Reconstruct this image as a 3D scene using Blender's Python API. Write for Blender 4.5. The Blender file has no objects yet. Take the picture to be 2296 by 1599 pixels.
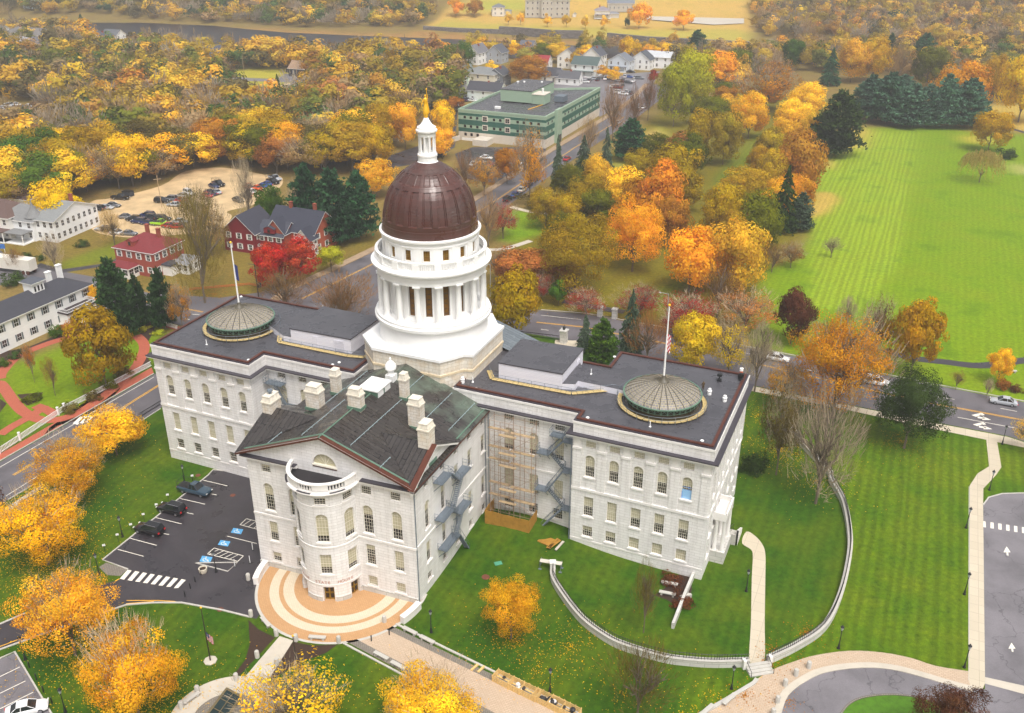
import bpy, math, random, colorsys
import numpy as np
from mathutils import Vector, Matrix
R=math.radians; PI=math.pi
# ------------------------------------------------------------------ camera, world, sun, exposure
sc=bpy.context.scene; COL=sc.collection
FPX=2149.0; TH=math.atan(1052.5/FPX); CAMH=88.0; GZ=-0.7
cd=bpy.data.cameras.new('camera'); cam=bpy.data.objects.new('camera',cd); COL.objects.link(cam)
cam.location=(0,0,CAMH); cam.rotation_euler=(PI/2-TH,0,0)
cd.sensor_width=36; cd.lens=FPX/2296*36; cd.clip_end=6000; cd.clip_start=1; sc.camera=cam
SUN_EL,SUN_AZ=R(62),R(158)      # azimuth clockwise from +Y
w=bpy.data.worlds.new('World'); sc.world=w; w.use_nodes=True
nt=w.node_tree; bg=nt.nodes['Background']
sky=nt.nodes.new('ShaderNodeTexSky'); sky.sky_type='NISHITA'; sky.sun_disc=False
sky.sun_elevation=SUN_EL; sky.sun_rotation=SUN_AZ; sky.dust_density=6; sky.air_density=1.0; sky.ozone_density=.6
hs=nt.nodes.new('ShaderNodeHueSaturation'); hs.inputs['Saturation'].default_value=.22
nt.links.new(sky.outputs[0],hs.inputs['Color']); nt.links.new(hs.outputs[0],bg.inputs[0]); bg.inputs[1].default_value=.15
sl=bpy.data.lights.new('sun','SUN'); sl.energy=1.5; sl.angle=R(25); sl.color=(1,.95,.88)
so=bpy.data.objects.new('sun',sl); COL.objects.link(so)
so.rotation_euler=(PI/2-SUN_EL,0,-SUN_AZ+PI)   # light travels from the sun's azimuth
sc.view_settings.view_transform='Standard'; sc.view_settings.look='None'; sc.view_settings.gamma=1; sc.view_settings.exposure=0.43
sc.cycles.max_bounces=5; sc.cycles.diffuse_bounces=3; sc.cycles.glossy_bounces=2; sc.cycles.transmission_bounces=3; sc.cycles.transparent_max_bounces=6
sc.cycles.volume_bounces=0
rnd=random.Random(7); nr=np.random.RandomState(5)
# ------------------------------------------------------------------ survey helpers (photo measured on a 2296 x 1599 grid)
cT,sT=math.cos(TH),math.sin(TH)
def ray(x,y):
    a=(x-1148)/FPX; b=(799.5-y)/FPX
    return (a, cT+b*sT, -sT+b*cT)
ANG=R(-23.3); CA,SA=math.cos(ANG),math.sin(ANG); OX,OY=27.2434,108.8606   # survey frame of the big building
def BW(u,v,z=0): return (OX+u*CA-v*SA, OY+u*SA+v*CA, z)
def UVW(x,y):
    dx,dy=x-OX,y-OY; return dx*CA+dy*SA, -dx*SA+dy*CA
def hfar(Y):
    t=np.maximum(0,Y-735.); return .17*t*np.clip(t/60,0,1)
def terr(x,y):
    x=np.asarray(x,float);y=np.asarray(y,float)
    dx,dy=x-OX,y-OY; u=dx*CA+dy*SA; v=-dx*SA+dy*CA
    h=GZ+2.1*np.exp(-(((u+28)/12)**2+((v-2)/9.5)**2))
    h=h+hfar(y)-1.3*np.exp(-((y-668)/34.)**2*2)
    return h
def gp(x,y,z=GZ):
    r=ray(x,y); t=(z-CAMH)/r[2]; return (r[0]*t,r[1]*t,z)
def gt(x,y):
    z=GZ
    for _ in range(12):
        p=gp(x,y,z); z=.5*z+.5*float(terr(p[0],p[1]))
    p=gp(x,y,z); return p
def px(p):
    dep=p[1]*cT-(p[2]-CAMH)*sT; up=p[1]*sT+(p[2]-CAMH)*cT
    return 1148+FPX*p[0]/dep, 799.5-FPX*up/dep, dep
def lin(r,g=None,b=None):
    if g is None: r,g,b=[int(r[i:i+2],16) for i in (0,2,4)]
    f=lambda c:(c/255/12.92 if c/255<=.04045 else ((c/255+.055)/1.055)**2.4)
    return (f(r),f(g),f(b),1)
# ------------------------------------------------------------------ tagging
def tag(o,label=None,cat=None,group=None,kind=None):
    if label: o['label']=label
    if cat: o['category']=cat
    if group: o['group']=group
    if kind: o['kind']=kind
    return o
def empty(name,loc,rz=0,label=None,cat=None,group=None):
    o=bpy.data.objects.new(name,None); COL.objects.link(o); o.location=loc; o.rotation_euler=(0,0,rz); o.empty_display_size=.5
    return tag(o,label,cat,group)
def kids(o): return [c for c in bpy.data.objects if c.parent==o]
KID={}
def reg(o,parent):
    o.parent=parent; KID.setdefault(parent.name,[]).append(o)
def copy_tree(o,parent=None):
    c=o.copy(); COL.objects.link(c)
    if parent is not None: reg(c,parent)
    for ch in list(KID.get(o.name,[])): copy_tree(ch,c)
    return c
# ------------------------------------------------------------------ materials
MATS={}
def newmat(name):
    m=bpy.data.materials.new(name); m.use_nodes=True; MATS[name]=m
    return m,m.node_tree,m.node_tree.nodes['Principled BSDF']
def N(nt,t,**k):
    n=nt.nodes.new(t)
    for a,b in k.items():
        if a in n.inputs: n.inputs[a].default_value=b
        else: setattr(n,a,b)
    return n
def ramp(nt,fac,stops):
    r=nt.nodes.new('ShaderNodeValToRGB'); e=r.color_ramp.elements
    while len(e)<len(stops): e.new(.5)
    for i,(p,c) in enumerate(stops): e[i].position=p; e[i].color=c
    nt.links.new(fac,r.inputs[0]); return r.outputs[0]
def mixc(nt,fac,a,b,mode='MIX'):
    m=nt.nodes.new('ShaderNodeMixRGB'); m.blend_type=mode
    for s,i in ((fac,0),(a,1),(b,2)):
        if isinstance(s,(int,float)): m.inputs[i].default_value=s
        elif isinstance(s,tuple): m.inputs[i].default_value=s
        else: nt.links.new(s,m.inputs[i])
    return m.outputs[0]
def simple(name,c,rough=.6,metal=0,var=.0,vs=1.5,dark=None,spec=None,emit=None):
    """one base colour with noise wear of its own"""
    if name in MATS: return MATS[name]
    m,nt,b=newmat(name)
    if isinstance(c,str): c=lin(c)
    b.inputs['Roughness'].default_value=rough; b.inputs['Metallic'].default_value=metal
    if spec is not None: b.inputs['Specular IOR Level'].default_value=spec
    if var:
        tc=N(nt,'ShaderNodeTexCoord'); n1=N(nt,'ShaderNodeTexNoise',Scale=vs,Detail=6.,Roughness=.65)
        nt.links.new(tc.outputs['Object'],n1.inputs['Vector'])
        lo=tuple(x*(1-var) for x in c[:3])+(1,) if dark is None else dark
        hi=tuple(min(1,x*(1+var*.6)) for x in c[:3])+(1,)
        nt.links.new(ramp(nt,n1.outputs[0],[(.25,lo),(.5,c),(.75,hi)]),b.inputs['Base Color'])
    else: b.inputs['Base Color'].default_value=c
    if emit: b.inputs['Emission Color'].default_value=c; b.inputs['Emission Strength'].default_value=emit
    return m
def uvmat(name,c1,c2,mortar,bw,bh,ms=.02,rough=.7,stain=.25,use='UV',off=.5,bump=0,spec=.5,metal=0,stainc=None,vs=.35):
    """coursed blocks, boards or seams laid out in metres on the surface's own UV map"""
    m,nt,b=newmat(name); tc=N(nt,'ShaderNodeTexCoord')
    br=N(nt,'ShaderNodeTexBrick',Scale=1.,**{'Mortar Size':ms,'Brick Width':bw,'Row Height':bh,'Bias':-.1})
    br.offset=off
    br.inputs['Color1'].default_value=c1; br.inputs['Color2'].default_value=c2; br.inputs['Mortar'].default_value=mortar
    nt.links.new(tc.outputs[use],br.inputs['Vector'])
    n=N(nt,'ShaderNodeTexNoise',Scale=vs,Detail=8.,Roughness=.7); nt.links.new(tc.outputs[use],n.inputs['Vector'])
    sc_=stainc or tuple(x*(1-stain) for x in c1[:3])+(1,)
    f=ramp(nt,n.outputs[0],[(.42,(0,0,0,1)),(.72,(1,1,1,1))])
    col=mixc(nt,f,br.outputs[0],mixc(nt,.75,br.outputs[0],sc_))
    if name in('granite','weathered_granite','chimney_granite'):   # rain streaks and block-to-block tone
        mp=N(nt,'ShaderNodeMapping'); mp.inputs['Scale'].default_value=(1.5,.12,1); nt.links.new(tc.outputs[use],mp.inputs[0]); ns=N(nt,'ShaderNodeTexNoise',Scale=1.,Detail=5.,Roughness=.7); nt.links.new(mp.outputs[0],ns.inputs[0])
        col=mixc(nt,1.,col,ramp(nt,ns.outputs[0],[(.3,(.86,.85,.84,1)),(.55,(1,1,1,1))]),'MULTIPLY')
    nt.links.new(col,b.inputs['Base Color']); b.inputs['Roughness'].default_value=rough
    b.inputs['Specular IOR Level'].default_value=spec; b.inputs['Metallic'].default_value=metal
    return m
def objcol(name,rough=.5,metal=0,coat=0,spec=.5):
    m,nt,b=newmat(name); oi=N(nt,'ShaderNodeObjectInfo'); nt.links.new(oi.outputs['Color'],b.inputs['Base Color'])
    b.inputs['Roughness'].default_value=rough; b.inputs['Metallic'].default_value=metal; b.inputs['Coat Weight'].default_value=coat
    b.inputs['Specular IOR Level'].default_value=spec
    return m
# granite and paint
STONE=uvmat('granite',lin(238,235,233),lin(226,223,220),lin(196,191,187),1.5,.46,.022,rough=.75,stain=.2,vs=.2)
STONEW=uvmat('weathered_granite',lin(232,226,214),lin(222,214,200),lin(186,174,154),1.3,.55,.025,rough=.8,stainc=lin(206,182,146),vs=.5)
TRIM=simple('granite_trim',lin(230,226,222),.7,var=.08,vs=.8)
BASEST=uvmat('granite_base',lin(205,202,196),lin(190,187,181),lin(150,147,140),1.8,.7,.03,rough=.8,stain=.3)
WHITE=simple('white_paint',lin(241,240,238),.45,var=.06,vs=.45)
FRAMEW=simple('cream_frame',lin(232,226,210),.5)
GLASS=simple('dark_glass',(.018,.012,.011,1),.08,spec=.6)
BLIND=simple('window_blind',lin(188,180,150),.8,var=.08,vs=3)
BLINDD=simple('window_blind_grey',lin(160,158,150),.8,var=.1,vs=3)
FLASH=simple('dark_flashing',lin(58,54,62),.35,var=.25,vs=1.2)
BROWN=simple('brown_copper',lin(96,52,38),.4,var=.35,vs=1.2,metal=.3)
BLUEP=simple('blue_film',lin(150,195,235),.4)
BLUET=simple('blue_tape',lin(40,120,210),.4)
def mk_membrane():
    m,nt,b=newmat('roof_membrane'); tc=N(nt,'ShaderNodeTexCoord')
    n=N(nt,'ShaderNodeTexNoise',Scale=.35,Detail=6.,Roughness=.6); nt.links.new(tc.outputs['Object'],n.inputs[0])
    n2=N(nt,'ShaderNodeTexNoise',Scale=6.,Detail=3.); nt.links.new(tc.outputs['Object'],n2.inputs[0])
    c=ramp(nt,n.outputs[0],[(.2,lin(64,63,68)),(.5,lin(78,77,82)),(.8,lin(90,89,94))])
    br=N(nt,'ShaderNodeTexBrick',Scale=1.,**{'Mortar Size':.035,'Brick Width':9.,'Row Height':1.9}); br.inputs['Color1'].default_value=(1,1,1,1); br.inputs['Color2'].default_value=(.93,.93,.93,1); br.inputs['Mortar'].default_value=(.72,.72,.74,1)
    mp=N(nt,'ShaderNodeMapping'); mp.inputs['Rotation'].default_value=(0,0,-ANG); nt.links.new(tc.outputs['Object'],mp.inputs[0]); nt.links.new(mp.outputs[0],br.inputs[0])
    c=mixc(nt,1.,c,br.outputs[0],'MULTIPLY'); c=mixc(nt,.18,c,n2.outputs[0],'OVERLAY')
    nt.links.new(c,b.inputs['Base Color'])
    nt.links.new(ramp(nt,n.outputs[0],[(.38,(.16,.16,.16,1)),(.6,(.5,.5,.5,1))]),b.inputs['Roughness'])
    return m
MEMB=mk_membrane()
def mk_seam(name,cA,cB,cC,pitch,rot,rough=(.12,.42),patina=None,grad=False,ms=.035):
    """standing-seam metal sheet: seams run along UV y"""
    m,nt,b=newmat(name); tc=N(nt,'ShaderNodeTexCoord')
    br=N(nt,'ShaderNodeTexBrick',Scale=1.,**{'Mortar Size':ms,'Brick Width':7.5,'Row Height':pitch,'Bias':0.}); br.offset=.37
    mp=N(nt,'ShaderNodeMapping'); mp.inputs['Rotation'].default_value=(0,0,rot); nt.links.new(tc.outputs['UV'],mp.inputs[0]); nt.links.new(mp.outputs[0],br.inputs[0])
    br.inputs['Color1'].default_value=cA; br.inputs['Color2'].default_value=cB; br.inputs['Mortar'].default_value=cC
    n=N(nt,'ShaderNodeTexNoise',Scale=.22,Detail=7.,Roughness=.62); nt.links.new(tc.outputs['Object'],n.inputs[0])
    c=br.outputs[0]
    if grad:
        sp=N(nt,'ShaderNodeSeparateXYZ'); nt.links.new(tc.outputs['UV'],sp.inputs[0]); mr=N(nt,'ShaderNodeMapRange'); mr.inputs['From Min'].default_value=-16; mr.inputs['From Max'].default_value=2; nt.links.new(sp.outputs[1],mr.inputs['Value'])
        ad=nt.nodes.new('ShaderNodeMath'); ad.operation='MULTIPLY_ADD'; ad.inputs[1].default_value=.3; nt.links.new(mr.outputs[0],ad.inputs[0]); nt.links.new(n.outputs[0],ad.inputs[2])
        c=mixc(nt,ramp(nt,ad.outputs[0],[(.66,(0,0,0,1)),(.86,(.8,.8,.8,1))]),c,patina)
    elif patina: c=mixc(nt,ramp(nt,n.outputs[0],[(.47,(0,0,0,1)),(.62,(.6,.6,.6,1))]),c,patina)
    nt.links.new(c,b.inputs['Base Color'])
    n2=N(nt,'ShaderNodeTexNoise',Scale=.5,Detail=4.); nt.links.new(tc.outputs['Object'],n2.inputs[0])
    nt.links.new(ramp(nt,n2.outputs[0],[(.4,(rough[0],)*3+(1,)),(.6,(rough[1],)*3+(1,))]),b.inputs['Roughness'])
    b.inputs['Specular IOR Level'].default_value=.6
    bp=N(nt,'ShaderNodeBump',Strength=.5,Distance=.05); nt.links.new(br.outputs['Fac'],bp.inputs['Height']); nt.links.new(bp.outputs[0],b.inputs['Normal'])
    return m
COPPER=mk_seam('seamed_copper_roof',lin(62,57,54),lin(54,49,47),lin(14,12,12),.7,0,patina=lin(96,110,96),grad=True,ms=.06)
DCOP=mk_seam('dome_copper',lin(86,50,43),lin(76,46,40),lin(62,38,34),.55,0,rough=(.25,.42),patina=lin(78,62,58),ms=.02)
VERD=simple('verdigris_copper',lin(92,122,104),.5,var=.3,vs=1.5)
IRON=simple('black_iron',lin(30,31,33),.45,var=.1)
STEELB=simple('galvanised_steel',lin(112,122,132),.5,metal=.2,var=.15,vs=3)
GOLD=simple('gold_leaf',lin(255,196,48),.3,metal=.35)
WOODP=simple('plywood',lin(168,122,44),.7,var=.35,vs=1.2)
WOODL=simple('pale_timber',lin(222,186,120),.7,var=.2,vs=2)
BRONZE=simple('brass_door',lin(150,118,30),.4,metal=.3,var=.2,vs=2)
AMBER=simple('amber_lit_pane',lin(120,82,30),.2,var=.5,vs=1.5)  # drum and attic panes: amber window light painted into the base colour
# ------------------------------------------------------------------ mesh builder
class MB:
    def __init__(s): s.v=[];s.f=[];s.m=[];s.uv=[];s.sm=[]
    def face(s,pts,mi=0,uv=None,smooth=False):
        i=len(s.v); s.v+= [tuple(p) for p in pts]; s.f.append(tuple(range(i,i+len(pts)))); s.m.append(mi); s.uv.append(uv); s.sm.append(smooth)
    def box(s,c,d,mi=0,rz=0,uvs=True):
        """c = centre of the base, d = size"""
        x,y,z=d[0]/2,d[1]/2,d[2]; C_,S_=math.cos(rz),math.sin(rz)
        P=lambda a,b,h:(c[0]+a*x*C_-b*y*S_, c[1]+a*x*S_+b*y*C_, c[2]+h*z)
        q=[P(-1,-1,0),P(1,-1,0),P(1,1,0),P(-1,1,0),P(-1,-1,1),P(1,-1,1),P(1,1,1),P(-1,1,1)]
        for a,w_,h_ in (((0,1,5,4),d[0],d[2]),((1,2,6,5),d[1],d[2]),((2,3,7,6),d[0],d[2]),((3,0,4,7),d[1],d[2]),((4,5,6,7),d[0],d[1]),((3,2,1,0),d[0],d[1])):
            s.face([q[i] for i in a],mi,[(0,0),(w_,0),(w_,h_),(0,h_)])
    def prism(s,poly,z0,z1,mi=0,top=None,bottom=True,f=lambda x,y,z:(x,y,z)):
        n=len(poly); L=0
        for i in range(n):
            a,b=poly[i],poly[(i+1)%n]; l=math.dist(a,b)
            s.face([f(a[0],a[1],z0),f(b[0],b[1],z0),f(b[0],b[1],z1),f(a[0],a[1],z1)],mi,[(L,z0),(L+l,z0),(L+l,z1),(L,z1)]); L+=l
        s.face([f(a[0],a[1],z1) for a in poly],mi if top is None else top,[(a[0],a[1]) for a in poly])
        if bottom: s.face([f(a[0],a[1],z0) for a in reversed(poly)],mi,[(a[0],a[1]) for a in reversed(poly)])
    def tube(s,a,b,r0,r1=None,n=6,mi=0,cap=True,smooth=True):
        r1=r0 if r1 is None else r1; a=Vector(a);b=Vector(b);d=b-a
        if d.length<1e-6: return
        d.normalize(); t=Vector((0,0,1)) if abs(d.z)<.9 else Vector((1,0,0)); x=d.cross(t).normalized(); y=d.cross(x)
        A=[a+(x*math.cos(2*PI*i/n)+y*math.sin(2*PI*i/n))*r0 for i in range(n)]; B=[b+(x*math.cos(2*PI*i/n)+y*math.sin(2*PI*i/n))*r1 for i in range(n)]
        for i in range(n): j=(i+1)%n; s.face([A[j],A[i],B[i],B[j]],mi,None,smooth)
        if cap: s.face(list(reversed(B)),mi) ; s.face(A,mi)
    def lathe(s,c,prof,n=24,mi=0,smooth=True,a0=0,a1=2*PI,uvr=None):
        """prof: list of (r,z) from the bottom up"""
        full=abs(a1-a0-2*PI)<1e-6; k=n if full else n
        for i in range(k):
            t0=a0+(a1-a0)*i/n; t1=a0+(a1-a0)*(i+1)/n
            L=0
            for (r0,z0),(r1,z1) in zip(prof,prof[1:]):
                l=math.hypot(r1-r0,z1-z0); R_=uvr or max(r0,r1)
                q=[(c[0]+r0*math.cos(t0),c[1]+r0*math.sin(t0),c[2]+z0),(c[0]+r0*math.cos(t1),c[1]+r0*math.sin(t1),c[2]+z0),
                   (c[0]+r1*math.cos(t1),c[1]+r1*math.sin(t1),c[2]+z1),(c[0]+r1*math.cos(t0),c[1]+r1*math.sin(t0),c[2]+z1)]
                u=[(t0*R_,L),(t1*R_,L),(t1*R_,L+l),(t0*R_,L+l)]
                if r0<1e-4: q=q[1:];u=u[1:]
                elif r1<1e-4: q=q[:3];u=u[:3]
                s.face(q,mi,u,smooth); L+=l
    def ball(s,c,r,n=10,mi=0,sz=1):
        s.lathe(c,[(r*math.cos(t),r*sz*math.sin(t)) for t in [(-PI/2+PI*i/n) for i in range(n+1)]],n+2,mi)
    def build(s,name,mats,parent=None,loc=None,rz=0,org=(0,0,0),merge=False):
        me=bpy.data.meshes.new(name)
        v=np.array(s.v,dtype=float).reshape(-1,3)-np.array(org,float)
        me.from_pydata(v.tolist(),[],s.f)
        if not isinstance(mats,(list,tuple)): mats=[mats]
        for m in mats: me.materials.append(m)
        me.polygons.foreach_set('material_index',[min(i,len(mats)-1) for i in s.m])
        me.polygons.foreach_set('use_smooth',s.sm)
        if any(u is not None for u in s.uv):
            ul=me.uv_layers.new(name='UVMap'); flat=[]
            for f,u in zip(s.f,s.uv):
                for k in range(len(f)): flat+= (u[k] if u is not None else (0,0))
            ul.data.foreach_set('uv',flat)
        if merge or any(s.sm):
            import bmesh
            bm=bmesh.new(); bm.from_mesh(me); bmesh.ops.remove_doubles(bm,verts=bm.verts,dist=.0004); bm.to_mesh(me); bm.free()
            try: me.set_sharp_from_angle(angle=R(38))
            except Exception: pass
        me.update(); o=bpy.data.objects.new(name,me); COL.objects.link(o)
        if parent is not None: reg(o,parent)
        if loc is not None: o.location=loc
        o.rotation_euler=(0,0,rz)
        return o
def catmull(pts,n=6,closed=False):
    P=[np.array(p,float) for p in pts]; out=[]
    K=len(P)
    for i in range(K if closed else K-1):
        if closed: a,b,c,d=P[(i-1)%K],P[i],P[(i+1)%K],P[(i+2)%K]
        else: a,b,c,d=P[max(i-1,0)],P[i],P[i+1],P[min(i+2,K-1)]
        for j in range(n):
            t=j/n; out.append(tuple(.5*((2*b)+(-a+c)*t+(2*a-5*b+4*c-d)*t*t+(-a+3*b-3*c+d)*t**3)))
    if not closed: out.append(tuple(P[-1]))
    return out
def offs(line,w_):
    """offset a world polyline sideways by w_"""
    L=[np.array(p[:2],float) for p in line]; out=[]
    for i in range(len(L)):
        a=L[max(i-1,0)]; b=L[min(i+1,len(L)-1)]; d=b-a; d/= (np.linalg.norm(d)+1e-9); out.append(tuple(L[i]+np.array((-d[1],d[0]))*w_))
    return out
def sheet(name,poly,mat,lvl,label=None,cat=None,kind='structure',world=False,drape=False):
    """flat sheet laid on the level ground, lvl*6 mm up; poly in survey pixels"""
    P=[p[:2] for p in poly] if world else [(gt if drape else gp)(*p)[:2] for p in poly]
    z=GZ+.012+lvl*.006; mb=MB(); mb.face([(x,y,z if not drape else float(terr(x,y))+.5) for x,y in P],0,[UVW(x,y) for x,y in P])
    c=np.mean(P,axis=0); me=mb.build(name,mat,None,loc=(c[0],c[1],0),org=(c[0],c[1],0))
    if me.data.polygons[0].normal.z<0: me.data.flip_normals()
    tag(me,label,cat,None,kind); return me
def ribbon(mb,line,w0,w1,z0,z1,mi=0,closed=False):
    """solid band between two offsets of a world polyline"""
    A=offs(line,w0);B=offs(line,w1);L=0
    for i in range(len(A)-1):
        a,b,c,d=A[i],A[i+1],B[i+1],B[i]; l=math.dist(a,b)
        mb.face([(*a,z1),(*b,z1),(*c,z1),(*d,z1)],mi,[(L,0),(L+l,0),(L+l,abs(w1-w0)),(L,abs(w1-w0))])
        if z1-z0>.02:
            mb.face([(*b,z0),(*a,z0),(*a,z1),(*b,z1)],mi,[(L+l,z0),(L,z0),(L,z1),(L+l,z1)])
            mb.face([(*d,z0),(*c,z0),(*c,z1),(*d,z1)],mi,[(L,z0),(L+l,z0),(L+l,z1),(L,z1)])
        L+=l
    if z1-z0>.02:
        for i in (0,-1): mb.face([(*A[i],z0),(*B[i],z0),(*B[i],z1),(*A[i],z1)],mi,[(0,0),(1,0),(1,1),(0,1)])
def lineW(pts,smooth=0): 
    L=[gp(*p)[:2] for p in pts]
    return catmull(L,smooth) if smooth else L
# ------------------------------------------------------------------ terrain sheet with soft ground zones
def axis(segs):
    out=[segs[0][0]]
    for a,b,st in segs:
        n=max(1,int(round((b-a)/st))); out+= [a+(b-a)*(i+1)/n for i in range(n)]
    return np.array(out)
xs=axis([(-2400,-900,250),(-900,-300,30),(-300,-120,5),(-120,130,1.6),(130,300,4),(300,900,20),(900,2400,250)])
ys=axis([(-300,60,60),(60,330,1.6),(330,560,4),(560,960,9),(960,2600,120)])
XX,YY=np.meshgrid(xs,ys); ZZ=terr(XX,YY)
VX,VY=XX.ravel(),YY.ravel()
DEP=VY*cT-(ZZ.ravel()-CAMH)*sT; UPP=VY*sT+(ZZ.ravel()-CAMH)*cT
def inpoly(X,Y,poly):
    r=np.zeros(len(X),bool); n=len(poly)
    for i in range(n):
        (x0,y0),(x1,y1)=poly[i],poly[(i+1)%n]
        if y0==y1: continue
        c=((y0>Y)!=(y1>Y))&(X<(x1-x0)*(Y-y0)/(y1-y0)+x0); r^=c
    return r
zc=np.zeros((len(VX),3)); mow=np.zeros(len(VX))
FLOOR=lin(126,104,62)[:3]; zc[:]=FLOOR
def blurw(mask,rad): return mask
def zone(poly,c,m=0,flat=False):
    P=[gt(*p)[:2] for p in poly]
    k=inpoly(VX,VY,P); zc[k]=lin(*c)[:3]; mow[k]=m
near=[(-3000,2400),(-200,1280),(-60,900),(330,760),(600,700),(820,610),(1100,700),(1700,830),(2700,1030),(4000,2400)]
LAWN=(52,84,9)
zone(near,LAWN,.22)
zone([(1690,900),(2000,990),(2230,960),(2420,1000),(2420,1700),(1600,1700),(1500,1560),(1700,1480),(1880,1330),(1900,1200),(1860,1080),(1760,980)],(74,102,8),.42)
zone([(0,830),(330,700),(360,730),(350,810),(0,1010)],(104,128,10),.1)
zone([(-10,505),(100,480),(480,530),(600,560),(850,520),(850,690),(560,690),(380,660),(240,620),(0,590)],(118,98,46),0)
zone([(130,590),(270,540),(300,570),(130,612)],(104,112,26),0)
# leaf-strewn ground beneath the avenue and beside Capitol street
zone([(1100,690),(1150,600),(1180,470),(1300,400),(1480,250),(1640,200),(1800,220),(1900,230),(1830,500),(1720,600),(1700,700),(1500,720)],(112,100,24),0)
zone([(1490,640),(1560,600),(1600,520),(1600,400),(1690,300),(1720,300),(1640,470),(1650,520),(1500,690),(1370,690)],(98,108,20),.2)
zone([(1150,470),(1220,480),(1225,520),(1160,545),(1120,540)],(110,140,20),0)
zone([(1300,430),(1400,350),(1480,280),(1500,300),(1330,450)],(150,145,60),0)
zone([(1380,330),(1470,290),(1500,310),(1420,360)],(190,160,90),0)
# park lawn
park=[(1700,640),(1720,600),(1790,580),(1830,490),(1815,440),(1830,380),(1850,320),(1930,285),(2180,280),(2230,300),(2400,300),(2500,500),(2600,900),(2297,860),(2110,822),(1995,790),(1850,730),(1700,690)]
zone(park,(108,136,8),.14)
zone([(1820,640),(1815,440),(1850,320),(1930,290),(2058,298),(2010,600),(1930,700),(1800,690)],(128,150,34),.45)
for q in ([(1818,432),(1860,430),(1880,450),(1850,480),(1815,490)],[(1822,355),(1865,358),(1870,372),(1825,378)],[(1900,285),(1950,290),(1935,325),(1905,335),(1840,350),(1850,330)],[(2130,245),(2300,230),(2400,300),(2240,290),(2200,300),(2160,290)]):
    zone(q,(186,156,78),.2)
zone([(2160,305),(2220,300),(2230,320),(2170,325)],(180,160,60),.3)
zone([(2262,372),(2300,370),(2320,392),(2290,390)],(196,176,130),0)
zone([(1690,690),(1830,735),(2000,800),(2250,850),(2400,880),(2400,950),(2080,880),(1900,830),(1680,775)],(112,138,12),0)
# woods floors, river meadow, far lawn with the stone museum
zone([(480,165),(560,150),(720,150),(700,200),(620,250),(570,240),(470,200)],(168,158,56),0)
zone([(560,205),(690,190),(680,235),(560,262)],(150,140,50),0)
zone([(950,62),(1000,20),(1100,-20),(1680,-20),(1690,55),(1680,100),(1300,84),(1120,72)],(196,158,84),0)
zone([(1000,45),(1130,55),(1300,62),(1680,68),(1680,92),(1300,80),(1100,72),(960,62)],(176,160,72),0)
zone([(1020,20),(1120,5),(1180,5),(1180,25),(1060,22)],(150,160,60),0)
zone([(480,62),(800,75),(960,72),(1300,92),(1300,102),(900,92),(480,70)],(160,118,72),0)
# soften the zone edges on the regular part of the grid
ZG=zc.reshape(len(ys),len(xs),3)
for _ in range(2):
    ZG[1:-1,1:-1]=(ZG[1:-1,1:-1]*2+ZG[:-2,1:-1]+ZG[2:,1:-1]+ZG[1:-1,:-2]+ZG[1:-1,2:])/6
def mk_ground():
    m,nt,b=newmat('grass_ground'); tc=N(nt,'ShaderNodeTexCoord')
    a=N(nt,'ShaderNodeAttribute',attribute_name='zone'); am=N(nt,'ShaderNodeAttribute',attribute_name='mow')
    n1=N(nt,'ShaderNodeTexNoise',Scale=.09,Detail=8.,Roughness=.65); nt.links.new(tc.outputs['Object'],n1.inputs[0])
    n2=N(nt,'ShaderNodeTexNoise',Scale=1.3,Detail=6.,Roughness=.7); nt.links.new(tc.outputs['Object'],n2.inputs[0])
    n3=N(nt,'ShaderNodeTexNoise',Scale=9.,Detail=3.,Roughness=.8); nt.links.new(tc.outputs['Object'],n3.inputs[0])
    c=a.outputs['Color']
    c=mixc(nt,ramp(nt,n1.outputs[0],[(.42,(0,0,0,1)),(.7,(.3,.3,.3,1))]),c,lin(130,130,24))
    c=mixc(nt,ramp(nt,n1.outputs[0],[(.3,(.35,.35,.35,1)),(.45,(0,0,0,1))]),c,lin(34,78,14))
    c=mixc(nt,.75,c,ramp(nt,n2.outputs[0],[(.25,(.22,.25,.2,1)),(.75,(.78,.75,.7,1))]),'OVERLAY')
    c=mixc(nt,.45,c,ramp(nt,n3.outputs[0],[(.25,(.15,.18,.15,1)),(.75,(.85,.82,.8,1))]),'OVERLAY')
    mp0=N(nt,'ShaderNodeMapping'); mp0.inputs['Rotation'].default_value=(0,0,-ANG); nt.links.new(tc.outputs['Object'],mp0.inputs[0])
    mp=N(nt,'ShaderNodeMapping'); mp.inputs['Scale'].default_value=(1,.07,1); nt.links.new(mp0.outputs[0],mp.inputs[0])
    wv=N(nt,'ShaderNodeTexWave',Scale=.2,Distortion=4.,Detail=4.); wv.inputs['Detail Scale'].default_value=2.; nt.links.new(mp.outputs[0],wv.inputs[0])
    nn=N(nt,'ShaderNodeTexNoise',Scale=.8,Detail=4.); nt.links.new(mp.outputs[0],nn.inputs[0])
    st=mixc(nt,.5,wv.outputs[0],nn.outputs[0])
    st=ramp(nt,st,[(.3,(.3,.3,.3,1)),(.7,(.7,.72,.68,1))])
    mm=nt.nodes.new('ShaderNodeMath'); mm.operation='MULTIPLY'; mm.inputs[1].default_value=.75; nt.links.new(am.outputs['Fac'],mm.inputs[0])
    c=mixc(nt,mm.outputs[0],c,st,'OVERLAY')
    nt.links.new(c,b.inputs['Base Color']); b.inputs['Roughness'].default_value=.95; b.inputs['Specular IOR Level'].default_value=.15
    return m
me=bpy.data.meshes.new('terrain'); nx,ny=len(xs),len(ys)
me.vertices.add(nx*ny); me.vertices.foreach_set('co',np.stack([VX,VY,ZZ.ravel()],1).ravel())
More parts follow.
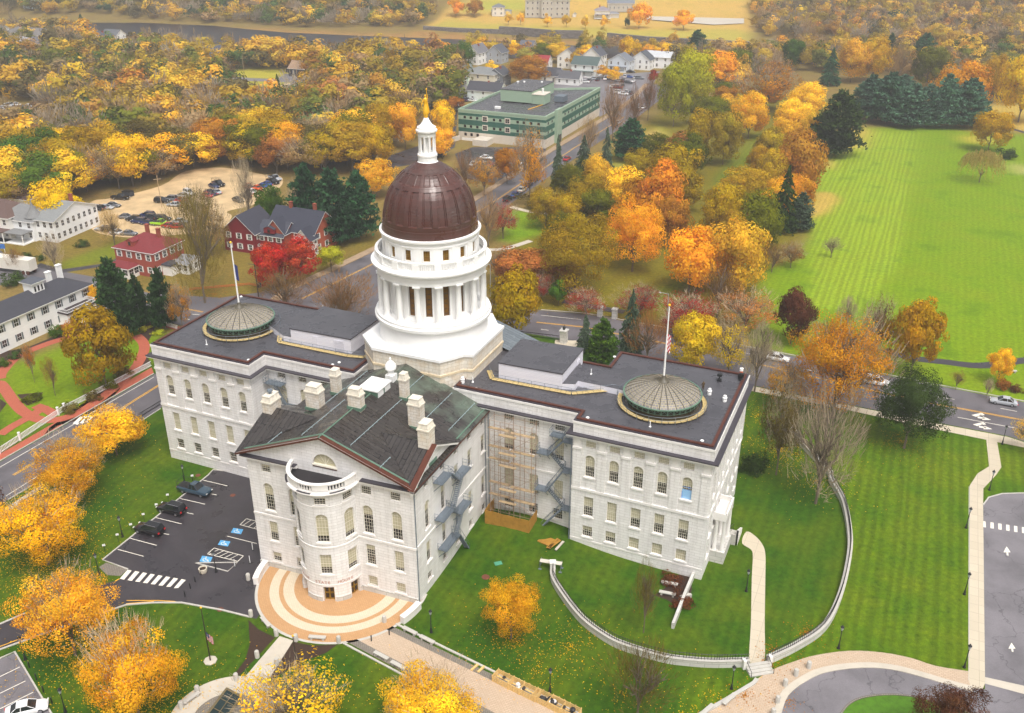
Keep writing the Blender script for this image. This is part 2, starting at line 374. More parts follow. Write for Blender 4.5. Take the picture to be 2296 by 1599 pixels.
ii=(np.arange(ny-1)[:,None]*nx+np.arange(nx-1)[None]).ravel(); Q=np.stack([ii,ii+1,ii+nx+1,ii+nx],1)
me.loops.add(Q.size); me.loops.foreach_set('vertex_index',Q.ravel()); me.polygons.add(len(Q))
me.polygons.foreach_set('loop_start',np.arange(len(Q))*4); me.update(calc_edges=True)
ca=me.color_attributes.new('zone','FLOAT_COLOR','POINT'); ca.data.foreach_set('color',np.concatenate([zc,np.ones((len(zc),1))],1).ravel())
at=me.attributes.new('mow','FLOAT','POINT'); at.data.foreach_set('value',mow)
me.materials.append(mk_ground()); me.polygons.foreach_set('use_smooth',[True]*len(Q))
terrain=bpy.data.objects.new('terrain',me); COL.objects.link(terrain); tag(terrain,kind='structure')
# ------------------------------------------------------------------ paving materials
def mk_asphalt(name,c,crack=0,wet=.35,leaf=0):
    m,nt,b=newmat(name); tc=N(nt,'ShaderNodeTexCoord')
    n=N(nt,'ShaderNodeTexNoise',Scale=.16,Detail=7.,Roughness=.6); nt.links.new(tc.outputs['Object'],n.inputs[0])
    n2=N(nt,'ShaderNodeTexNoise',Scale=7.,Detail=5.,Roughness=.8); nt.links.new(tc.outputs['Object'],n2.inputs[0])
    d=tuple(x*.72 for x in c[:3])+(1,); l=tuple(x*1.25 for x in c[:3])+(1,)
    col=ramp(nt,n.outputs[0],[(.32,d),(.5,c),(.7,l)]); col=mixc(nt,.35,col,n2.outputs[0],'OVERLAY')
    if crack:
        v=N(nt,'ShaderNodeTexVoronoi',Scale=.11,feature='DISTANCE_TO_EDGE')
        wn=N(nt,'ShaderNodeTexNoise',Scale=.5,Detail=5.); nt.links.new(tc.outputs['Object'],wn.inputs[0])
        vm=nt.nodes.new('ShaderNodeMixRGB'); vm.inputs[0].default_value=.12
        vv=nt.nodes.new('ShaderNodeVectorMath'); vv.operation='SCALE'; vv.inputs['Scale'].default_value=3.2; nt.links.new(wn.outputs['Color'],vv.inputs[0])
        va=nt.nodes.new('ShaderNodeVectorMath'); va.operation='ADD'; nt.links.new(tc.outputs['Object'],va.inputs[0]); nt.links.new(vv.outputs[0],va.inputs[1])
        nt.links.new(va.outputs[0],v.inputs['Vector'])
        col=mixc(nt,ramp(nt,v.outputs['Distance'],[(.002,(crack,)*3+(1,)),(.007,(0,0,0,1))]),col,(.02,.02,.025,1))
    nt.links.new(col,b.inputs['Base Color']); nt.links.new(ramp(nt,n.outputs[0],[(.4,(wet,)*3+(1,)),(.65,(.75,.75,.75,1))]),b.inputs['Roughness'])
    return m
ASPH=mk_asphalt('road_asphalt',lin(98,94,98),.0,.45)
ASPHN=mk_asphalt('dark_asphalt',lin(58,54,58),.0,.25)
ASPHO=mk_asphalt('cracked_asphalt',lin(116,112,116),.55,.6)
GRAVEL=mk_asphalt('gravel',lin(196,168,126),0,.7)
CONC=uvmat('concrete_path',lin(200,188,166),lin(190,178,156),lin(162,150,130),1.9,1.9,.03,rough=.85,stain=.12,off=0,vs=.3)
CONC2=simple('pale_concrete',lin(192,183,168),.85,var=.12,vs=.6)
GRAN=simple('granite_kerb',lin(186,182,174),.8,var=.12,vs=1.5)
PAVER=uvmat('tan_pavers',lin(198,176,152),lin(186,162,138),lin(168,146,122),.5,.25,.03,rough=.8,stain=.2,vs=.25)
PAVERO=uvmat('orange_pavers',lin(196,154,110),lin(184,142,98),lin(170,128,84),.4,.2,.03,rough=.8,stain=.12)
PAVERC=uvmat('cream_pavers',lin(216,202,178),lin(206,191,166),lin(188,172,146),.4,.2,.03,rough=.8,stain=.1)
COBB=uvmat('grey_cobbles',lin(150,142,130),lin(128,120,110),lin(100,94,86),.3,.2,.05,rough=.9)
BRICKP=uvmat('red_brick_path',lin(186,98,72),lin(170,84,62),lin(140,74,56),.3,.15,.02,rough=.85,stain=.15)
MULCH=simple('bark_mulch',lin(58,40,28),.95,var=.5,vs=5)
YEL=simple('yellow_road_paint',lin(236,176,52),.6,var=.12,vs=3)
WPAINT=simple('white_road_paint',lin(232,226,212),.6,var=.12,vs=4)
BLUEM=simple('blue_road_paint',lin(90,165,215),.6,var=.12,vs=4)
MBLINE=lambda: MB()
# ------------------------------------------------------------------ streets
sheet('road',[(-90,1090),(0,1036),(345,840),(610,684),(660,738),(360,915),(313,945),(88,1078),(20,1119),(-150,1230)],ASPH,0,'wet two-lane street running past the white picket fence')
sheet('road',[(-60,552),(78,598),(217,622),(333,657),(493,668),(700,640),(840,585),(870,640),(1100,672),(1213,696),(1315,705),(1500,738),(1673,779),(1750,793),(2080,861),(2297,902),(2800,1000),(2800,1110),(2297,990),(2260,978),(2103,948),(1897,906),(1677,862),(1450,800),(1272,762),(1100,735),(700,735),(520,757),(410,731),(307,707),(180,681),(70,640),(-60,610)],ASPH,1,'wide grey avenue crossing behind the domed building')
capl=[gp(*p)[:2] for p in [(640,705),(705,655),(806,607),(1086,467),(1286,333),(1400,262),(1450,225),(1480,190)]]
def band(name,line,a,b,mat,lvl,label=None,kind='structure',h=0,cat=None):
    mb=MB(); z=GZ+.012+lvl*.006; ribbon(mb,line,a,b,GZ-.1,z+h) if h else ribbon(mb,line,a,b,z,z)
    c=line[len(line)//2]; o=mb.build(name,mat,None,loc=(c[0],c[1],0),org=(c[0],c[1],0)); tag(o,label,cat,None,kind); return o
band('road',capl,-5.5,5.5,ASPH,2,'grey street with yellow centre line climbing to the green office')
band('pavement',capl,5.6,8.0,simple('leafy_pavement',lin(158,134,108),.9,var=.3,vs=.6),2,h=.12)
def stripes(name,parts,mat,label,lvl=5,kind='structure'):
    """painted marking; parts: (pixel polyline, width) or polygons"""
    mb=MB(); z=GZ+.012+lvl*.006; c=None
    for it in parts:
        if isinstance(it,tuple) and not isinstance(it[1],tuple):
            L=[gp(*p)[:2] if not (len(p)==3) else p[:2] for p in it[0]]; ribbon(mb,L,-it[1]/2,it[1]/2,z,z)
        else: mb.face([(*gp(*p)[:2],z) for p in it])
    c=mb.v[0]; o=mb.build(name,mat,None,loc=(c[0],c[1],0),org=(c[0],c[1],0)); return tag(o,label,None,None,kind)
D2=lambda pts:[(pts,.14)]
def dbl(pts):
    L=[gp(*p)[:2] for p in pts]; return [([(*q,0) for q in offs(L,s)],.14) for s in (-.17,.17)]
stripes('road_marking',dbl([(30,1066),(103,1023),(283,910),(350,868),(520,762)]),YEL,'double yellow line on the street beside the picket fence')
stripes('road_marking',[([(-20,1059),(0,1048),(167,951)],.14),([(197,931),(345,846)],.14),([(13,1113),(83,1069)],.14)]+[[(163+i*12,950-i*2+i*0),(174+i*12,953-i*2),(191+i*9,937-i*1),(180+i*9,934-i*1)] for i in range(0,3)],WPAINT,'white edge lines and a short crosswalk by the picket fence')
stripes('road_marking',dbl([(167,646),(240,660),(455,700)])+dbl([(1203,723),(1303,733),(1500,772),(1697,816),(1973,880),(2080,903),(2297,943),(2500,985)]),YEL,'double yellow line along the wide avenue')
stripes('road_marking',[([(2147,936),(2297,964),(2400,985)],.15),([(2103,890),(2140,896)],.15),([(2243,916),(2280,923)],.15),([(1667,791),(1720,802)],.15),([(1803,828),(1850,838)],.15),([(1213,707),(1303,717)],.15),([(1213,739),(1230,741)],.15),([(165,633),(187,638)],.15),([(190,665),(207,669)],.15),([(250,690),(290,697)],.15),([(330,685),(360,691)],.15),([(430,705),(447,706)],.2),([(415,715),(425,717)],.3)],WPAINT,'white lane lines along the wide avenue')
stripes('road_marking',dbl([(677,670),(733,643),(806,607),(1086,467),(1286,333),(1400,262)]),YEL,'double yellow line up the street to the green office')
def arrowpx(cx,cy,s,sx=1):
    # turn arrow: shaft, split head
    A=[[(cx-22*s,cy-5*s),(cx-4*s,cy-9*s),(cx+2*s,cy-6*s),(cx-12*s,cy-1*s)],
       [(cx-8*s,cy-2*s),(cx+8*s,cy+1*s),(cx+8*s,cy+4*s),(cx-8*s,cy+2*s)],
       [(cx+4*s,cy-2*s),(cx+22*s,cy+6*s),(cx+2*s,cy+6*s)],
       [(cx-6*s,cy-9*s),(cx+1*s,cy-10*s),(cx+8*s,cy-5*s),(cx+1*s,cy-4*s)]]
    return A
stripes('turn_arrow',arrowpx(2200,936,1)[:],WPAINT,'upper white turn arrow painted on the avenue')
stripes('turn_arrow',arrowpx(2203,957,1),WPAINT,'lower white turn arrow painted on the avenue')
# kerbs and pavements of the avenue and lower street
def kerb(name,pts,w_=.2,h=.13,mat=GRAN,smooth=0,label=None):
    L=lineW(pts,smooth); mb=MB(); ribbon(mb,L,-w_/2,w_/2,GZ-.2,GZ+h)
    c=L[0]; o=mb.build(name,mat,None,loc=(c[0],c[1],0),org=(c[0],c[1],0)); tag(o,label,kind='structure'); return o
kerb('kerb',[(1213,695),(1315,703),(1500,736),(1673,777),(1750,791),(2080,859),(2297,900),(2500,940)])
kerb('kerb',[(345,838),(0,1034),(-60,1070)],.15); kerb('kerb',[(20,1120),(88,1080),(313,947),(360,917)],.15)
sheet('pavement',[(2800,1115),(2297,992),(2260,980),(2103,950),(1897,908),(1677,864),(1660,872),(1897,919),(2103,964),(2257,996),(2297,1004),(2800,1130)],CONC,3,'concrete pavement along the near side of the avenue')
sheet('pavement',[(0,1018),(340,824),(345,838),(0,1034),(-60,1068),(-60,1053)],BRICKP,3,'red brick pavement outside the picket fence')
sheet('pavement',[(24,1132),(96,1084),(100,1090),(30,1142),(-60,1205),(-70,1193)],CONC,3)
sheet('pavement',[(180,684),(307,711),(410,735),(405,742),(300,719),(174,691)],BRICKP,3)
# side street, drives and the gravel car park
sheet('road',[(78,598),(140,612),(215,600),(283,585),(300,570),(283,563),(243,590),(140,604),(90,590)],ASPHN,3)
sheet('road',[(515,500),(560,482),(585,478),(580,490),(545,505),(520,520)],ASPH,3,'short grey drive beside the dark red house')
sheet('gravel_lot',catmull([gp(*p)[:2] for p in [(190,470),(210,450),(253,444),(360,417),(417,384),(500,376),(583,390),(630,396),(628,420),(580,440),(567,460),(510,474),(520,485),(500,510),(440,522),(300,533),(213,520),(205,493)]],4,True),GRAVEL,3,'tan gravel car park edged by autumn woods',world=True)
sheet('road',[(470,171),(560,182),(700,187),(700,181),(560,175),(480,168)],ASPHO,3); sheet('road',[(620,178),(640,165),(690,168),(690,183)],ASPHO,4,'small grey yard beside the brown-roofed shed')
sheet('parking_lot',[(640,186),(690,186),(695,202),(610,203)],GRAVEL,4); sheet('path',[(520,220),(640,218),(690,203),(690,209),(645,226),(530,226)],CONC2,4)
sheet('parking_lot',[(1238,190),(1310,172),(1480,160),(1450,215),(1405,232),(1345,262),(1240,210)],ASPHO,3,'crowded grey car park behind the green office')
sheet('parking_lot',[(960,232),(1075,214),(1040,226),(1026,250),(1020,330),(975,360),(830,385),(800,378),(900,340),(960,320)],ASPHN,3,'asphalt yard between yellow trees and the green office')
sheet('parking_lot',[(1020,345),(1060,330),(1226,330),(1220,350),(1110,412),(1040,400)],ASPHN,3,'asphalt car park in front of the green office')
sheet('parking_lot',[(-60,240),(110,233),(115,262),(-60,270)],ASPHO,3)
sheet('road',[(-60,640),(0,560),(35,600),(20,640)],ASPH,3)
sheet('path',[(1450,38),(1668,43),(1668,54),(1600,57),(1450,45)],CONC2,3,'grey drive on the lawn across the river',drape=True)
# paths in the park
band('path',lineW([(1985,784),(2040,802),(2120,812),(2200,820),(2300,808),(2420,800)],5),-1.3,1.3,ASPHN,3,'dark asphalt footpath curving across the park edge')
band('path',lineW([(1225,655),(1262,640),(1290,660)],4),-1.2,1.2,ASPHN,3)
band('path',lineW([(1262,676),(1330,688),(1400,700)],4),-1.2,1.2,ASPHN,3)
band('path',lineW([(1145,464),(1190,475),(1235,480)],4),-1,1,CONC,3)
band('path',lineW([(1060,555),(1120,560),(1190,540)],4),-1,1,CONC2,3)
band('path',lineW([(2250,286),(2290,295),(2400,330)],4),-1.3,1.3,ASPHN,3)
sheet('pavement',[(1245,762),(1310,765),(1300,790),(1240,800)],CONC,3)
# the Blaine-like garden
band('path',lineW([(-20,870),(0,860),(30,900),(55,925),(95,942),(150,936),(210,905),(290,840),(320,795),(322,770),(305,752)],6),-1.1,1.1,BRICKP,4,'curving red brick path round the oval garden lawn')
band('path',lineW([(0,850),(5,835),(40,800),(110,770),(180,750),(230,735)],6),-1.1,1.1,BRICKP,5)
band('path',lineW([(0,975),(30,955),(75,930),(100,910)],6),-1,1,BRICKP,5)
band('path',lineW([(80,910),(110,922),(123,932)],6),-1,1,BRICKP,4)
for q in ([(38,885),(97,880),(80,902),(60,910)],[(0,790),(60,780),(120,755),(180,735),(230,715),(240,725),(180,748),(110,765),(30,800),(0,840)],[(220,930),(330,800),(340,815),(180,920),(100,975),(110,960)],[(0,895),(15,905),(0,925)],[(305,735),(330,700),(350,735),(330,770)]):
    sheet('flower_bed',q,MULCH,3)
# ------------------------------------------------------------------ near parking lot, drives
sheet('parking_lot',[(230,1256),(467,1066),(478,1054),(520,1058),(600,1075),(640,1240),(590,1290),(590,1320),(590,1370),(575,1388),(500,1369),(407,1352),(345,1352),(283,1357),(200,1385),(100,1420),(0,1457),(-60,1480),(-60,1425),(0,1400),(63,1373),(120,1340),(267,1300),(287,1278)],ASPHN,2,'small dark wet car park beside the white building')
kerb('kerb',[(287,1277),(230,1256),(467,1066),(478,1054),(520,1058)]); kerb('kerb',[(-60,1480),(0,1457),(200,1385),(283,1357),(345,1352),(407,1352),(500,1369),(560,1384)],.25)
kerb('kerb',[(438,1263),(511,1282),(533,1262),(438,1263)],.15)
kerb('kerb',[(-60,1425),(0,1400),(63,1373)],.25)
sheet('pavement',[(222,1272),(238,1262),(286,1277),(270,1292),(240,1290)],COBB,3)
stripes('road_marking',[([(284,1347),(355,1347),(390,1349),(405,1353)],.14),([(283,1354),(345,1349)],.12),([(258,1304),(268,1298)],.2),([(0,1398),(60,1376)],.14),([(-20,1458),(60,1427),(76,1420)],.14)],YEL,'yellow kerb line round the drive beside the lawn')
def zz6(x,y): return (x/3,1066+y/3)
stalls=[[(790,498),(966,546)],[(877,425),(1054,472)],[(1047,285),(1223,328)],[(1213,157),(1380,195)],[(1365,33),(1530,72)],[(1100,393),(1138,399)],[(1258,252),(1302,262)],[(1420,126),(1457,133)],[(1528,410),(1727,460)]]
stripes('parking_line',[([zz6(*p) for p in s_],.12) for s_ in stalls],WPAINT,'white bay lines in the small dark car park')
stripes('crosswalk',[[zz6(805+i*52,697+i*9),zz6(835+i*52,703+i*8),zz6(886+i*52,642+i*9),zz6(858+i*52,636+i*9)] for i in range(8)],WPAINT,'white zebra crossing over the drive to the car park')
def hatch(q,n,label):
    a,b,c,d=[zz6(*p) for p in q]; L=[([a,b],.12),([b,c],.12),([c,d],.12),([d,a],.12)]
    for i in range(1,n):
        t=i/n; p=(a[0]+(b[0]-a[0])*t,a[1]+(b[1]-a[1])*t); e=(d[0]+(c[0]-d[0])*t,d[1]+(c[1]-d[1])*t)
        t2=max(0,t-.12); e=(d[0]+(c[0]-d[0])*t2,d[1]+(c[1]-d[1])*t2); L.append(([p,e],.1))
    stripes('parking_line',L,WPAINT,label)
hatch([(1440,490),(1638,543),(1600,580),(1396,530)],6,'white hatched aisle between blue accessible bays')
hatch([(1658,293),(1790,325),(1760,372),(1615,333)],4,'white hatched aisle beside the building wall')
def wheel_sign(q,label):
    a,b,c,d=[zz6(*p) for p in q]; o=stripes('parking_symbol',[[a,b,c,d]],BLUEM,label,5)
    P=lambda s,t:((1-t)*((1-s)*a[0]+s*b[0])+t*((1-s)*d[0]+s*c[0]),(1-t)*((1-s)*a[1]+s*b[1])+t*((1-s)*d[1]+s*c[1]))
    mb=MB(); z=GZ+.012+6*.006
    circ=[(.45+.22*math.cos(t),.58+.26*math.sin(t)) for t in [i*PI/7-.3 for i in range(11)]]
    for L_,w_ in ((circ,.1),([(.42,.2),(.47,.5),(.68,.52),(.78,.8)],.12)): ribbon(mb,[gp(*P(*p))[:2] for p in L_],-w_/2,w_/2,z,z)
    q_=[gp(*P(.42+.06*math.cos(i),.13+.08*math.sin(i)))[:2] for i in np.linspace(0,6,9)]; mb.face([(*p,z) for p in q_])
    mb.build('wheelchair_emblem',WPAINT,o,org=tuple(o.location))
for q,l in (([(1570,355),(1637,365),(1620,398),(1552,386)],'blue accessible-bay square nearest the building wall'),([(1484,436),(1550,446),(1533,480),(1465,468)],'blue accessible-bay square, middle of three'),([(1360,542),(1430,552),(1412,592),(1342,580)],'blue accessible-bay square beside the round planter')):
    wheel_sign(q,l)
# bottom-left lot
sheet('parking_lot',[(-80,1500),(0,1479),(33,1464),(116,1605),(150,1720),(-200,1720)],ASPHO,2,'corner of a grey car park with white bay lines')
kerb('kerb',[(-80,1502),(0,1477),(33,1462),(118,1605),(150,1700)])
stripes('parking_line',[([zz6(0,1355),zz6(135,1290)],.12),([zz6(0,1468),zz6(172,1384)],.12),([zz6(0,1572),zz6(224,1460)],.12)],WPAINT,'white bay lines in the bottom left car park')
# ------------------------------------------------------------------ terrace, promenade, plaza
TC=(-46.6,-21.0)
def uvc(r,a): return BW(TC[0]+r*math.cos(a),TC[1]+r*math.sin(a)*1.0)[:2]
def ring(name,r0,r1,a0,a1,mat,lvl,label,n=48):
    P=[uvc(r1,a0+(a1-a0)*i/n) for i in range(n+1)]+[uvc(r0,a1+(a0-a1)*i/n) for i in range(n+1)]
    return sheet(name,P,mat,lvl,label,world=True)
A0,A1=R(172),R(372)
sheet('terrace',[uvc(12.3,A0+(A1-A0)*i/50) for i in range(51)],GRAN,7,'pale granite rim of the round terrace',world=True)
for r0,r1,m_,l_ in ((10.4,11.9,PAVERO,'outer orange paver ring'),(8.6,10.4,PAVERC,'outer cream paver ring'),(7.9,8.6,PAVERO,'thin orange paver ring'),(6.9,7.9,PAVERC,'inner cream paver ring'),(3,6.9,PAVERO,'inner orange paver band round the bow')):
    pass
for r1,m_,l_ in ((11.9,PAVERO,'outer orange paver ring of the terrace'),(10.3,PAVERC,'outer cream paver ring of the terrace'),(9.0,PAVERO,'thin orange paver ring of the terrace'),(8.4,PAVERC,'inner cream paver ring of the terrace'),(6.9,PAVERO,'inner orange paver disc round the entrance bow')):
    k={11.9:8,10.3:9,9.0:10,8.4:11,6.9:12}[r1]
    sheet('terrace',[uvc(r1,A0+(A1-A0)*i/50) for i in range(51)],m_,k,l_,world=True)
pL=[(776,1439),(1079,1600),(1180,1655)]; pR=[(876,1403),(1286,1600),(1390,1652)]
sheet('promenade',pL+pR[::-1],PAVER,6,'broad tan paver walk leading to the terrace')
for a,b,l_ in ((pL,[(796,1432),(1105,1597),(1200,1648)],'cobbled'),([(862,1410),(1255,1600),(1360,1652)],pR,'cobbled')): sheet('promenade_border',a+b[::-1],COBB,7)
kerb('kerb',[(888,1400),(1286,1594),(1400,1650)],.3,.15); kerb('kerb',[(768,1442),(1072,1604),(1170,1656)],.25,.15)
for q in ([(557,1390),(580,1412),(617,1430),(575,1475),(527,1525),(520,1520),(550,1480),(560,1445)],[(630,1450),(660,1440),(700,1448),(755,1446),(762,1442),(730,1465),(690,1480),(650,1500),(590,1535),(600,1500)]): sheet('flower_bed',q,MULCH,4,'dark bark bed beside the white paved path')
sheet('path',[(627,1427),(658,1437),(597,1533),(560,1560),(520,1545),(537,1533)],CONC2,7,'white paved path from the terrace to the round plaza')
cx_,cy_=gp(505,1610)[:2]
sheet('plaza',[(cx_+6.7*math.cos(t),cy_+6.7*math.sin(t)) for t in np.linspace(0,2*PI,49)[:-1]],CONC2,5,'round pale plaza with a sunken skylight',world=True)
sheet('plaza_cobbles',[(cx_+3.9*math.cos(t),cy_+3.9*math.sin(t)) for t in np.linspace(0,2*PI,49)[:-1]],COBB,6,None,world=True)
# ------------------------------------------------------------------ right-hand paths, turnaround, lot
def z8(x,y): return (1530.2+x/3,1066+y/3)
def zR(x,y): return (1530.2+x/3,533+y/3)
sheet('path',catmull([z8(*p) for p in [(430,380),(400,455),(460,500),(473,545),(466,700),(460,1000),(450,1245),(500,1262),(552,1240),(553,1000),(557,700),(558,540),(540,470),(490,410)]],4,True),CONC,5,'pale concrete path from the side porch to the stone steps')
sheet('path',[zR(2040,1328),zR(2112,1346),zR(2145,1545),(2233,1066),z8(2024,90),z8(2022,200),z8(2035,1400),z8(2020,1438),z8(1940,1436),z8(1926,1380),z8(1929,900),z8(1932,70),(2192,1062),zR(2062,1540)],CONC,6,'long straight concrete path beside the right-hand car park')
sheet('parking_lot',[z8(2022,200),z8(2060,150),z8(2150,125),z8(2296,121),(2500,1106),(2500,1750),(2150,1750),z8(1900,1598),z8(1800,1500),z8(1700,1400),z8(1790,1395),z8(1930,1420),z8(2035,1440)],ASPHO,3,'cracked grey car park at the right edge')
kerb('kerb',[z8(2022,200),z8(2060,150),z8(2150,125),z8(2296,121),(2400,1105)]); kerb('kerb',[z8(1928,75),z8(1926,900),z8(1926,1380)],.1,.04)
stripes('road_marking',[[z8(2018+i*53,308+i*8),z8(2040+i*53-(0 if i else 2),312+i*8),z8(2041+i*53,352+i*8),z8(2018+i*53,348+i*8)] for i in range(8)],WPAINT,'line of white squares crossing the right-hand car park')
for (x,y) in ((2183,507),(2216,1155)):
    stripes('turn_arrow',[[z8(x-3,y-28),z8(x+24,y+12),z8(x-24,y+12)],[z8(x-6,y+10),z8(x+8,y+10),z8(x+10,y+36),z8(x-2,y+30)]],WPAINT,('upper' if y<900 else 'lower')+' white straight arrow in the right-hand car park')
sheet('crossing',[z8(2035,1358),z8(2400,1440),z8(2400,1500),z8(2035,1402)],CONC2,5,'pale concrete band crossing the right-hand car park')
turn=[z8(*p) for p in [(620,1700),(640,1598),(690,1470),(810,1375),(960,1310),(1200,1280),(1400,1292),(1600,1340),(1760,1388),(1950,1440),(1900,1700)]]
sheet('road',catmull([gp(*p)[:2] for p in turn],4),ASPHO,5,'grey turning circle at the bottom right',world=True)
oute=[z8(*p) for p in [(60,1640),(260,1530),(500,1372),(600,1310),(760,1250),(900,1210),(1120,1181),(1340,1192),(1540,1230),(1700,1282),(1925,1318)]]
sheet('pavement',catmull([gp(*p)[:2] for p in oute],3)+catmull([gp(*p)[:2] for p in (turn[:-1])[::-1]],3)+[gp(*z8(400,1720))[:2],gp(*z8(-40,1720))[:2]],PAVER,4,'tan paved walk curving round the turning circle',world=True)
kerb('kerb',turn[:-1],.9,.14,CONC2,3)
isl=[z8(*p) for p in [(1000,1700),(1070,1598),(1120,1540),(1200,1500),(1320,1480),(1450,1478),(1600,1500),(1800,1560),(2000,1620)]]
sheet('lawn',catmull([gp(*p)[:2] for p in isl],4)+[gp(2150,1720)[:2]],simple('island_grass',lin(74,116,14),.95,var=.4,vs=1.2),6,'green island of the turning circle',world=True)
kerb('kerb',isl,.25,.13,COBB,4)
kerb('kerb',[z8(60,1645),z8(260,1532),z8(480,1400),z8(500,1372)],.5,.2)
# river
sheet('river',[(60,40),(480,58),(560,66),(640,73),(800,80),(960,86),(1120,92),(1300,103),(1500,106),(1700,118),(1900,130),(1900,147),(1700,140),(1300,130),(900,130),(700,125),(500,100),(300,80),(60,66)],simple('river_water',lin(30,27,36),.3,spec=.12,var=.3,vs=.02),0,'dark river sliding between autumn banks')
sheet('lake_patch',[(1695,112),(1850,113),(1860,128),(1740,134)],MATS['river_water'],1)
# ------------------------------------------------------------------ the domed building
B0=BW(-47,0,GZ)
cap=empty('capitol_building',B0,0,'large white granite building with copper dome, flat-roofed wings and pedimented ell','building')
def cb(mb,name,mats,parent=cap,label=None,kind=None):
    o=mb.build(name,mats,parent,org=B0); return tag(o,label,None,None,kind)
def F_u(v0,sgn=1,sh=0,u0=0):      # front wall facing -v : s=u, depth goes +v
    return lambda s,z,d: BW(s, v0+d+sh*(s-u0), z)
def F_v(u0,sgn=-1):               # side wall facing +u : s=v, depth goes -u
    return lambda s,z,d: BW(u0-d,s,z)
def F_c(c,r,a_mid=-PI/2):
    def f(s,z,d):
        a=a_mid+s/r; return BW(c[0]+(r-d)*math.cos(a),c[1]+(r-d)*math.sin(a),z)
    return f
def facade(mb,f,s0,s1,z0,z1,ops,depth=.32,splits=(),mi=0):
    S=sorted(set([s0,s1]+[round(o[0]+k*o[1]/2,4) for o in ops for k in (-1,1)]+list(splits)))
    Z=sorted(set([z0,z1]+[z for o in ops for z in (o[2],o[3])]))
    S=[s for s in S if s0-1e-6<=s<=s1+1e-6]
    for a,b in zip(S,S[1:]):
        for c,d in zip(Z,Z[1:]):
            m=((a+b)/2,(c+d)/2)
            if any(abs(m[0]-o[0])<o[1]/2 and o[2]<m[1]<o[3] for o in ops): continue
            mb.face([f(a,c,0),f(b,c,0),f(b,d,0),f(a,d,0)],mi,[(a,c),(b,c),(b,d),(a,d)])
    for o in ops:
        s,w_,a,b,arch=o[:5]; h=w_/2; l,r=s-h,s+h
        top=b-h if arch else b
        E_=[((l,a),(l,top)),((r,a),(r,top)),((l,a),(r,a))]
        if arch:
            pts=[(s-h*math.cos(PI*i/10),top+h*math.sin(PI*i/10)) for i in range(11)]
            for i in range(5): mb.face([f(l,b,0),f(*pts[i],0),f(*pts[i+1],0)],mi,[(l,b),pts[i],pts[i+1]])
            for i in range(5,10): mb.face([f(r,b,0),f(*pts[i],0),f(*pts[i+1],0)],mi,[(r,b),pts[i],pts[i+1]])
            E_+=list(zip(pts,pts[1:]))
        else: E_.append(((l,b),(r,b)))
        for p,q in E_: mb.face([f(*p,0),f(*q,0),f(*q,depth),f(*p,depth)],mi,[(0,p[1]),(0,q[1]),(depth,q[1]),(depth,p[1])])
        # sill
    return ops
def fbox(mb,f,s0,s1,z0,z1,d0,d1,mi=0,n=1):
    """solid block on a facade, from depth d0 (outside, negative) to d1"""
    for i in range(n):
        a=s0+(s1-s0)*i/n; b=s0+(s1-s0)*(i+1)/n
        P=[f(a,z0,d0),f(b,z0,d0),f(b,z1,d0),f(a,z1,d0),f(a,z0,d1),f(b,z0,d1),f(b,z1,d1),f(a,z1,d1)]
        L=b-a
        mb.face([P[0],P[1],P[2],P[3]],mi,[(a,z0),(b,z0),(b,z1),(a,z1)]); mb.face([P[3],P[2],P[6],P[7]],mi,[(a,0),(b,0),(b,d1-d0),(a,d1-d0)])
        mb.face([P[1],P[0],P[4],P[5]],mi)
        if i==0: mb.face([P[0],P[3],P[7],P[4]],mi,[(0,z0),(0,z1),(1,z1),(1,z0)])
        if i==n-1: mb.face([P[2],P[1],P[5],P[6]],mi,[(0,z1),(0,z0),(1,z0),(1,z1)])
WIN_N=[0]
def win_geo(mb,f,o,cols,rows,blind,depth=.3,frame=.07):
    s,w_,a,b,arch=o[:5]; h=w_/2; top=b-h if arch else b; d=depth
    zb=b-(b-a)*blind if blind>0 else b+1
    arc=[(s-h*math.cos(PI*i/10),top+h*math.sin(PI*i/10)) for i in range(11)] if arch else [(s-h,b),(s+h,b)]
    if blind>0 and zb<top:
        mb.face([f(s-h,a,d),f(s+h,a,d),f(s+h,zb,d),f(s-h,zb,d)],1)
        mb.face([f(s-h,zb,d),f(s+h,zb,d)]+[f(*p,d) for p in arc[::-1]],2)
    else: mb.face([f(s-h,a,d),f(s+h,a,d)]+[f(*p,d) for p in arc[::-1]],1)
    e=d-.07
    bars=[]
    fr=frame; bars+=[(s-h,s-h+fr,a,top),(s+h-fr,s+h,a,top),(s-h,s+h,a,a+fr*1.5)]
    if not arch: bars.append((s-h,s+h,b-fr,b))
    zm=(a+b)/2 if not arch else a+(b-a)*.5
    bars.append((s-h,s+h,zm-.05,zm+.05))
    for i in range(1,cols):
        x=s-h+w_*i/cols; bars.append((x-.022,x+.022,a,top if arch else b))
    for i in range(1,rows):
        z=a+(b-a)*i/rows
        if z<top: bars.append((s-h,s+h,z-.022,z+.022))
    for x0,x1,z0,z1 in bars: mb.face([f(x0,z0,e),f(x1,z0,e),f(x1,z1,e),f(x0,z1,e)],0)
    if arch:
        inn=[(s-(h-fr)*math.cos(PI*i/10),top+(h-fr)*math.sin(PI*i/10)) for i in range(11)]
        for i in range(10): mb.face([f(*arc[i],e),f(*arc[i+1],e),f(*inn[i+1],e),f(*inn[i],e)],0)
        for t in (2,4,5,6,8): 
            q=arc[t]; mb.face([f(s-.02,top,e),f(s+.02,top,e),f(q[0]+.02,q[1],e),f(q[0]-.02,q[1],e)],0)
        mb.face([f(s-h,top-.03,e),f(s+h,top-.03,e),f(s+h,top+.03,e),f(s-h,top+.03,e)],0)
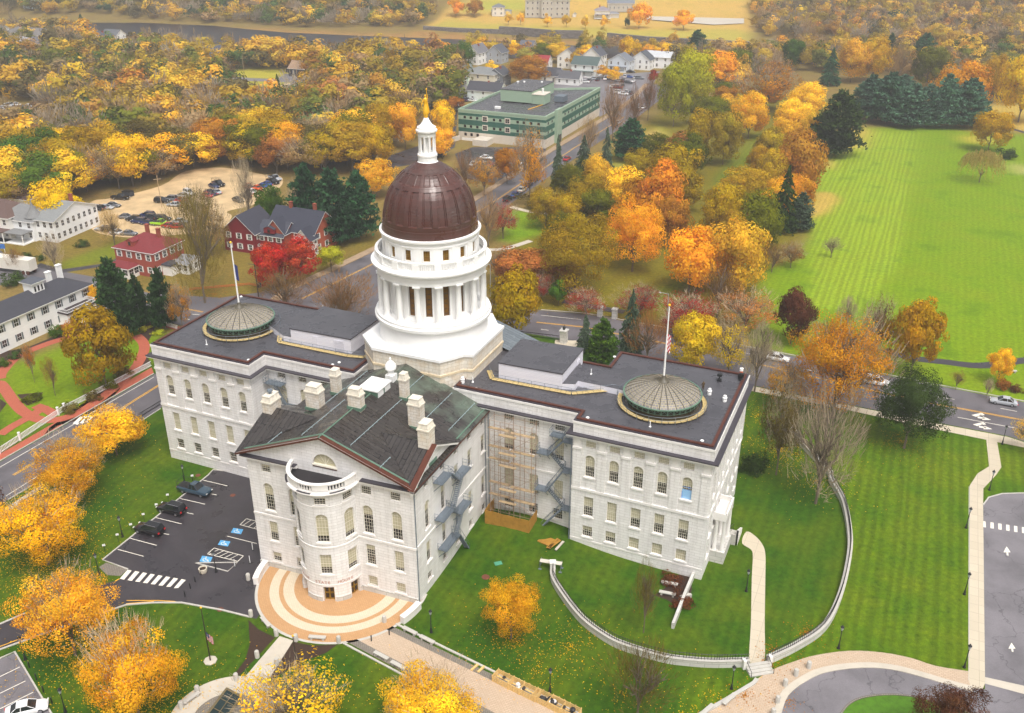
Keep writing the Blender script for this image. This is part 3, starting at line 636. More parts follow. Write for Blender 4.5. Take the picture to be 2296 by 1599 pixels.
def window(f,o,cols=4,rows=4,blind=.5,parent=cap,name='window',label=None,blm=None):
    mb=MB(); win_geo(mb,f,o,cols,rows,blind)
    return cb(mb,name,[FRAMEW,GLASS,blm or BLIND],parent,label)
def sills(mb,f,ops,mi=1,arch_trim=True):
    for o in ops:
        s,w_,a,b,arch=o[:5]; fbox(mb,f,s-w_/2-.18,s+w_/2+.18,a-.26,a,-.14,0,mi)
L1=(1.75,3.65);L2=(5.4,8.75);AR=(12.15,15.8);AT=(17.0,18.1)
def wing_front(f,us,s0,s1,zg,name,blinds,panel):
    ops=[]
    for u in us: ops+=[(u,1.5,*L1,False),(u,1.45,*L2,False),(u,1.4,*AR,True),(u,1.5,*AT,False)]
    mb=MB(); facade(mb,f,s0,s1,zg,19.1,ops); sills(mb,f,[o for o in ops if o[4] or o[2]<10])
    fbox(mb,f,s0-.02,s1+.02,9.75,10.15,-.16,0,1); fbox(mb,f,s0,s1,.9 if zg<0 else 1.3,1.2 if zg<0 else 1.45,-.06,0,1)
    xs_=[s0+.75]+[(a+b)/2 for a,b in zip(us,us[1:])]+[s1-.75]
    for x in xs_:
        fbox(mb,f,x-.62,x+.62,10.152,16.6,-.12,0,0); fbox(mb,f,x-.5,x+.5,16.95,18.58,-.16,0,1); fbox(mb,f,x-.7,x+.7,16.6,16.95,-.26,0,1)
    for u in us:   # shallow arch surround
        for i in range(10):
            t0,t1=PI*i/10,PI*(i+1)/10; r0,r1=.72,.98; zc_=AR[1]-.7
            q=[(u-r*math.cos(t),zc_+r*math.sin(t)) for r,t in ((r0,t0),(r0,t1),(r1,t1),(r1,t0))]; mb.face([f(*p,-.035) for p in q],1)
    w_=cb(mb,name,[STONE,TRIM])
    k=0
    for i,o in enumerate(ops):
        bl=blinds[i%len(blinds)]
        lab=None
        c,r=(5,4) if o[3]-o[2]<2.5 and o[2]<5 else ((6,4) if o[2]>16 else (5,7))
        w=window(f,o,c,r,bl,w_)
        if panel==i:
            mb=MB(); u=o[0]; mb.face([f(u-.66,o[2]+.05,.2),f(u+.66,o[2]+.05,.2),f(u+.66,o[2]+1.5,.2),f(u-.66,o[2]+1.5,.2)],0)
            for z0,z1 in ((1.5,1.56),(1.9,1.96)): mb.face([f(u-.68,o[2]+z0,.19),f(u+.68,o[2]+z0,.19),f(u+.68,o[2]+z1,.19),f(u-.68,o[2]+z1,.19)],1)
            mb.face([f(u+.2,o[2]+1.5,.19),f(u+.28,o[2]+1.5,.19),f(u+.28,o[2]+2.1,.19),f(u+.2,o[2]+2.1,.19)],1)
            mb.face([f(u-.68,o[2],.195),f(u-.6,o[2],.195),f(u-.6,o[2]+1.2,.195),f(u-.68,o[2]+1.2,.195)],1)
            cb(mb,'covering',[BLUEP,BLUET],w_,'pale blue film taped over the lower half of an arched window')
    return w_
fR=F_u(-.3); fL=F_u(-4.2)
wR=wing_front(fR,[-17.5,-13.95,-10.4,-6.95,-3.45],-20.15,-.2,-1.5,'wing_wall',[.42,.5,.55,1,.62,.95,.5,1,1,.55,.35,1,1,.5,.5,1,1,.5,.45,1],18)
wL=wing_front(fL,[-89.4,-85.75,-82.1,-78.4,-74.75],-92.1,-72.66,-1.5,'wing_wall',[.15,1,.55,1,.12,1,.5,1,.1,1,.5,1,.1,1,.5,1,.1,1,.5,1],None)
# right wing side
fS=F_v(-.2); ops=[]
for v in (2.2,5.1,8.2,11.5,14.8,18,21):
    ops+=[(v,1.4,*L2,False),(v,1.3,*AR,True),(v,1.4,*AT,False)]+([(v,1.3,*L1,False)] if not 3<v<10 else [])
mb=MB(); facade(mb,fS,-.3,23.3,-1.5,19.1,ops); sills(mb,fS,ops); fbox(mb,fS,-.3,23.3,9.75,10.15,-.16,0,1)
for v in (.4,3.7,6.7,9.9,13.1,16.4,19.5,22.7): fbox(mb,fS,v-.45,v+.45,10.15,18.6,-.14,0,0)
sw=cb(mb,'side_wall',[STONE,TRIM]); mb=MB()
for o in ops: win_geo(mb,fS,o,4,5,.5)
cb(mb,'side_window',[FRAMEW,GLASS,BLIND],sw,kind='stuff')
# other outer walls of the two wings (plain where the camera never looks)
def wallseg(mb,a,b,z0,z1,mi=0):
    l=math.dist(a,b); mb.face([BW(*a,z0),BW(*b,z0),BW(*b,z1),BW(*a,z1)],mi,[(0,z0),(l,z0),(l,z1),(0,z1)])
mb=MB()
for P in ([(-20.15,1.9),(-20.15,-.3)],[(-.2,23.3),(-20.9,23.3),(-20.9,17.7),(-38,17.7)],[(-72.66,-4.2),(-72.66,-.12)],[(-56,19),(-92.1,19),(-92.1,-4.2)]):
    mb=MB()
    for a,b in zip(P,P[1:]): wallseg(mb,a,b,-1.5,19.1)
    cb(mb,'outer_wall',[STONE])
# links
def link_front(f,us,s0,s1,name,skip=(),blinds=(0,1,1,0)):
    ops=[]
    for i,u in enumerate(us):
        ops+=[(u,1.55,17.3,18.4,False),(u,1.45,12.3,16.1,True),(u,1.45,5.5,8.9,False),(u,1.5,1.9,3.8,False)]
    mb=MB(); facade(mb,f,s0,s1,-1.5,19.1,ops); sills(mb,f,[o for o in ops if o[4] or o[2]<10])
    for u in us:
        for i in range(12):
            t0,t1=PI*i/12,PI*(i+1)/12; zc_=16.1-.72; q=[(u-r*math.cos(t),zc_+r*math.sin(t)) for r,t in ((1.05,t0),(1.05,t1),(1.2,t1),(1.2,t0))]; mb.face([f(*p,-.05) for p in q],1)
    fbox(mb,f,s0,s1,9.75,10.1,-.12,0,1)
    w_=cb(mb,name,[STONEW if 0 else STONE,TRIM])
    for i,o in enumerate(ops): window(f,o,5,4 if o[3]-o[2]<2.5 else 7,blinds[i%4],w_)
fLR=F_u(1.9); fLL=F_u(-.12)
link_front(fLR,[-31,-27,-23],-34.8,-20.15,'link_wall',blinds=(.15,.8,.95,.1)); link_front(fLL,[-69.8,-65.8,-61.7],-72.66,-58,'link_wall',blinds=(0,.9,.9,0))
# entablature, parapet and flat roofs
RT=[(-.2,-.3),(-.2,23.3),(-20.9,23.3),(-20.9,17.7),(-40,17.7),(-40,1.9),(-20.15,1.9),(-20.15,-.3)]
LT=[(-92.1,-4.2),(-72.66,-4.2),(-72.66,-.12),(-56,-.12),(-56,19),(-92.1,19)]
def poff(P,d):
    """outset a counter-clockwise polygon"""
    n=len(P); out=[]
    for i in range(n):
        a,b,c=np.array(P[i-1]),np.array(P[i]),np.array(P[(i+1)%n])
        e1=(b-a)/np.linalg.norm(b-a); e2=(c-b)/np.linalg.norm(c-b); n1=np.array((e1[1],-e1[0])); n2=np.array((e2[1],-e2[0]))
        out.append(tuple(b+(n1+n2)*d/(1+n1@n2)))
    return out
def bandring(mb,P,d0,d1,z0,z1,mi,skip=()):
    A,B=poff(P,d0),poff(P,d1); n=len(P)
    for i in range(n):
        if i in skip: continue
        j=(i+1)%n; l=math.dist(B[i],B[j])
        mb.face([BW(*B[i],z0),BW(*B[j],z0),BW(*B[j],z1),BW(*B[i],z1)],mi,[(0,z0),(l,z0),(l,z1),(0,z1)])
        mb.face([BW(*B[i],z1),BW(*B[j],z1),BW(*A[j],z1),BW(*A[i],z1)],mi,[(0,0),(l,0),(l,d1-d0),(0,d1-d0)])
        mb.face([BW(*A[i],z0),BW(*A[j],z0),BW(*B[j],z0),BW(*B[i],z0)],mi)
        mb.face([BW(*A[j],z0),BW(*A[i],z0),BW(*A[i],z1),BW(*A[j],z1)],mi,[(0,z0),(l,z0),(l,z1),(0,z1)])
for P,lab in ((RT,'right'),(LT,'left')):
    if lab=='right': P=P
    area=sum(a[0]*b[1]-b[0]*a[1] for a,b in zip(P,P[1:]+P[:1]))
    if area<0: P=P[::-1]
    mb=MB(); bandring(mb,P,-.1,.35,18.6,18.82,1); bandring(mb,P,-.1,.75,18.822,19.0,1); bandring(mb,P,-.05,.8,19.002,19.16,2)
    cb(mb,'cornice',[STONE,TRIM,FLASH])
    mb=MB(); bandring(mb,P,-.4,0.02,19.0,20.6,0); bandring(mb,P,-.42,.1,20.6,20.95,1); cb(mb,'parapet',[STONE,TRIM])
    mb=MB(); bandring(mb,P,-.62,.0,20.952,21.12,0); bandring(mb,P,-.7,-.3,21.122,21.3,1); cb(mb,'roof_edge',[FLASH,BROWN])
    mb=MB(); mb.face([BW(*p,21.05) for p in poff(P,-.5)],0,[p for p in poff(P,-.5)]); cb(mb,'flat_roof',[MEMB])
# ------------------------------------------------------------------ dome stage
AXC=(-47.6,10.7); AX=BW(*AXC,0); CAMDIR=math.atan2(-AX[1],-AX[0])
oc=[(-9.2,-6.0),(-5.7,-9.3),(5.7,-9.3),(8.0,-6.0),(9.3,-5.6),(9.3,5.6),(8.0,6.0),(5.7,9.3),(-5.7,9.3),(-9.2,6.0)]
oc=[(AXC[0]+a,AXC[1]+b) for a,b in oc]
mb=MB(); fB=lambda x,y,z:BW(x,y,z)
mb.prism(oc,19.5,24.9,0,f=fB); mb.prism(poff(oc,.12),22.4,22.75,1,f=fB); 
pl=cb(mb,'dome_plinth',[STONEW,simple('stained_trim',lin(214,196,164),.8,var=.3,vs=.8)])
mb=MB(); mb.prism(poff(oc,.22),24.9,25.35,0,f=fB); cb(mb,'plinth_roof',[WHITE])
NL=96
mb=MB(); mb.lathe(AX,[(8.5,25.36),(8.45,25.5),(8.42,28.3),(8.75,28.5),(9.02,28.75),(9.05,29.15),(8.85,29.3),(8.85,29.65),(0.1,29.7)],NL); cb(mb,'drum_base',[WHITE])
def ringf(r): return lambda s,z,d: (AX[0]+(r-d)*math.cos(s/r),AX[1]+(r-d)*math.sin(s/r),z)
fd=ringf(6.75); ops=[]; angs=[CAMDIR+R(-5.5+22.5*k) for k in range(-8,8)]
for a in angs: ops.append((a*6.75,1.0,30.4,35.2,False))
s0=ops[0][0]-1.3; s1=s0+2*PI*6.75
mb=MB(); facade(mb,fd,s0,s1,29.6,36,ops,.35,[s0+(s1-s0)*i/64 for i in range(65)])
for o in ops: fbox(mb,fd,o[0]-.78,o[0]-.5,29.9,35.5,-.12,0); fbox(mb,fd,o[0]+.5,o[0]+.78,29.9,35.5,-.12,0); fbox(mb,fd,o[0]-.8,o[0]+.8,29.7,30.2,-.2,0)
dr=cb(mb,'drum_wall',[WHITE])
for i,o in enumerate(ops):
    if abs(((o[0]/6.75-CAMDIR+PI)%(2*PI))-PI)>R(100): continue
    mb=MB(); s,w_,a,b=o[:4]; mb.face([fd(s-.5,a,.3),fd(s+.5,a,.3),fd(s+.5,b,.3),fd(s-.5,b,.3)],1)
    for k in range(6):
        z0=a+(b-a)*k/6; z1=a+(b-a)*(k+1)/6
        for (x0,y0),(x1,y1) in (((-.5,z0),(.5,z1)),((.5,z0),(-.5,z1)),((-.5,(z0+z1)/2),(.5,(z0+z1)/2))):
            mb.face([fd(s+x0,y0-.025,.26),fd(s+x1,y1-.025,.26),fd(s+x1,y1+.025,.26),fd(s+x0,y0+.025,.26)],0)
    for x in (-.5,.46): mb.face([fd(s+x,a,.25),fd(s+x+.04,a,.25),fd(s+x+.04,b,.25),fd(s+x,b,.25)],0)
    cb(mb,'lattice_window',[IRON,AMBER],dr)
mb=MB()
for k in range(16):
    a=CAMDIR+R(5.7+22.5*k); c=(AX[0]+7.92*math.cos(a),AX[1]+7.92*math.sin(a),0); mb=MB()
    mb.lathe((c[0],c[1],0),[(.62,29.6),(.62,29.8),(.5,29.95),(.47,30.2),(.45,33),(.39,35.35),(.5,35.5),(.52,35.62)],14); mb.box((c[0],c[1],35.62),(1.15,1.15,.2),0,a)
    cb(mb,'column',[WHITE])
mb=MB(); mb.lathe(AX,[(6.8,35.85),(8.3,35.82),(8.3,36.5),(8.42,36.55),(8.42,37.0),(8.7,37.2),(8.95,37.4),(9.12,37.55),(9.14,37.8),(8.6,37.95),(7.0,38.0)],NL); cb(mb,'entablature',[WHITE])
mb=MB(); mb.lathe(AX,[(8.05,37.9),(8.4,37.9),(8.4,38.3),(8.1,38.3)],NL); mb.lathe(AX,[(8.05,39.25),(8.12,39.2),(8.42,39.25),(8.45,39.5),(8.0,39.52),(8.05,39.25)],NL)
for k in range(16):
    a0=CAMDIR+R(5.7+22.5*k); a=a0; c=(AX[0]+8.23*math.cos(a),AX[1]+8.23*math.sin(a),38.25); mb.box(c,(.5,.95,1.05),0,a)
    for j in range(8):
        a=a0+R(22.5)*(j+1.7)/10.4; c=(AX[0]+8.23*math.cos(a),AX[1]+8.23*math.sin(a),38.3)
        mb.lathe(c,[(.06,0),(.14,.3),(.06,.62),(.1,.92)],6)
cb(mb,'balustrade',[WHITE])
fa=ringf(7.2); ops=[(a*7.2,.95,39.35,41.0,False) for a in angs]; s0=ops[0][0]-1.4; s1=s0+2*PI*7.2
mb=MB(); facade(mb,fa,s0,s1,37.9,41.9,ops,.3,[s0+(s1-s0)*i/64 for i in range(65)])
for o in ops: 
    fbox(mb,fa,o[0]-.62,o[0]-.475,39.2,41.15,-.06,0); fbox(mb,fa,o[0]+.475,o[0]+.62,39.2,41.15,-.06,0)
    fbox(mb,fa,o[0]+1.413-.5,o[0]+1.413+.5,38,41.3,-.1,0,0,2); fbox(mb,fa,o[0]-1.3,o[0]+1.45,41.3,41.5,-.14,0,0,3)
at_=cb(mb,'attic_drum',[WHITE])
for o in ops:
    if abs(((o[0]/7.2-CAMDIR+PI)%(2*PI))-PI)>R(100): continue
    mb=MB(); win_geo(mb,fa,(o[0],.95,39.35,41.0,False),3,3,0); cb(mb,'attic_window',[BRONZE,AMBER],at_)
mb=MB(); mb.lathe(AX,[(7.1,41.6),(7.3,41.7),(7.35,42.0),(7.6,42.15),(7.62,42.4),(7.2,42.5)],NL); cb(mb,'attic_cornice',[WHITE])
# copper dome with sunk panels
prof=[(42.4,7.3),(42.55,7.22),(43.1,7.15),(43.6,7.12),(43.62,7.0),(44.3,6.98),(44.8,6.92),(45.6,6.78),(46.4,6.6),(47.3,6.32),(48.1,5.98),(48.9,5.48),(49.4,5.1),(49.8,4.78),(50.1,4.5),(50.6,4.05),(51.1,3.42),(51.3,3.1),(51.6,2.7),(51.62,2.62),(52.0,2.1),(52.02,2.0),(52.3,1.6)]
def rdome(z):
    for (z0,r0),(z1,r1) in zip(prof,prof[1:]):
        if z<=z1: return r0+(r1-r0)*(z-z0)/(z1-z0)
    return prof[-1][1]
zs=[42.4,42.55,43.1,43.6,43.62,44.0,44.28,44.3,44.4]+[44.4+(49.0-44.4)*i/10 for i in range(1,11)]+[49.1,49.12,49.35,49.7,49.72,49.8,50.2,50.6,50.95,51.05,51.07,51.3,51.6,51.62,52.0,52.02,52.3]
NB=20; rows=[]
angl=[0,.17,.2,.26,.29,.71,.74,.8,.83,1.0]
AA=[CAMDIR+R(-3)-PI/NB+2*PI*(b+t)/NB for b in range(NB) for t in angl[:-1]]; TT=[t for b in range(NB) for t in angl[:-1]]
for z in zs:
    row=[]
    for a,t in zip(AA,TT):
        r=rdome(z); main=44.35<z<49.08; upp=49.74<z<51.0
        if main or upp:
            k=-.06
            if .19<t<.82: k=.14
            if .28<t<.72: k=.3
            if upp and .25<t<.75: k=.2
            r-=k*(r/7 if not upp else .8)
        row.append((AX[0]+r*math.cos(a),AX[1]+r*math.sin(a),z))
    rows.append(row)
mb=MB(); n_=len(AA)
for i in range(len(zs)-1):
    for j in range(n_):
        k=(j+1)%n_; u0=j*.0; a=AA[j]; b=AA[k] if k else AA[0]+2*PI
        mb.face([rows[i][j],rows[i][k],rows[i+1][k],rows[i+1][j]],0,[(a*6,zs[i]*1.3),(b*6,zs[i]*1.3),(b*6,zs[i+1]*1.3),(a*6,zs[i+1]*1.3)],False)
cb(mb,'dome',[DCOP])
mb=MB()   # cupola
mb.lathe(AX,[(1.55,52.2),(1.38,52.35),(1.36,53.0),(1.45,53.1),(1.45,53.35),(1.3,53.45),(1.3,53.6),(0.05,53.65)],32)
mb.lathe(AX,[(.62,53.6),(.62,56)],16)
mb.lathe(AX,[(.9,55.95),(1.28,55.95),(1.3,56.35),(1.36,56.5),(1.54,56.62),(1.56,56.85),(1.38,57.0),(1.36,57.25),(1.15,57.35),(.85,57.6),(.6,57.95),(.42,58.3),(.34,58.5),(0.01,58.52)],32)
cu=cb(mb,'cupola',[WHITE])
for k in range(10):
    a=CAMDIR+2*PI*(k+.5)/10; mb=MB(); c=(AX[0]+1.1*math.cos(a),AX[1]+1.1*math.sin(a),0)
    mb.lathe(c,[(.19,53.6),(.16,53.8),(.15,55.7),(.2,55.97)],10); cb(mb,'cupola_column',[WHITE],cu)
# gilded figure: gown, torso, head, one arm raised with a torch, the other holding a branch
mb=MB(); ax,ay=AX[0],AX[1]; U_=lambda x,y,z:(ax+x,ay+y,z)
mb.ball(U_(0,0,58.8),.36,8,sz=.9)
mb.lathe((ax,ay,0),[(.42,59.0),(.46,59.1),(.4,59.5),(.33,59.9),(.27,60.25),(.22,60.45),(.25,60.7),(.3,60.95),(.27,61.15),(.12,61.28),(.08,61.4)],14)
mb.lathe((ax,ay,61.55),[(.01,-.2),(.11,-.13),(.15,0),(.13,.12),(.05,.2),(.01,.21)],10)
mb.tube(U_(.24,-.02,61.1),U_(.3,-.05,61.5),.09,.075); mb.tube(U_(.3,-.05,61.5),U_(.22,-.1,62.0),.075,.055); mb.tube(U_(.22,-.1,61.95),U_(.2,-.1,62.35),.04,.05); mb.ball(U_(.2,-.1,62.5),.11,6,sz=1.6)
mb.tube(U_(-.24,0,61.1),U_(-.42,-.08,60.7),.09,.07); mb.tube(U_(-.42,-.08,60.7),U_(-.6,-.15,60.35),.07,.05); mb.tube(U_(-.5,-.2,60.0),U_(-.66,-.18,60.8),.04,.02)
mb.tube(U_(.1,.1,61.0),U_(.46,.15,59.2),.2,.12)
st=cb(mb,'gilded_figure',[GOLD],cap,'gold robed figure raising a torch on the cupola')
# ------------------------------------------------------------------ pedimented ell
SH=.055; vf=lambda u:-20.6+SH*(u+34.8); fE=F_u(-20.6,1,SH,-34.8)
EL1=(.45,2.1);EL2=(4.05,7.45);EAR=(9.3,13.9);EAT=(15.6,16.95)
def ell_ops(us): 
    o=[]
    for u in us: o+=[(u,1.45,*EL1,False),(u,1.4,*EL2,False),(u,1.5,*EAR,True),(u,1.5,*EAT,False)]
    return o
ops=ell_ops([-57.1,-53.1,-41.7,-37.4])
mb=MB(); facade(mb,fE,-60,-34.8,-1.2,18.3,ops,.32); sills(mb,fE,[o for o in ops if o[2]<13]); fbox(mb,fE,-60.02,-34.78,8.25,8.6,-.1,0,1); fbox(mb,fE,-60.02,-34.78,-1.2,.1,-.18,0,2)
for u in (-57.1,-53.1,-41.7,-37.4):
    for i in range(10):
        t0,t1=PI*i/10,PI*(i+1)/10; zc_=13.15; q=[(u-r*math.cos(t),zc_+r*math.sin(t)) for r,t in ((.77,t0),(.77,t1),(.95,t1),(.95,t0))]; mb.face([fE(*p,-.04) for p in q],1)
# pediment
lun=(-47.6,0); arcp=[(-47.6-1.75*math.cos(PI*i/12),18.9+1.75*math.sin(PI*i/12)) for i in range(13)]
tri=[(-60.3,18.3),(-34.5,18.3),(-47.6,23.35)]
mb.face([fE(-60.3,18.3,0),fE(-49.35,18.3,0),fE(-49.35,18.9,0)]+[fE(*p,0) for p in arcp[1:7]]+[fE(-47.6,23.35,0)],0,[(-60.3,18.3),(-49.35,18.3),(-49.35,18.9)]+arcp[1:7]+[(-47.6,23.35)])
mb.face([fE(-45.85,18.3,0),fE(-34.5,18.3,0),fE(-47.6,23.35,0)]+[fE(*p,0) for p in arcp[6:12]]+[fE(-45.85,18.9,0)],0,[(-45.85,18.3),(-34.5,18.3),(-47.6,23.35)]+arcp[6:12]+[(-45.85,18.9)])
mb.face([fE(-49.35,18.3,0),fE(-45.85,18.3,0),fE(-45.85,18.9,0),fE(-49.35,18.9,0)],0,[(-49.35,18.3),(-45.85,18.3),(-45.85,18.9),(-49.35,18.9)])
for p,q in zip(arcp,arcp[1:]): mb.face([fE(*p,0),fE(*q,0),fE(*q,.3),fE(*p,.3)],0)
for i in range(12):
    t0,t1=PI*i/12,PI*(i+1)/12; q=[(-47.6-r*math.cos(t),18.9+r*math.sin(t)) for r,t in ((1.75,t0),(1.75,t1),(2.1,t1),(2.1,t0))]; mb.face([fE(*p,-.06) for p in q],1)
ew=cb(mb,'ell_wall',[STONE,TRIM,BASEST])
bl=[1,.62,.25,.1,1,.6,.95,0,1,.9,.65,0,.9,1,.4,0]; bl=[.5,.6,.45,.4,.5,.55,.5,.2,1,.3,.35,0,.95,.85,.65,0]
for i,o in enumerate(ops): window(fE,o,4 if o[3]-o[2]>3 else 5,4 if o[3]-o[2]<2.5 else 8,bl[i],ew)
mb=MB(); mb.face([fE(*p,.28) for p in arcp],2)
for t in (2,4,6,8,10): q=arcp[t]; mb.face([fE(-47.63,18.9,.24),fE(-47.57,18.9,.24),fE(q[0]+.04,q[1],.24),fE(q[0]-.04,q[1],.24)],0)
fbox(mb,fE,-49.5,-45.7,18.68,18.9,-.12,.28,0); fbox(mb,fE,-49.4,-45.8,18.5,18.68,-.1,0,3); cb(mb,'lunette_window',[FRAMEW,GLASS,BLIND,BROWN],ew)
# cornice ledges with dark flashing, raking cornice
mb=MB()
for s0,s1 in ((-60.6,-51.9),(-42.1,-34.2)):
    fbox(mb,fE,s0,s1,17.6,17.85,-.35,0,1); fbox(mb,fE,s0,s1,17.85,18.05,-.7,0,1); fbox(mb,fE,s0,s1,18.052,18.2,-.75,.0,2)
for a,b in (((-60.9,18.15),(-47.6,23.3)),((-47.6,23.3),(-34.3,18.15))):
    for d0,zo,t_,mi in ((-.55,0,.22,1),(-.8,.22,.2,1)):
        P=[(a[0],a[1]+zo),(b[0],b[1]+zo),(b[0],b[1]+zo+t_),(a[0],a[1]+zo+t_)]
        mb.face([fE(*p,d0) for p in P],mi); mb.face([fE(*P[0],d0),fE(*P[1],d0),fE(*P[1],0),fE(*P[0],0)],mi)
cb(mb,'ell_cornice',[STONE,TRIM,FLASH])
# ell side walls
fER=F_v(-34.8); vs_=[-17,-12.3,-8.1,-3.7,.85]; ops=[]
for v in vs_:
    ops+=[(v,1.3,*EL2,False),(v,1.3,16.15,17.5,False)]+([(v,1.3,.9,2.2,False)])
    ops.append((v,1.3,9.65,14.1,True) if v<-10 else (v,1.3,11.55,14.6,False))
mb=MB(); facade(mb,fER,-20.6,1.9,-1.2,18.3,ops); sills(mb,fER,[o for o in ops if o[2]<15]); fbox(mb,fER,-20.6,1.9,8.25,8.6,-.1,0,1)
# side pediment
mb.face([BW(-34.79,-20.9,18.3),BW(-34.79,-8.6,18.3),BW(-34.79,-14.9,21.5)],0,[(-20.9,18.3),(-8.6,18.3),(-14.9,21.5)])
es=cb(mb,'ell_side_wall',[STONE,TRIM])
for i,o in enumerate(ops): window(fER,o,3,4 if o[3]-o[2]<2 else 7,[.5,.3,.2,.4][i%4],es)
mb=MB(); wallseg(mb,(-60,0),(-60,vf(-60)),-1.5,18.3); mb.face([BW(-60.01,-22,18.3),BW(-60.01,-9,18.3),BW(-60.01,-15,21.5)],0,[(-20.9,18.3),(-8.6,18.3),(-14.9,21.5)]); cb(mb,'ell_side_wall',[STONE])
mb=MB()
for (v0,v1) in ((-21.4,-8.6),): 
    fbox(mb,fER,v0,v1,17.6,18.0,-.45,0,1); fbox(mb,fER,v0,v1,18.002,18.18,-.75,0,2)
for a,b in (((-21.5,18.2),(-14.9,21.5)),((-14.9,21.5),(-8.3,18.2))):
    P=[a,b,(b[0],b[1]+.3),(a[0],a[1]+.3)]; mb.face([fER(*p,-.7) for p in P],1); mb.face([fER(*a,-.7),fER(*b,-.7),fER(*b,0),fER(*a,0)],1)
fbox(mb,fER,-8.3,1.9,18.0,18.35,-.6,0,3)
cb(mb,'ell_side_cornice',[STONE,TRIM,FLASH,BROWN])
# roof planes
ZR=23.65; SL=5.15/13.35; rz=lambda u:ZR-abs(u+47.6)*SL
mb=MB()
def rf(P,uvf): mb.face([BW(*p) for p in P],0,[uvf(p) for p in P])
e0=-34.05; e1=-61.15; vfr=lambda u:vf(u)-.85
th=.0
rf([(-47.6,vfr(-47.6),ZR),(e0,vfr(e0),rz(e0)),(e0,1.9,rz(e0)),(-47.6,1.9,ZR)],lambda p:(p[0],p[1])); 
rf([(e1,vfr(e1),rz(e1)),(-47.6,vfr(-47.6),ZR),(-47.6,1.9,ZR),(e1,1.9,rz(e1))],lambda p:(p[0],p[1]+.3))
for ue,ui in ((e0,-42.55),(e1,-52.65)):
    zr=21.78
    for v1 in (-21.75+ (0 if ue==e0 else -1.3),-8.1):
        ze=rz(ue)+.03
        rf([(ue,v1,ze),(ue,-14.9,zr),(ui,-14.9,zr)],lambda p:(p[1],p[0]))
# fascia edges
for u in (e0,e1):
    mb.face([BW(u,vfr(u),rz(u)),BW(u,1.9,rz(u)),BW(u,1.9,rz(u)-.3),BW(u,vfr(u),rz(u)-.3)],1)
for a,b in ((e1,-47.6),(-47.6,e0)): mb.face([BW(a,vfr(a),rz(a)),BW(b,vfr(b),rz(b)),BW(b,vfr(b),rz(b)-.28),BW(a,vfr(a),rz(a)-.28)],1)
cb(mb,'ell_roof',[COPPER,BROWN])
mb=MB()  # brown gutter strips near the rakes and eaves
for a,b,w_ in (((-47.6,),(e0,),1),((e1,),(-47.6,),1)):
    a,b=a[0],b[0]
    for d in (.95,):
        p=[BW(a,vfr(a)+d,rz(a)+.03),BW(b,vfr(b)+d,rz(b)+.03)]; mb.tube(p[0],p[1],.13,n=6,mi=1)
    mb.face([BW(a,vfr(a)-.004,rz(a)+.02),BW(b,vfr(b)-.004,rz(b)+.02),BW(b,vfr(b)+.85,rz(b)+.02),BW(a,vfr(a)+.85,rz(a)+.02)],0)
mb.face([BW(e0+.004,-21.7,rz(e0)+.06),BW(e0+.004,-14.9,21.82),BW(e0-.9,-14.9,21.82),BW(e0-.9,-21.7,rz(e0)+.06)],0)
mb.tube(BW(-34.7,-8,rz(-34.7)+.02),BW(-34.7,1.8,rz(-34.7)+.02),.12,mi=1); mb.tube(BW(-47.6,vfr(-47.6),ZR+.02),BW(-47.6,-9,ZR+.02),.1,mi=1)
cb(mb,'gutter_trim',[BROWN,VERD])
for a,b in (((-43.9,-20.3),(-43.9,-6.8)),((-44.4,-4.2),(-44.4,.8)),((-39.6,-9.4),(-39.6,.6)),((-36.2,-7.3),(-36.2,1.2)),((-51.3,-20.6),(-51.3,-10)),((-54.6,-10),(-54.6,-5)),((-54.3,-5),(-54.3,1)),((-39.2,-21),(-39.2,-18.4)),((-56.3,-21.6),(-56.3,-18.5))):
    mb=MB(); mb.tube(BW(*a,rz(a[0])+.2),BW(*b,rz(b[0])+.2),.045,n=5)
    n=int(abs(a[1]-b[1])/1.2)+1
    for i in range(n+1): v=a[1]+(b[1]-a[1])*i/n; mb.tube(BW(a[0],v,rz(a[0])),BW(a[0],v,rz(a[0])+.25),.04,n=4)
    cb(mb,'snow_rail',[simple('pale_rail',lin(170,190,195),.4,metal=.3)])
CHIM=uvmat('chimney_granite',lin(230,225,216),lin(220,213,202),lin(190,182,168),.9,.42,.03,rough=.8,stainc=lin(190,160,115),vs=.6)
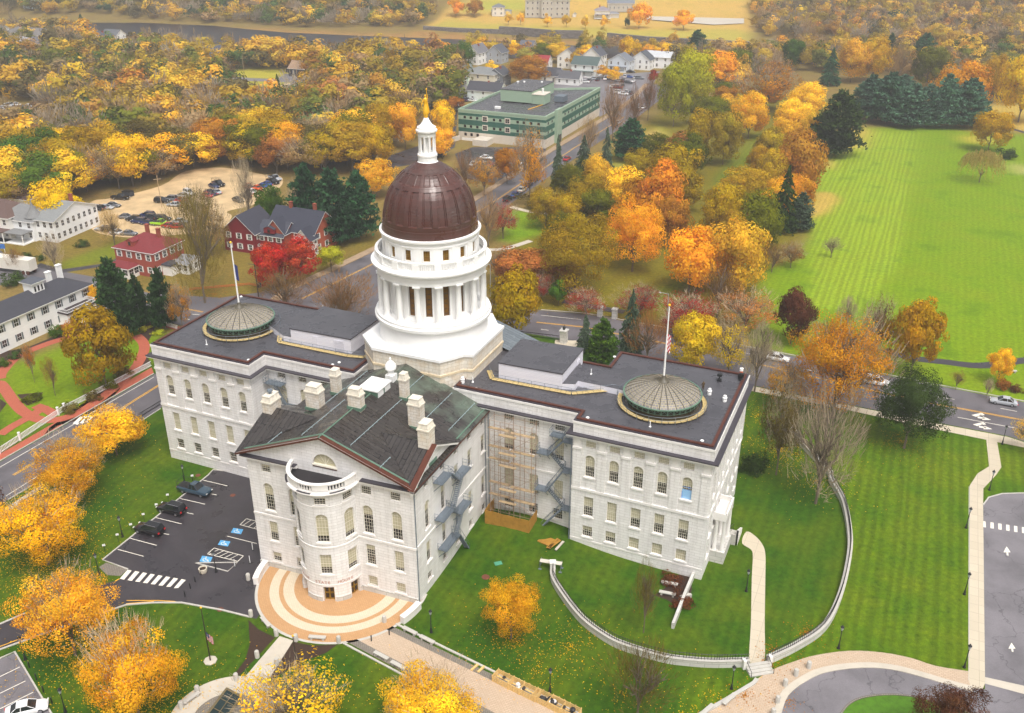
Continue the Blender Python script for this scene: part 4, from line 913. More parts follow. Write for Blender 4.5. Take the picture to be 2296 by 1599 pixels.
for i,(u,v,zt,du,dv) in enumerate(((-55.5,-5.8,24.5,1.2,1.2),(-55.9,-10.7,24.2,2.3,1.5),(-60.3,-15.0,23.9,1.5,2.3),(-47.4,-13.0,26.6,2.0,1.2),(-43.9,-5.8,26.2,1.1,1.1),(-39.8,-9.9,25.2,1.9,1.4),(-35.6,-14.9,25.0,1.6,1.8))):
    mb=MB(); zb=rz(u)-1.6; c=BW(u,v,zb)
    mb.box(c,(du,dv,zt-1.05-zb),0,ANG); mb.box(BW(u,v,zt-1.05),(du+.22,dv+.22,.22),1,ANG)
    # tapered cap
    a,b=du/2+.04,dv/2+.04; P0=[(-a,-b),(a,-b),(a,b),(-a,b)]; P1=[(x*.72,y*.86) for x,y in P0]; z0,z1=zt-.83,zt-.1
    for k in range(4):
        p,q=P0[k],P0[(k+1)%4]; r_,s_=P1[(k+1)%4],P1[k]; mb.face([BW(u+p[0],v+p[1],z0),BW(u+q[0],v+q[1],z0),BW(u+r_[0],v+r_[1],z1),BW(u+s_[0],v+s_[1],z1)],1)
    mb.box(BW(u,v,z1),(a*1.6,b*1.85,.14),1,ANG); mb.box(BW(u,v,rz(u)-.15 if abs(u+47.6)<12 else rz(u)-.2),(du+.25,dv+.25,.45),2,ANG)
    ch=cb(mb,'chimney',[CHIM if i!=6 else STONEW,simple('chimney_cap',lin(222,214,198),.85,var=.3,vs=2),VERD])
    if i==2: mb=MB(); mb.lathe(BW(u,v,zt),[(.22,0),(.22,.4),(.42,.45),(.36,.7),(.05,.8)],10); cb(mb,'vent_cowl',[STEELB],ch)
mb=MB(); mb.box(BW(-47.9,-7.2,22.4),(3.0,3.6,1.7),0,ANG); mb.box(BW(-47.9,-7.2,24.1),(3.3,3.9,.2),1,ANG)
for k in range(2): 
    for j in range(7): mb.box(BW(-46.37,-8.2+k*1.9,23.0+j*.14),(.05,1.5,.1),1,ANG)
cb(mb,'roof_hatch',[VERD,WHITE])
mb=MB(); c=BW(-47.3,-3.6,0); mb.box((c[0],c[1],23.2),(1.3,1.3,1.1),0,ANG); mb.lathe((c[0],c[1],24.3),[(.6,0),(.45,.15),(.42,.5),(.55,.65),(.82,.9),(.86,1.2),(.75,1.6),(.45,2.0),(.16,2.25),(.1,2.4),(.18,2.5),(.02,2.75)],18); cb(mb,'onion_vent',[WHITE])
# bow with balcony
BC=(-47.9,-21.0); BR=4.5; fW=F_c(BC,BR); aw=[R(-34)*BR,R(22)*BR,R(73)*BR-.05]; ops=[]
for s in aw: ops+=[(s,1.55,-.7,1.85,False),(s,1.65,4.0,7.3,False),(s,1.7,9.3,13.9,True),(s,1.6,15.3,16.5,False)]
e_=R(90)*BR; mb=MB(); facade(mb,fW,-e_,e_,-1.0,17.2,ops,.5,[round(-e_+2*e_*i/28,4) for i in range(29)])
for o in ops:
    if o[2]>3: fbox(mb,fW,o[0]-o[1]/2-.15,o[0]+o[1]/2+.15,o[2]-.25,o[2],-.13,0,1,2)
for z0,z1,d in ((8.35,8.6,-.08),(15.0,15.12,-.05),(2.1,2.25,-.06)): fbox(mb,fW,-e_,e_,z0,z1,d,0,1,28)
for a,b in ((-e_,aw[0]-.95),(aw[0]+.95,aw[1]-.95),(aw[1]+.95,aw[2]-.95),(aw[2]+.95,e_)): fbox(mb,fW,a,b,-1,.1,-.14,0,2,6)
bw=cb(mb,'entrance_bow',[STONE,TRIM,BASEST])
bl2={0:0,1:.35,2:.1,3:.5,4:0,5:.7,6:.8,7:.3,8:0,9:.8,10:.85,11:.1}
for i,o in enumerate(ops):
    if o[2]<0:
        mb=MB(); s=o[0]; mb.face([fW(s-.78,-.7,.48),fW(s+.78,-.7,.48),fW(s+.78,1.85,.48),fW(s-.78,1.85,.48)],0)
        for x in (-.38,.38):
            for z in (-.3,.75): mb.face([fW(s+x-.24,z,.44),fW(s+x+.24,z,.44),fW(s+x+.24,z+.75,.44),fW(s+x-.24,z+.75,.44)],1)
        for x in (-.78,-.03,.72): mb.face([fW(s+x,-.7,.42),fW(s+x+.06,-.7,.42),fW(s+x+.06,1.85,.42),fW(s+x,1.85,.42)],0)
        d_=cb(mb,'door',[BRONZE,GLASS],bw,'olive brass double door with dark grilles')
    else: window(fW,o,4 if o[3]-o[2]>2 else 4,4 if o[3]-o[2]<2.5 else 8,bl2[i],bw)
mb=MB(); P=[BW(BC[0]+4.95*math.cos(t),BC[1]+4.95*math.sin(t),17.5) for t in np.linspace(-PI,0,33)]; mb.face(P,2)
cB=BW(*BC,0)
def half(mb,prof,mi): mb.lathe(cB,prof,36,mi,True,-PI+ANG,0+ANG)
half(mb,[(4.5,16.85),(4.7,17.0),(5.15,17.2),(5.3,17.35),(5.25,17.5),(4.9,17.55)],0)
half(mb,[(4.55,17.5),(4.95,17.5),(4.95,17.7),(4.6,17.7)],0); half(mb,[(4.55,18.6),(5.0,18.6),(5.02,18.8),(4.5,18.82),(4.55,18.6)],0)
for k in range(7):
    a=-PI+PI*(k+.5)/7+ANG
    if k in (1,3,5):
        for j in range(5):
            t=a+R(-10+5*j); mb.lathe((cB[0]+4.77*math.cos(t),cB[1]+4.77*math.sin(t),17.7),[(.06,0),(.15,.25),(.07,.6),(.1,.9)],8,0)
    else: 
        for j in range(5): t=a+R(-10+5*j); mb.box((cB[0]+4.77*math.cos(t),cB[1]+4.77*math.sin(t),17.8),(.3,.44,.82),0,t)
for k in (1,3,5):
    a0_=-PI+PI*(k+.5)/7+ANG
    mb.lathe(cB,[(5.0,17.56),(5.28,17.54)],6,1,True,a0_-R(12),a0_+R(12))
cb(mb,'balcony',[TRIM,FLASH,simple('black_roofing',lin(34,30,34),.5,var=.3)],bw)
def letters(txt,fn,size,mat,parent,name='lettering'):
    cu=bpy.data.curves.new('t','FONT'); mbv=[];mbf=[]
    n=len(txt)
    for i,ch in enumerate(txt):
        if ch==' ': continue
        cu.body=ch; cu.size=size; cu.align_x='CENTER'; o=bpy.data.objects.new('t',cu); COL.objects.link(o); bpy.context.view_layer.update()
        m=bpy.data.meshes.new_from_object(o); b=len(mbv)
        for v in m.vertices: mbv.append(fn(i,v.co.x,v.co.y))
        for p in m.polygons: mbf.append([b+k for k in p.vertices])
        bpy.data.objects.remove(o); bpy.data.meshes.remove(m)
    mb=MB(); mb.v=mbv; mb.f=[tuple(f) for f in mbf]; mb.m=[0]*len(mbf); mb.uv=[None]*len(mbf); mb.sm=[False]*len(mbf)
    return mb
TXT='MAINE  STATE  HOUSE'
mb=letters(TXT,lambda i,x,y: fW((i-(len(TXT)-1)/2)*.46+1.0+x,2.45+y,-.05),.62,None,None); cb(mb,'lettering',[simple('bronze_letters',lin(178,110,84),.5)],bw)
# curved low walls of the terrace
for a0_,a1_,l_ in ((R(186),R(205),'left'),(R(341),R(358),'right')):
    mb=MB(); L=[uvc(12.35,a0_+(a1_-a0_)*i/8) for i in range(9)]; ribbon(mb,L,-.35,.35,GZ-.3,GZ+1.0); ribbon(mb,L,-.42,.42,GZ+1.002,GZ+1.18)
    c=L[0]; o=mb.build('low_wall',TRIM,None,loc=(*c,GZ),org=(*c,GZ)); tag(o,'curved low granite wall at the %s end of the terrace'%l_,'wall')
# east block behind the dome, mechanical penthouses, skylights
mb=MB(); P=[(-60,18),(-35,18),(-35,22.4),(-60,22.4)]
for a,b in zip(P,P[1:]+P[:1]): wallseg(mb,a,b,-1.5,18.5)
cb(mb,'rear_wall',[STONE])
mb=MB(); mb.face([BW(-47.5,16,24.7),BW(-34.4,16,20.5),BW(-34.4,22.9,20.5),BW(-47.5,22.9,24.7)],0,[(0,0),(15,0),(15,7),(0,7)]); mb.face([BW(-60.6,16,20.5),BW(-47.5,16,24.7),BW(-47.5,22.9,24.7),BW(-60.6,22.9,20.5)],0,[(0,0),(15,0),(15,7),(0,7)])
cb(mb,'rear_roof',[mk_seam('grey_seam_roof',lin(112,120,126),lin(98,106,112),lin(50,56,60),.7,0)])
SIDING=uvmat('white_siding',lin(226,224,232),lin(218,216,226),lin(188,186,196),40,.25,.015,rough=.6,stain=.08,off=0)
def pent(poly,z0,z1,extra=None):
    mb=MB(); mb.prism(poly,z0,z1,0,f=fB,top=1); mb.prism(poff(poly,.1),z1+.002,z1+.16,2,top=1,f=fB); return mb
mb=pent([(-35.0,7.3),(-24.9,7.6),(-24.9,16.9),(-35.0,16.4)],20.9,23.5); mb.prism([(-24.88,7.6),(-23.0,8.2),(-23.0,9.4),(-15.5,9.2),(-15.5,10.2),(-22,10.6),(-24.88,15.5)],20.9,21.95,0,top=1,f=fB)
ph=cb(mb,'penthouse',[SIDING,MEMB,FLASH],cap,'flat grey-topped white penthouse on the right roof')
mb=MB(); mb.box(BW(-24.85,14.6,21.4),(.06,1.2,1.4),0,ANG); 
for j in range(8): mb.box(BW(-24.8,14.6,21.5+j*.16),(.06,1.0,.08),0,ANG)
cb(mb,'louvre',[SIDING],ph)
mb=pent([(-71.2,5.3),(-60.0,5.6),(-60.0,14.9),(-71.2,14.9)],20.9,23.5); mb.prism([(-79,8.8),(-72.8,5.4),(-71.22,5.4),(-71.22,14.8),(-74,14.8)],20.9,21.95,0,top=1,f=fB)
ph=cb(mb,'penthouse',[SIDING,MEMB,FLASH],cap,'long white penthouse on the left roof beside the dome')
mb=MB()
for j in range(10): mb.box(BW(-62.2,5.5,21.3+j*.18),(1.9,.06,.1),0,ANG)
mb.box(BW(-66.6,5.4,20.95),(.9,.08,2.0),0,ANG); cb(mb,'louvre',[SIDING],ph)
def mk_slate():
    m,nt,b=newmat('dome_slates'); tc=N(nt,'ShaderNodeTexCoord'); br=N(nt,'ShaderNodeTexBrick',Scale=1.,**{'Mortar Size':.03,'Brick Width':.55,'Row Height':.4})
    br.inputs['Color1'].default_value=lin(134,128,126); br.inputs['Color2'].default_value=lin(108,104,104); br.inputs['Mortar'].default_value=lin(176,164,120)
    nt.links.new(tc.outputs['UV'],br.inputs[0]); nt.links.new(br.outputs[0],b.inputs['Base Color']); b.inputs['Roughness'].default_value=.35; return m
SLATE=mk_slate()
for (u,v,l_) in ((-10.1,9.3,'right'),(-82.6,7.2,'left')):
    c=BW(u,v,0); mb=MB(); Rr=5.55
    zb=22.85
    pr=[(Rr-.1,zb+.02),(Rr*.85,zb+.5),(Rr*.66,zb+.98),(Rr*.45,zb+1.4),(Rr*.22,zb+1.75),(.5,zb+1.95)]
    mb.lathe(c,pr,28,0,False,uvr=Rr)
    sk=cb(mb,'skylight_dome',[SLATE])
    mb=MB()
    for k in range(28):
        a=2*PI*k/28
        for (r0,z0),(r1,z1) in zip(pr,pr[1:]): mb.tube((c[0]+r0*math.cos(a),c[1]+r0*math.sin(a),z0+.03),(c[0]+r1*math.cos(a),c[1]+r1*math.sin(a),z1+.03),.05,n=4,cap=False,smooth=False)
    mb.lathe((c[0],c[1],zb),[(.95,1.8),(.75,2.0),(.35,2.35),(.25,2.7),(.01,2.75)],16); cb(mb,'ribs',[simple('rib_copper',lin(84,78,64),.45,var=.3)],sk)
    mb=MB(); mb.lathe((c[0],c[1],0),[(5.0,21.9),(Rr-.3,21.95),(Rr-.3,22.0)],48); 
    for k in range(36):
        a=2*PI*k/36; mb.box((c[0]+(Rr-.38)*math.cos(a),c[1]+(Rr-.38)*math.sin(a),21.9),(.16,.16,.95),0,a)
        b_=a+2*PI/36
        for s_,e_2 in ((0,1),(1,0)): 
            za,zb_=(22.0,22.75) if s_==0 else (22.75,22.0); rr=Rr-.4
            mb.tube((c[0]+rr*math.cos(a),c[1]+rr*math.sin(a),za),(c[0]+rr*math.cos(b_),c[1]+rr*math.sin(b_),zb_),.035,n=4,cap=False)
    mb.lathe((c[0],c[1],0),[(Rr-.45,22.7),(Rr+.08,22.72),(Rr+.12,22.9),(Rr-.1,22.92)],48); cb(mb,'skylight_band',[VERD],sk)
    mb=MB(); mb.lathe((c[0],c[1],0),[(Rr-.1,21.1),(Rr-.5,21.3),(Rr-.62,22.75)],48); cb(mb,'skylight_glazing',[simple('amber_dim',lin(60,52,34),.15,var=.6,vs=1.5)],sk)
    mb=MB()
    for k in range(44):
        a=2*PI*(k+.5)/44
        if l_=='left' and R(20)<(a-ANG)%(2*PI)<R(70): continue
        mb.box((c[0]+(Rr+.55)*math.cos(a),c[1]+(Rr+.55)*math.sin(a),21.35),(.62,.8,.06),0,a)
    cb(mb,'duckboard',[simple('duckboard_planks',lin(196,172,116),.7,var=.25,vs=3)],cap)
    mb=MB(); 
    for z in (21.75,22.25): 
        for k in range(44): a=2*PI*k/44;b_=2*PI*(k+1)/44; rr=Rr+.95; mb.tube((c[0]+rr*math.cos(a),c[1]+rr*math.sin(a),z),(c[0]+rr*math.cos(b_),c[1]+rr*math.sin(b_),z),.03,n=4,cap=False)
    for k in range(22): a=2*PI*k/22; mb.tube((c[0]+rr*math.cos(a),c[1]+rr*math.sin(a),21.05),(c[0]+rr*math.cos(a),c[1]+rr*math.sin(a),22.25),.03,n=4)
    cb(mb,'guard_rail',[STEELB],cap)
    # flagpole
    fp=empty('flagpole',(c[0],c[1],zb+1.9),0,'white flagpole with gold ball on the %s skylight dome'%l_,'flagpole')
    mb=MB(); mb.tube((0,0,0),(0,0,11.2 if l_=='left' else 11.5),.16,.08,8); o=mb.build('pole',WHITE,fp); mb=MB(); mb.ball((0,0,11.35 if l_=='left' else 11.65),.2,8); mb.build('finial',GOLD,fp)
    mb=MB()
    fcols=['flag_blue','flag_blue'] if l_=='left' else ['flag_red','flag_white']
    h0=7.6 if l_=='left' else 7.3
    for k in range(8):
        for j in range(3):
            x0,x1=.1+j*.16,.1+(j+1)*.16; w0,w1=.09*math.sin(j*2.1),.09*math.sin((j+1)*2.1); z0,z1=h0-k*.34,h0-(k+1)*.34
            mb.face([(x0,w0,z0-j*.1),(x1,w1,z0-(j+1)*.1),(x1,w1,z1-(j+1)*.1),(x0,w0,z1-j*.1)],(k+j)%2)
    FL={'flag_blue':lin(40,50,110),'flag_red':lin(190,40,50),'flag_white':lin(225,220,220)}
    o=mb.build('flag',[simple(q,FL[q],.8) for q in fcols],fp)
# duckboards along the link roofs with hand rails
DUCK=simple('duckboard_planks',lin(196,172,116),.7,var=.25,vs=3)
for P in ([(-37.2,8.6),(-35.6,6.3),(-23,6.6),(-17.5,10.3),(-16.3,9.8)],[(-76.8,10.3),(-73.0,4.4),(-60,4.4),(-57.3,5.0),(-56.6,8.5)]):
    L=[BW(*p)[:2] for p in P]; mb=MB(); 
    for a,b in zip(L,L[1:]):
        n=max(1,int(math.dist(a,b)/.8)); an=math.atan2(b[1]-a[1],b[0]-a[0])
        for i in range(n): t=(i+.5)/n; mb.box((a[0]+(b[0]-a[0])*t,a[1]+(b[1]-a[1])*t,21.2),(math.dist(a,b)/n-.06,.75,.07),0,an)
    cb(mb,'duckboard',[DUCK]); mb=MB(); 
    O_=offs(L,.0)
    for a,b in zip(O_,O_[1:]):
        for z in (21.6,22.05): mb.tube((*a,z),(*b,z),.028,n=4)
        n=max(1,int(math.dist(a,b)/2))
        for i in range(n): t=i/n; mb.tube((a[0]+(b[0]-a[0])*t,a[1]+(b[1]-a[1])*t,21.05),(a[0]+(b[0]-a[0])*t,a[1]+(b[1]-a[1])*t,22.05),.028,n=4)
    cb(mb,'guard_rail',[STEELB])
# small roof fittings
for (u,v,k) in ((-39.3,3.6,0),(-18.5,.9,1),(-2.3,1.1,1),(-91,17.9,1),(-73.6,-2.9,1),(-60.5,.9,1),(-9.8,2.1,2),(-83.5,-.8,2),(-4.4,14.6,3),(-1.9,13.4,3),(-38,4.4,2),(-22.5,14,2),(-1,21,4),(-4,19.5,4),(-21,21,1),(-36.6,2.6,1),(-74,18.8,2),(-60,2,1)):
    mb=MB(); c=BW(u,v,21.06)
    if k in (0,3): mb.lathe(c,[(.32,0),(.32,.3),(.24,.35),(.36,.5),(.36,.65),(.22,.7),(.25,.95),(.05,1.1)],14,0)
    elif k==1: mb.lathe(c,[(.24,0),(.26,.12),(.2,.18),(.01,.2)],12,0)
    elif k==2: mb.tube(c,(c[0],c[1],c[2]+.85),.07,n=8); mb.lathe((c[0],c[1],c[2]),[(.2,0),(.08,.12)],8,0)
    else: mb.lathe(c,[(.4,0),(.35,.3),(.12,.35),(.12,.8)],10,1); mb.box((c[0],c[1],c[2]+.8),(.7,.5,.35),1,ANG)
    cb(mb,'roof_vent',[WHITE,IRON])
# drainpipes
mb=MB()
for q in ((-34.72,-20.4),(-34.72,1.6),(-34.3,1.82),(-20.3,-.36)): mb.tube(BW(*q,GZ),BW(*q,18),.07,n=6,smooth=True)
cb(mb,'drainpipe',[STEELB])
# side porch
mb=MB(); mb.box(BW(.85,6.9,-1),(2.1,5.0,2.3),0,ANG); po=cb(mb,'side_porch',[BASEST,TRIM]); mb=MB(); mb.box(BW(.75,6.9,6.7),(1.9,4.9,.45),1,ANG)
for a in ((.7,4.55,1.8,.25),(.7,9.25,1.8,.25),(1.58,6.9,.25,4.9)): mb.box(BW(a[0],a[1],7.15),(a[2],a[3],.8),1,ANG)
cb(mb,'porch_balcony',[BASEST,TRIM],po)
for u,v in ((1.4,4.9),(1.4,8.9),(.3,4.9),(.3,8.9)): mb=MB(); mb.lathe(BW(u,v,0),[(.36,1.3),(.3,1.5),(.27,6.2),(.38,6.5),(.4,6.7)],12); cb(mb,'porch_column',[TRIM],po)
mb=MB()
for i in range(9): mb.box(BW(1.6,9.8+i*.38,GZ-.1),(2.0,.4,2.0-i*.2),0,ANG)
for u in (.45,2.75):
    mb.face([BW(u-.15,9.6,GZ),BW(u-.15,13.4,GZ),BW(u-.15,13.4,GZ+.8),BW(u-.15,9.6,2.1)],1); mb.face([BW(u+.15,9.6,GZ),BW(u+.15,13.4,GZ),BW(u+.15,13.4,GZ+.8),BW(u+.15,9.6,2.1)],1); mb.face([BW(u-.15,13.4,GZ+.8),BW(u+.15,13.4,GZ+.8),BW(u+.15,9.6,2.1),BW(u-.15,9.6,2.1)],1)
    mb.face([BW(u-.15,13.4,GZ),BW(u+.15,13.4,GZ),BW(u+.15,13.4,GZ+.8),BW(u-.15,13.4,GZ+.8)],1)
cb(mb,'porch_steps',[GRAN,TRIM],po)
mb=MB(); 
for u in (1.6,): 
    mb.tube(BW(u,9.8,2.3),BW(u,13.3,.6),.04,n=5)
    for t in (0,.5,1): v=9.8+3.5*t; z=1.3-t*1.9; mb.tube(BW(u,v,z),BW(u,v,z+1.1),.03,n=5)
cb(mb,'hand_rail',[IRON],po)
# ------------------------------------------------------------------ fire escapes
def platform(mb,f,s0,s1,z,d0=-1.5,d1=-.05):
    fbox(mb,f,s0,s1,z-.1,z,d0,d1,0)
    for a,b,c,d in ((s0,d0,s1,d0),(s0,d0,s0,d1),(s1,d0,s1,d1)):
        for h in (.5,1.05): mb.tube(f(a,z+h,b),f(c,z+h,d),.035,n=4)
        n=max(2,int((abs(c-a)+abs(d-b))/.5))
        for i in range(n+1): t=i/n; mb.tube(f(a+(c-a)*t,z,b+(d-b)*t),f(a+(c-a)*t,z+1.05,b+(d-b)*t),.022,n=3,cap=False)
    for s in (s0+.2,s1-.2): mb.tube(f(s,z-.1,d0+.2),f(s,z-1.5,d1),.05,n=4)
def flight(mb,f,sa,za,sb,zb,d0,d1):
    for d in (d0,d1):
        P=[f(sa,za,d),f(sb,zb,d),f(sb,zb-.22,d),f(sa,za-.22,d)]; mb.face(P,0); mb.tube(f(sa,za+.95,d),f(sb,zb+.95,d),.035,n=4)
        n=max(3,int(abs(sb-sa)/.7))
        for i in range(n+1): t=i/n; mb.tube(f(sa+(sb-sa)*t,za+(zb-za)*t,d),f(sa+(sb-sa)*t,za+(zb-za)*t+.95,d),.022,n=3,cap=False)
    n=max(3,int(abs(za-zb)/.21))
    for i in range(n): t=(i+.5)/n; s=sa+(sb-sa)*t; z=za+(zb-za)*t; fbox(mb,f,s-.13,s+.13,z-.03,z,d0,d1,0)
def fesc(f,plats,flights,label):
    e=empty('fire_escape',(0,0,0),0,label,'fire escape','steel fire escapes'); mb0=MB()
    c=f(plats[-1][0],GZ,-.7); e.location=c
    for p in plats: mb=MB(); platform(mb,f,*p); mb.build('landing',STEELB,e,org=c)
    for p in flights: mb=MB(); flight(mb,f,*p); mb.build('stair_flight',STEELB,e,org=c)
fesc(fER,[(-15.2,-12,15.8),(-9.8,-6.2,13.4),(-15.2,-11.6,9.7),(-9.8,-6.2,7.5),(-14.6,-10.2,4.3)],
 [(-12,15.8,-9.8,13.4,-1.5,-.75),(-9.0,13.4,-11.8,9.7,-1.5,-.75),(-11.6,9.7,-9.8,7.5,-.85,-.1),(-9.2,7.5,-11.4,4.3,-1.5,-.75),(-10.2,4.3,-7.4,-.2,-1.5,-.75)],'grey steel fire escape on the side wall of the pedimented ell')
fesc(fLR,[(-24,-22,17.2),(-22,-20.3,16.6),(-26,-24.2,13.8),(-21.9,-20.3,11.5),(-26.2,-24.4,7.4),(-21.9,-20.3,4.9)],
 [(-22,16.6,-24.2,13.8,-1.5,-.8),(-24.2,13.8,-21.9,11.5,-.75,-.1),(-21.9,11.5,-24.4,7.4,-1.5,-.8),(-24.4,7.4,-21.9,4.9,-.75,-.1),(-21.9,4.9,-25,.9,-1.5,-.8)],'grey steel fire escape zigzagging beside the scaffold in the right court')
fesc(fLL,[(-72.3,-69,16.7),(-69,-66.2,12.9),(-72.2,-70,8.3),(-68,-66,4.5)],
 [(-70.5,16.7,-68.4,12.9,-1.5,-.8),(-69,12.9,-70,8.3,-.75,-.1),(-70,8.3,-68,4.5,-1.5,-.8),(-68,4.5,-71,0,-.75,-.1)],'grey steel fire escape in the left court, half hidden by the ell roof')
# ------------------------------------------------------------------ scaffold and hoarding
RUST=simple('rusty_tube',lin(158,132,112),.6,var=.3,vs=2); PLANK=simple('scaffold_plank',lin(176,152,118),.7,var=.3,vs=2)
c=BW(-30,0,1); e=empty('scaffold',c,0,'tall rusty tube scaffold with plank decks in the right court','scaffold')
fS_=F_u(0)
mb=MB(); ZG_=.9
us_=[-33.1,-30.0,-26.4]; 
for v in (-.35,1.35):
    for u in us_+[-31.4,-28.2]: 
        mb.tube(BW(u,v,ZG_),BW(u,v,18.2+ (0 if v<0 else .4)),.05,n=5)
for z in np.arange(2.4,18.6,1.75):
    for v in (-.35,1.35): mb.tube(BW(-33.1,v,z),BW(-26.4,v,z),.035,n=4)
    for u in us_: mb.tube(BW(u,-.35,z),BW(u,1.35,z),.035,n=4)
for i,z in enumerate((3,6.5,10,13.5)):
    for u0,u1 in ((-33.1,-30),(-30,-26.4)): mb.tube(BW(u0,-.38,z if i%2 else z+3),BW(u1,-.38,z+3 if i%2 else z),.03,n=4)
for u in (-31.2,-28.7): 
    for v in (-1.5,): mb.tube(BW(u,v,ZG_),BW(u,v,17.8),.04,n=5)
    for z in (5.2,7.0,11.2,13.2,16.4): mb.tube(BW(u,-1.5,z+1),BW(u,-.35,z+1),.03,n=4)
for z in (5.2,7.0,11.2,13.2,16.4): mb.tube(BW(-31.2,-1.5,z+1),BW(-28.7,-1.5,z+1),.03,n=4)
mb.build('tube_frame',[RUST],e,org=c)
for z in (4.9,7.1,11.3,13.4,16.5):
    for (u0,u1,v0,v1,dz) in ((-33.4,-30.1,-.25,.3,.15),(-29.9,-26.1,-.25,.3,-.05),(-31.3,-28.6,-1.3,-.75,-.1)):
        mb=MB(); mb.prism([(u0,v0),(u1,v0),(u1,v1),(u0,v1)],z+dz,z+dz+.08,f=fB); mb.build('plank_deck',[PLANK],e,org=c)
mb=MB(); 
Q=[(-33.3,1.5),(-33.3,-1.9),(-26.1,-1.9),(-26.1,1.2)]
for a,b in zip(Q,Q[1:]):
    n=6 if abs(a[0]-b[0])>2 else 3
    for i in range(n):
        p=(a[0]+(b[0]-a[0])*i/n,a[1]+(b[1]-a[1])*i/n); q=(a[0]+(b[0]-a[0])*(i+1)/n,a[1]+(b[1]-a[1])*(i+1)/n); nx_=(q[1]-p[1]),-(q[0]-p[0]); L_=math.hypot(*nx_); nx_=(nx_[0]/L_*.06*(1+i%2*.5),nx_[1]/L_*.06*(1+i%2*.5))
        mb.prism([p,q,(q[0]+nx_[0],q[1]+nx_[1]),(p[0]+nx_[0],p[1]+nx_[1])],.1,3.2+.05*(i%2),f=fB)
c2=BW(-29.7,-1.9,.9); o=mb.build('plywood_hoarding',[WOODP],None,loc=c2,org=c2); tag(o,'ochre plywood hoarding round the foot of the scaffold','hoarding')
# ------------------------------------------------------------------ trees
def mk_leaf(name,attr=None,tr=.3,vmin=.6,vmax=1.25,hue=.05):
    m=bpy.data.materials.new(name); m.use_nodes=True; nt=m.node_tree; nt.nodes.clear()
    out=N(nt,'ShaderNodeOutputMaterial'); d=N(nt,'ShaderNodeBsdfDiffuse'); t=N(nt,'ShaderNodeBsdfTranslucent'); mx=N(nt,'ShaderNodeMixShader'); mx.inputs[0].default_value=tr
    a=N(nt,'ShaderNodeAttribute',attribute_name='tint'); h=N(nt,'ShaderNodeHueSaturation')
    if attr: c=N(nt,'ShaderNodeAttribute',attribute_name=attr).outputs['Color']
    else: c=N(nt,'ShaderNodeObjectInfo').outputs['Color']
    mr=N(nt,'ShaderNodeMapRange'); mr.inputs['To Min'].default_value=vmin; mr.inputs['To Max'].default_value=vmax
    mh=N(nt,'ShaderNodeMapRange'); mh.inputs['To Min'].default_value=.5+hue*1.1; mh.inputs['To Max'].default_value=.5-hue*.45
    sp=N(nt,'ShaderNodeSeparateXYZ'); nt.links.new(a.outputs['Vector'],sp.inputs[0])
    nt.links.new(sp.outputs[0],mr.inputs['Value']); nt.links.new(sp.outputs[1],mh.inputs['Value'])
    nt.links.new(mr.outputs[0],h.inputs['Value']); nt.links.new(mh.outputs[0],h.inputs['Hue']); nt.links.new(c,h.inputs['Color'])
    nt.links.new(h.outputs[0],d.inputs[0]); nt.links.new(h.outputs[0],t.inputs[0]); nt.links.new(d.outputs[0],mx.inputs[1]); nt.links.new(t.outputs[0],mx.inputs[2]); nt.links.new(mx.outputs[0],out.inputs[0])
    MATS[name]=m; return m
LEAF=mk_leaf('leaves',hue=.018,vmin=.6,vmax=1.42,tr=.38); NEEDLE=mk_leaf('needles',tr=.12,vmin=.5,vmax=1.35,hue=.02); TWIG=mk_leaf('twigs',tr=0,vmin=.6,vmax=1.3,hue=.015); STUFFL=mk_leaf('woodland_leaves','wcol',.35,.84,1.08,.006)
BARK=simple('bark',lin(112,98,82),.9,var=.3,vs=3); BARKD=simple('dark_bark',lin(60,50,42),.9,var=.3,vs=3)
def unit(v): return v/(np.linalg.norm(v,axis=-1,keepdims=True)+1e-9)
def quads(P,Nn,size,rs,asp=1.0,dirs=None):
    """P centres, Nn normals -> 4 corners per leaf"""
    n=len(P); r=rs.normal(size=(n,3)) if dirs is None else dirs
    t=unit(r-np.sum(r*Nn,1,keepdims=True)*Nn) if dirs is None else unit(dirs)
    b=unit(np.cross(Nn,t)); s=size*rs.uniform(.6,1.3,(n,1)) if np.ndim(size)==0 else size
    t=t*s; b=b*s*asp
    return np.stack([P-t-b*.6,P+t*.25-b,P+t+b*.2,P-t*.2+b],1) if asp>.3 else np.stack([P-t-b,P+t-b*.3,P+t+b*.3,P-t+b],1)
def meshq(name,V,tint,mat,wcol=None,extra=None):
    """V (n,4,3) quads with per-leaf tint (n,2)"""
    n=len(V); me=bpy.data.meshes.new(name); me.vertices.add(n*4); me.vertices.foreach_set('co',V.reshape(-1).astype(np.float32))
    me.loops.add(n*4); me.loops.foreach_set('vertex_index',np.arange(n*4,dtype=np.int32)); me.polygons.add(n); me.polygons.foreach_set('loop_start',np.arange(n,dtype=np.int32)*4)
    me.update(calc_edges=True)
    t=me.attributes.new('tint','FLOAT_VECTOR','POINT'); tt=np.zeros((n*4,3),np.float32); tt[:,:2]=np.repeat(tint,4,0); t.data.foreach_set('vector',tt.ravel())
    if wcol is not None:
        c=me.color_attributes.new('wcol','FLOAT_COLOR','POINT'); cc=np.ones((n*4,4),np.float32); cc[:,:3]=np.repeat(wcol,4,0); c.data.foreach_set('color',cc.ravel())
    me.materials.append(mat); return me
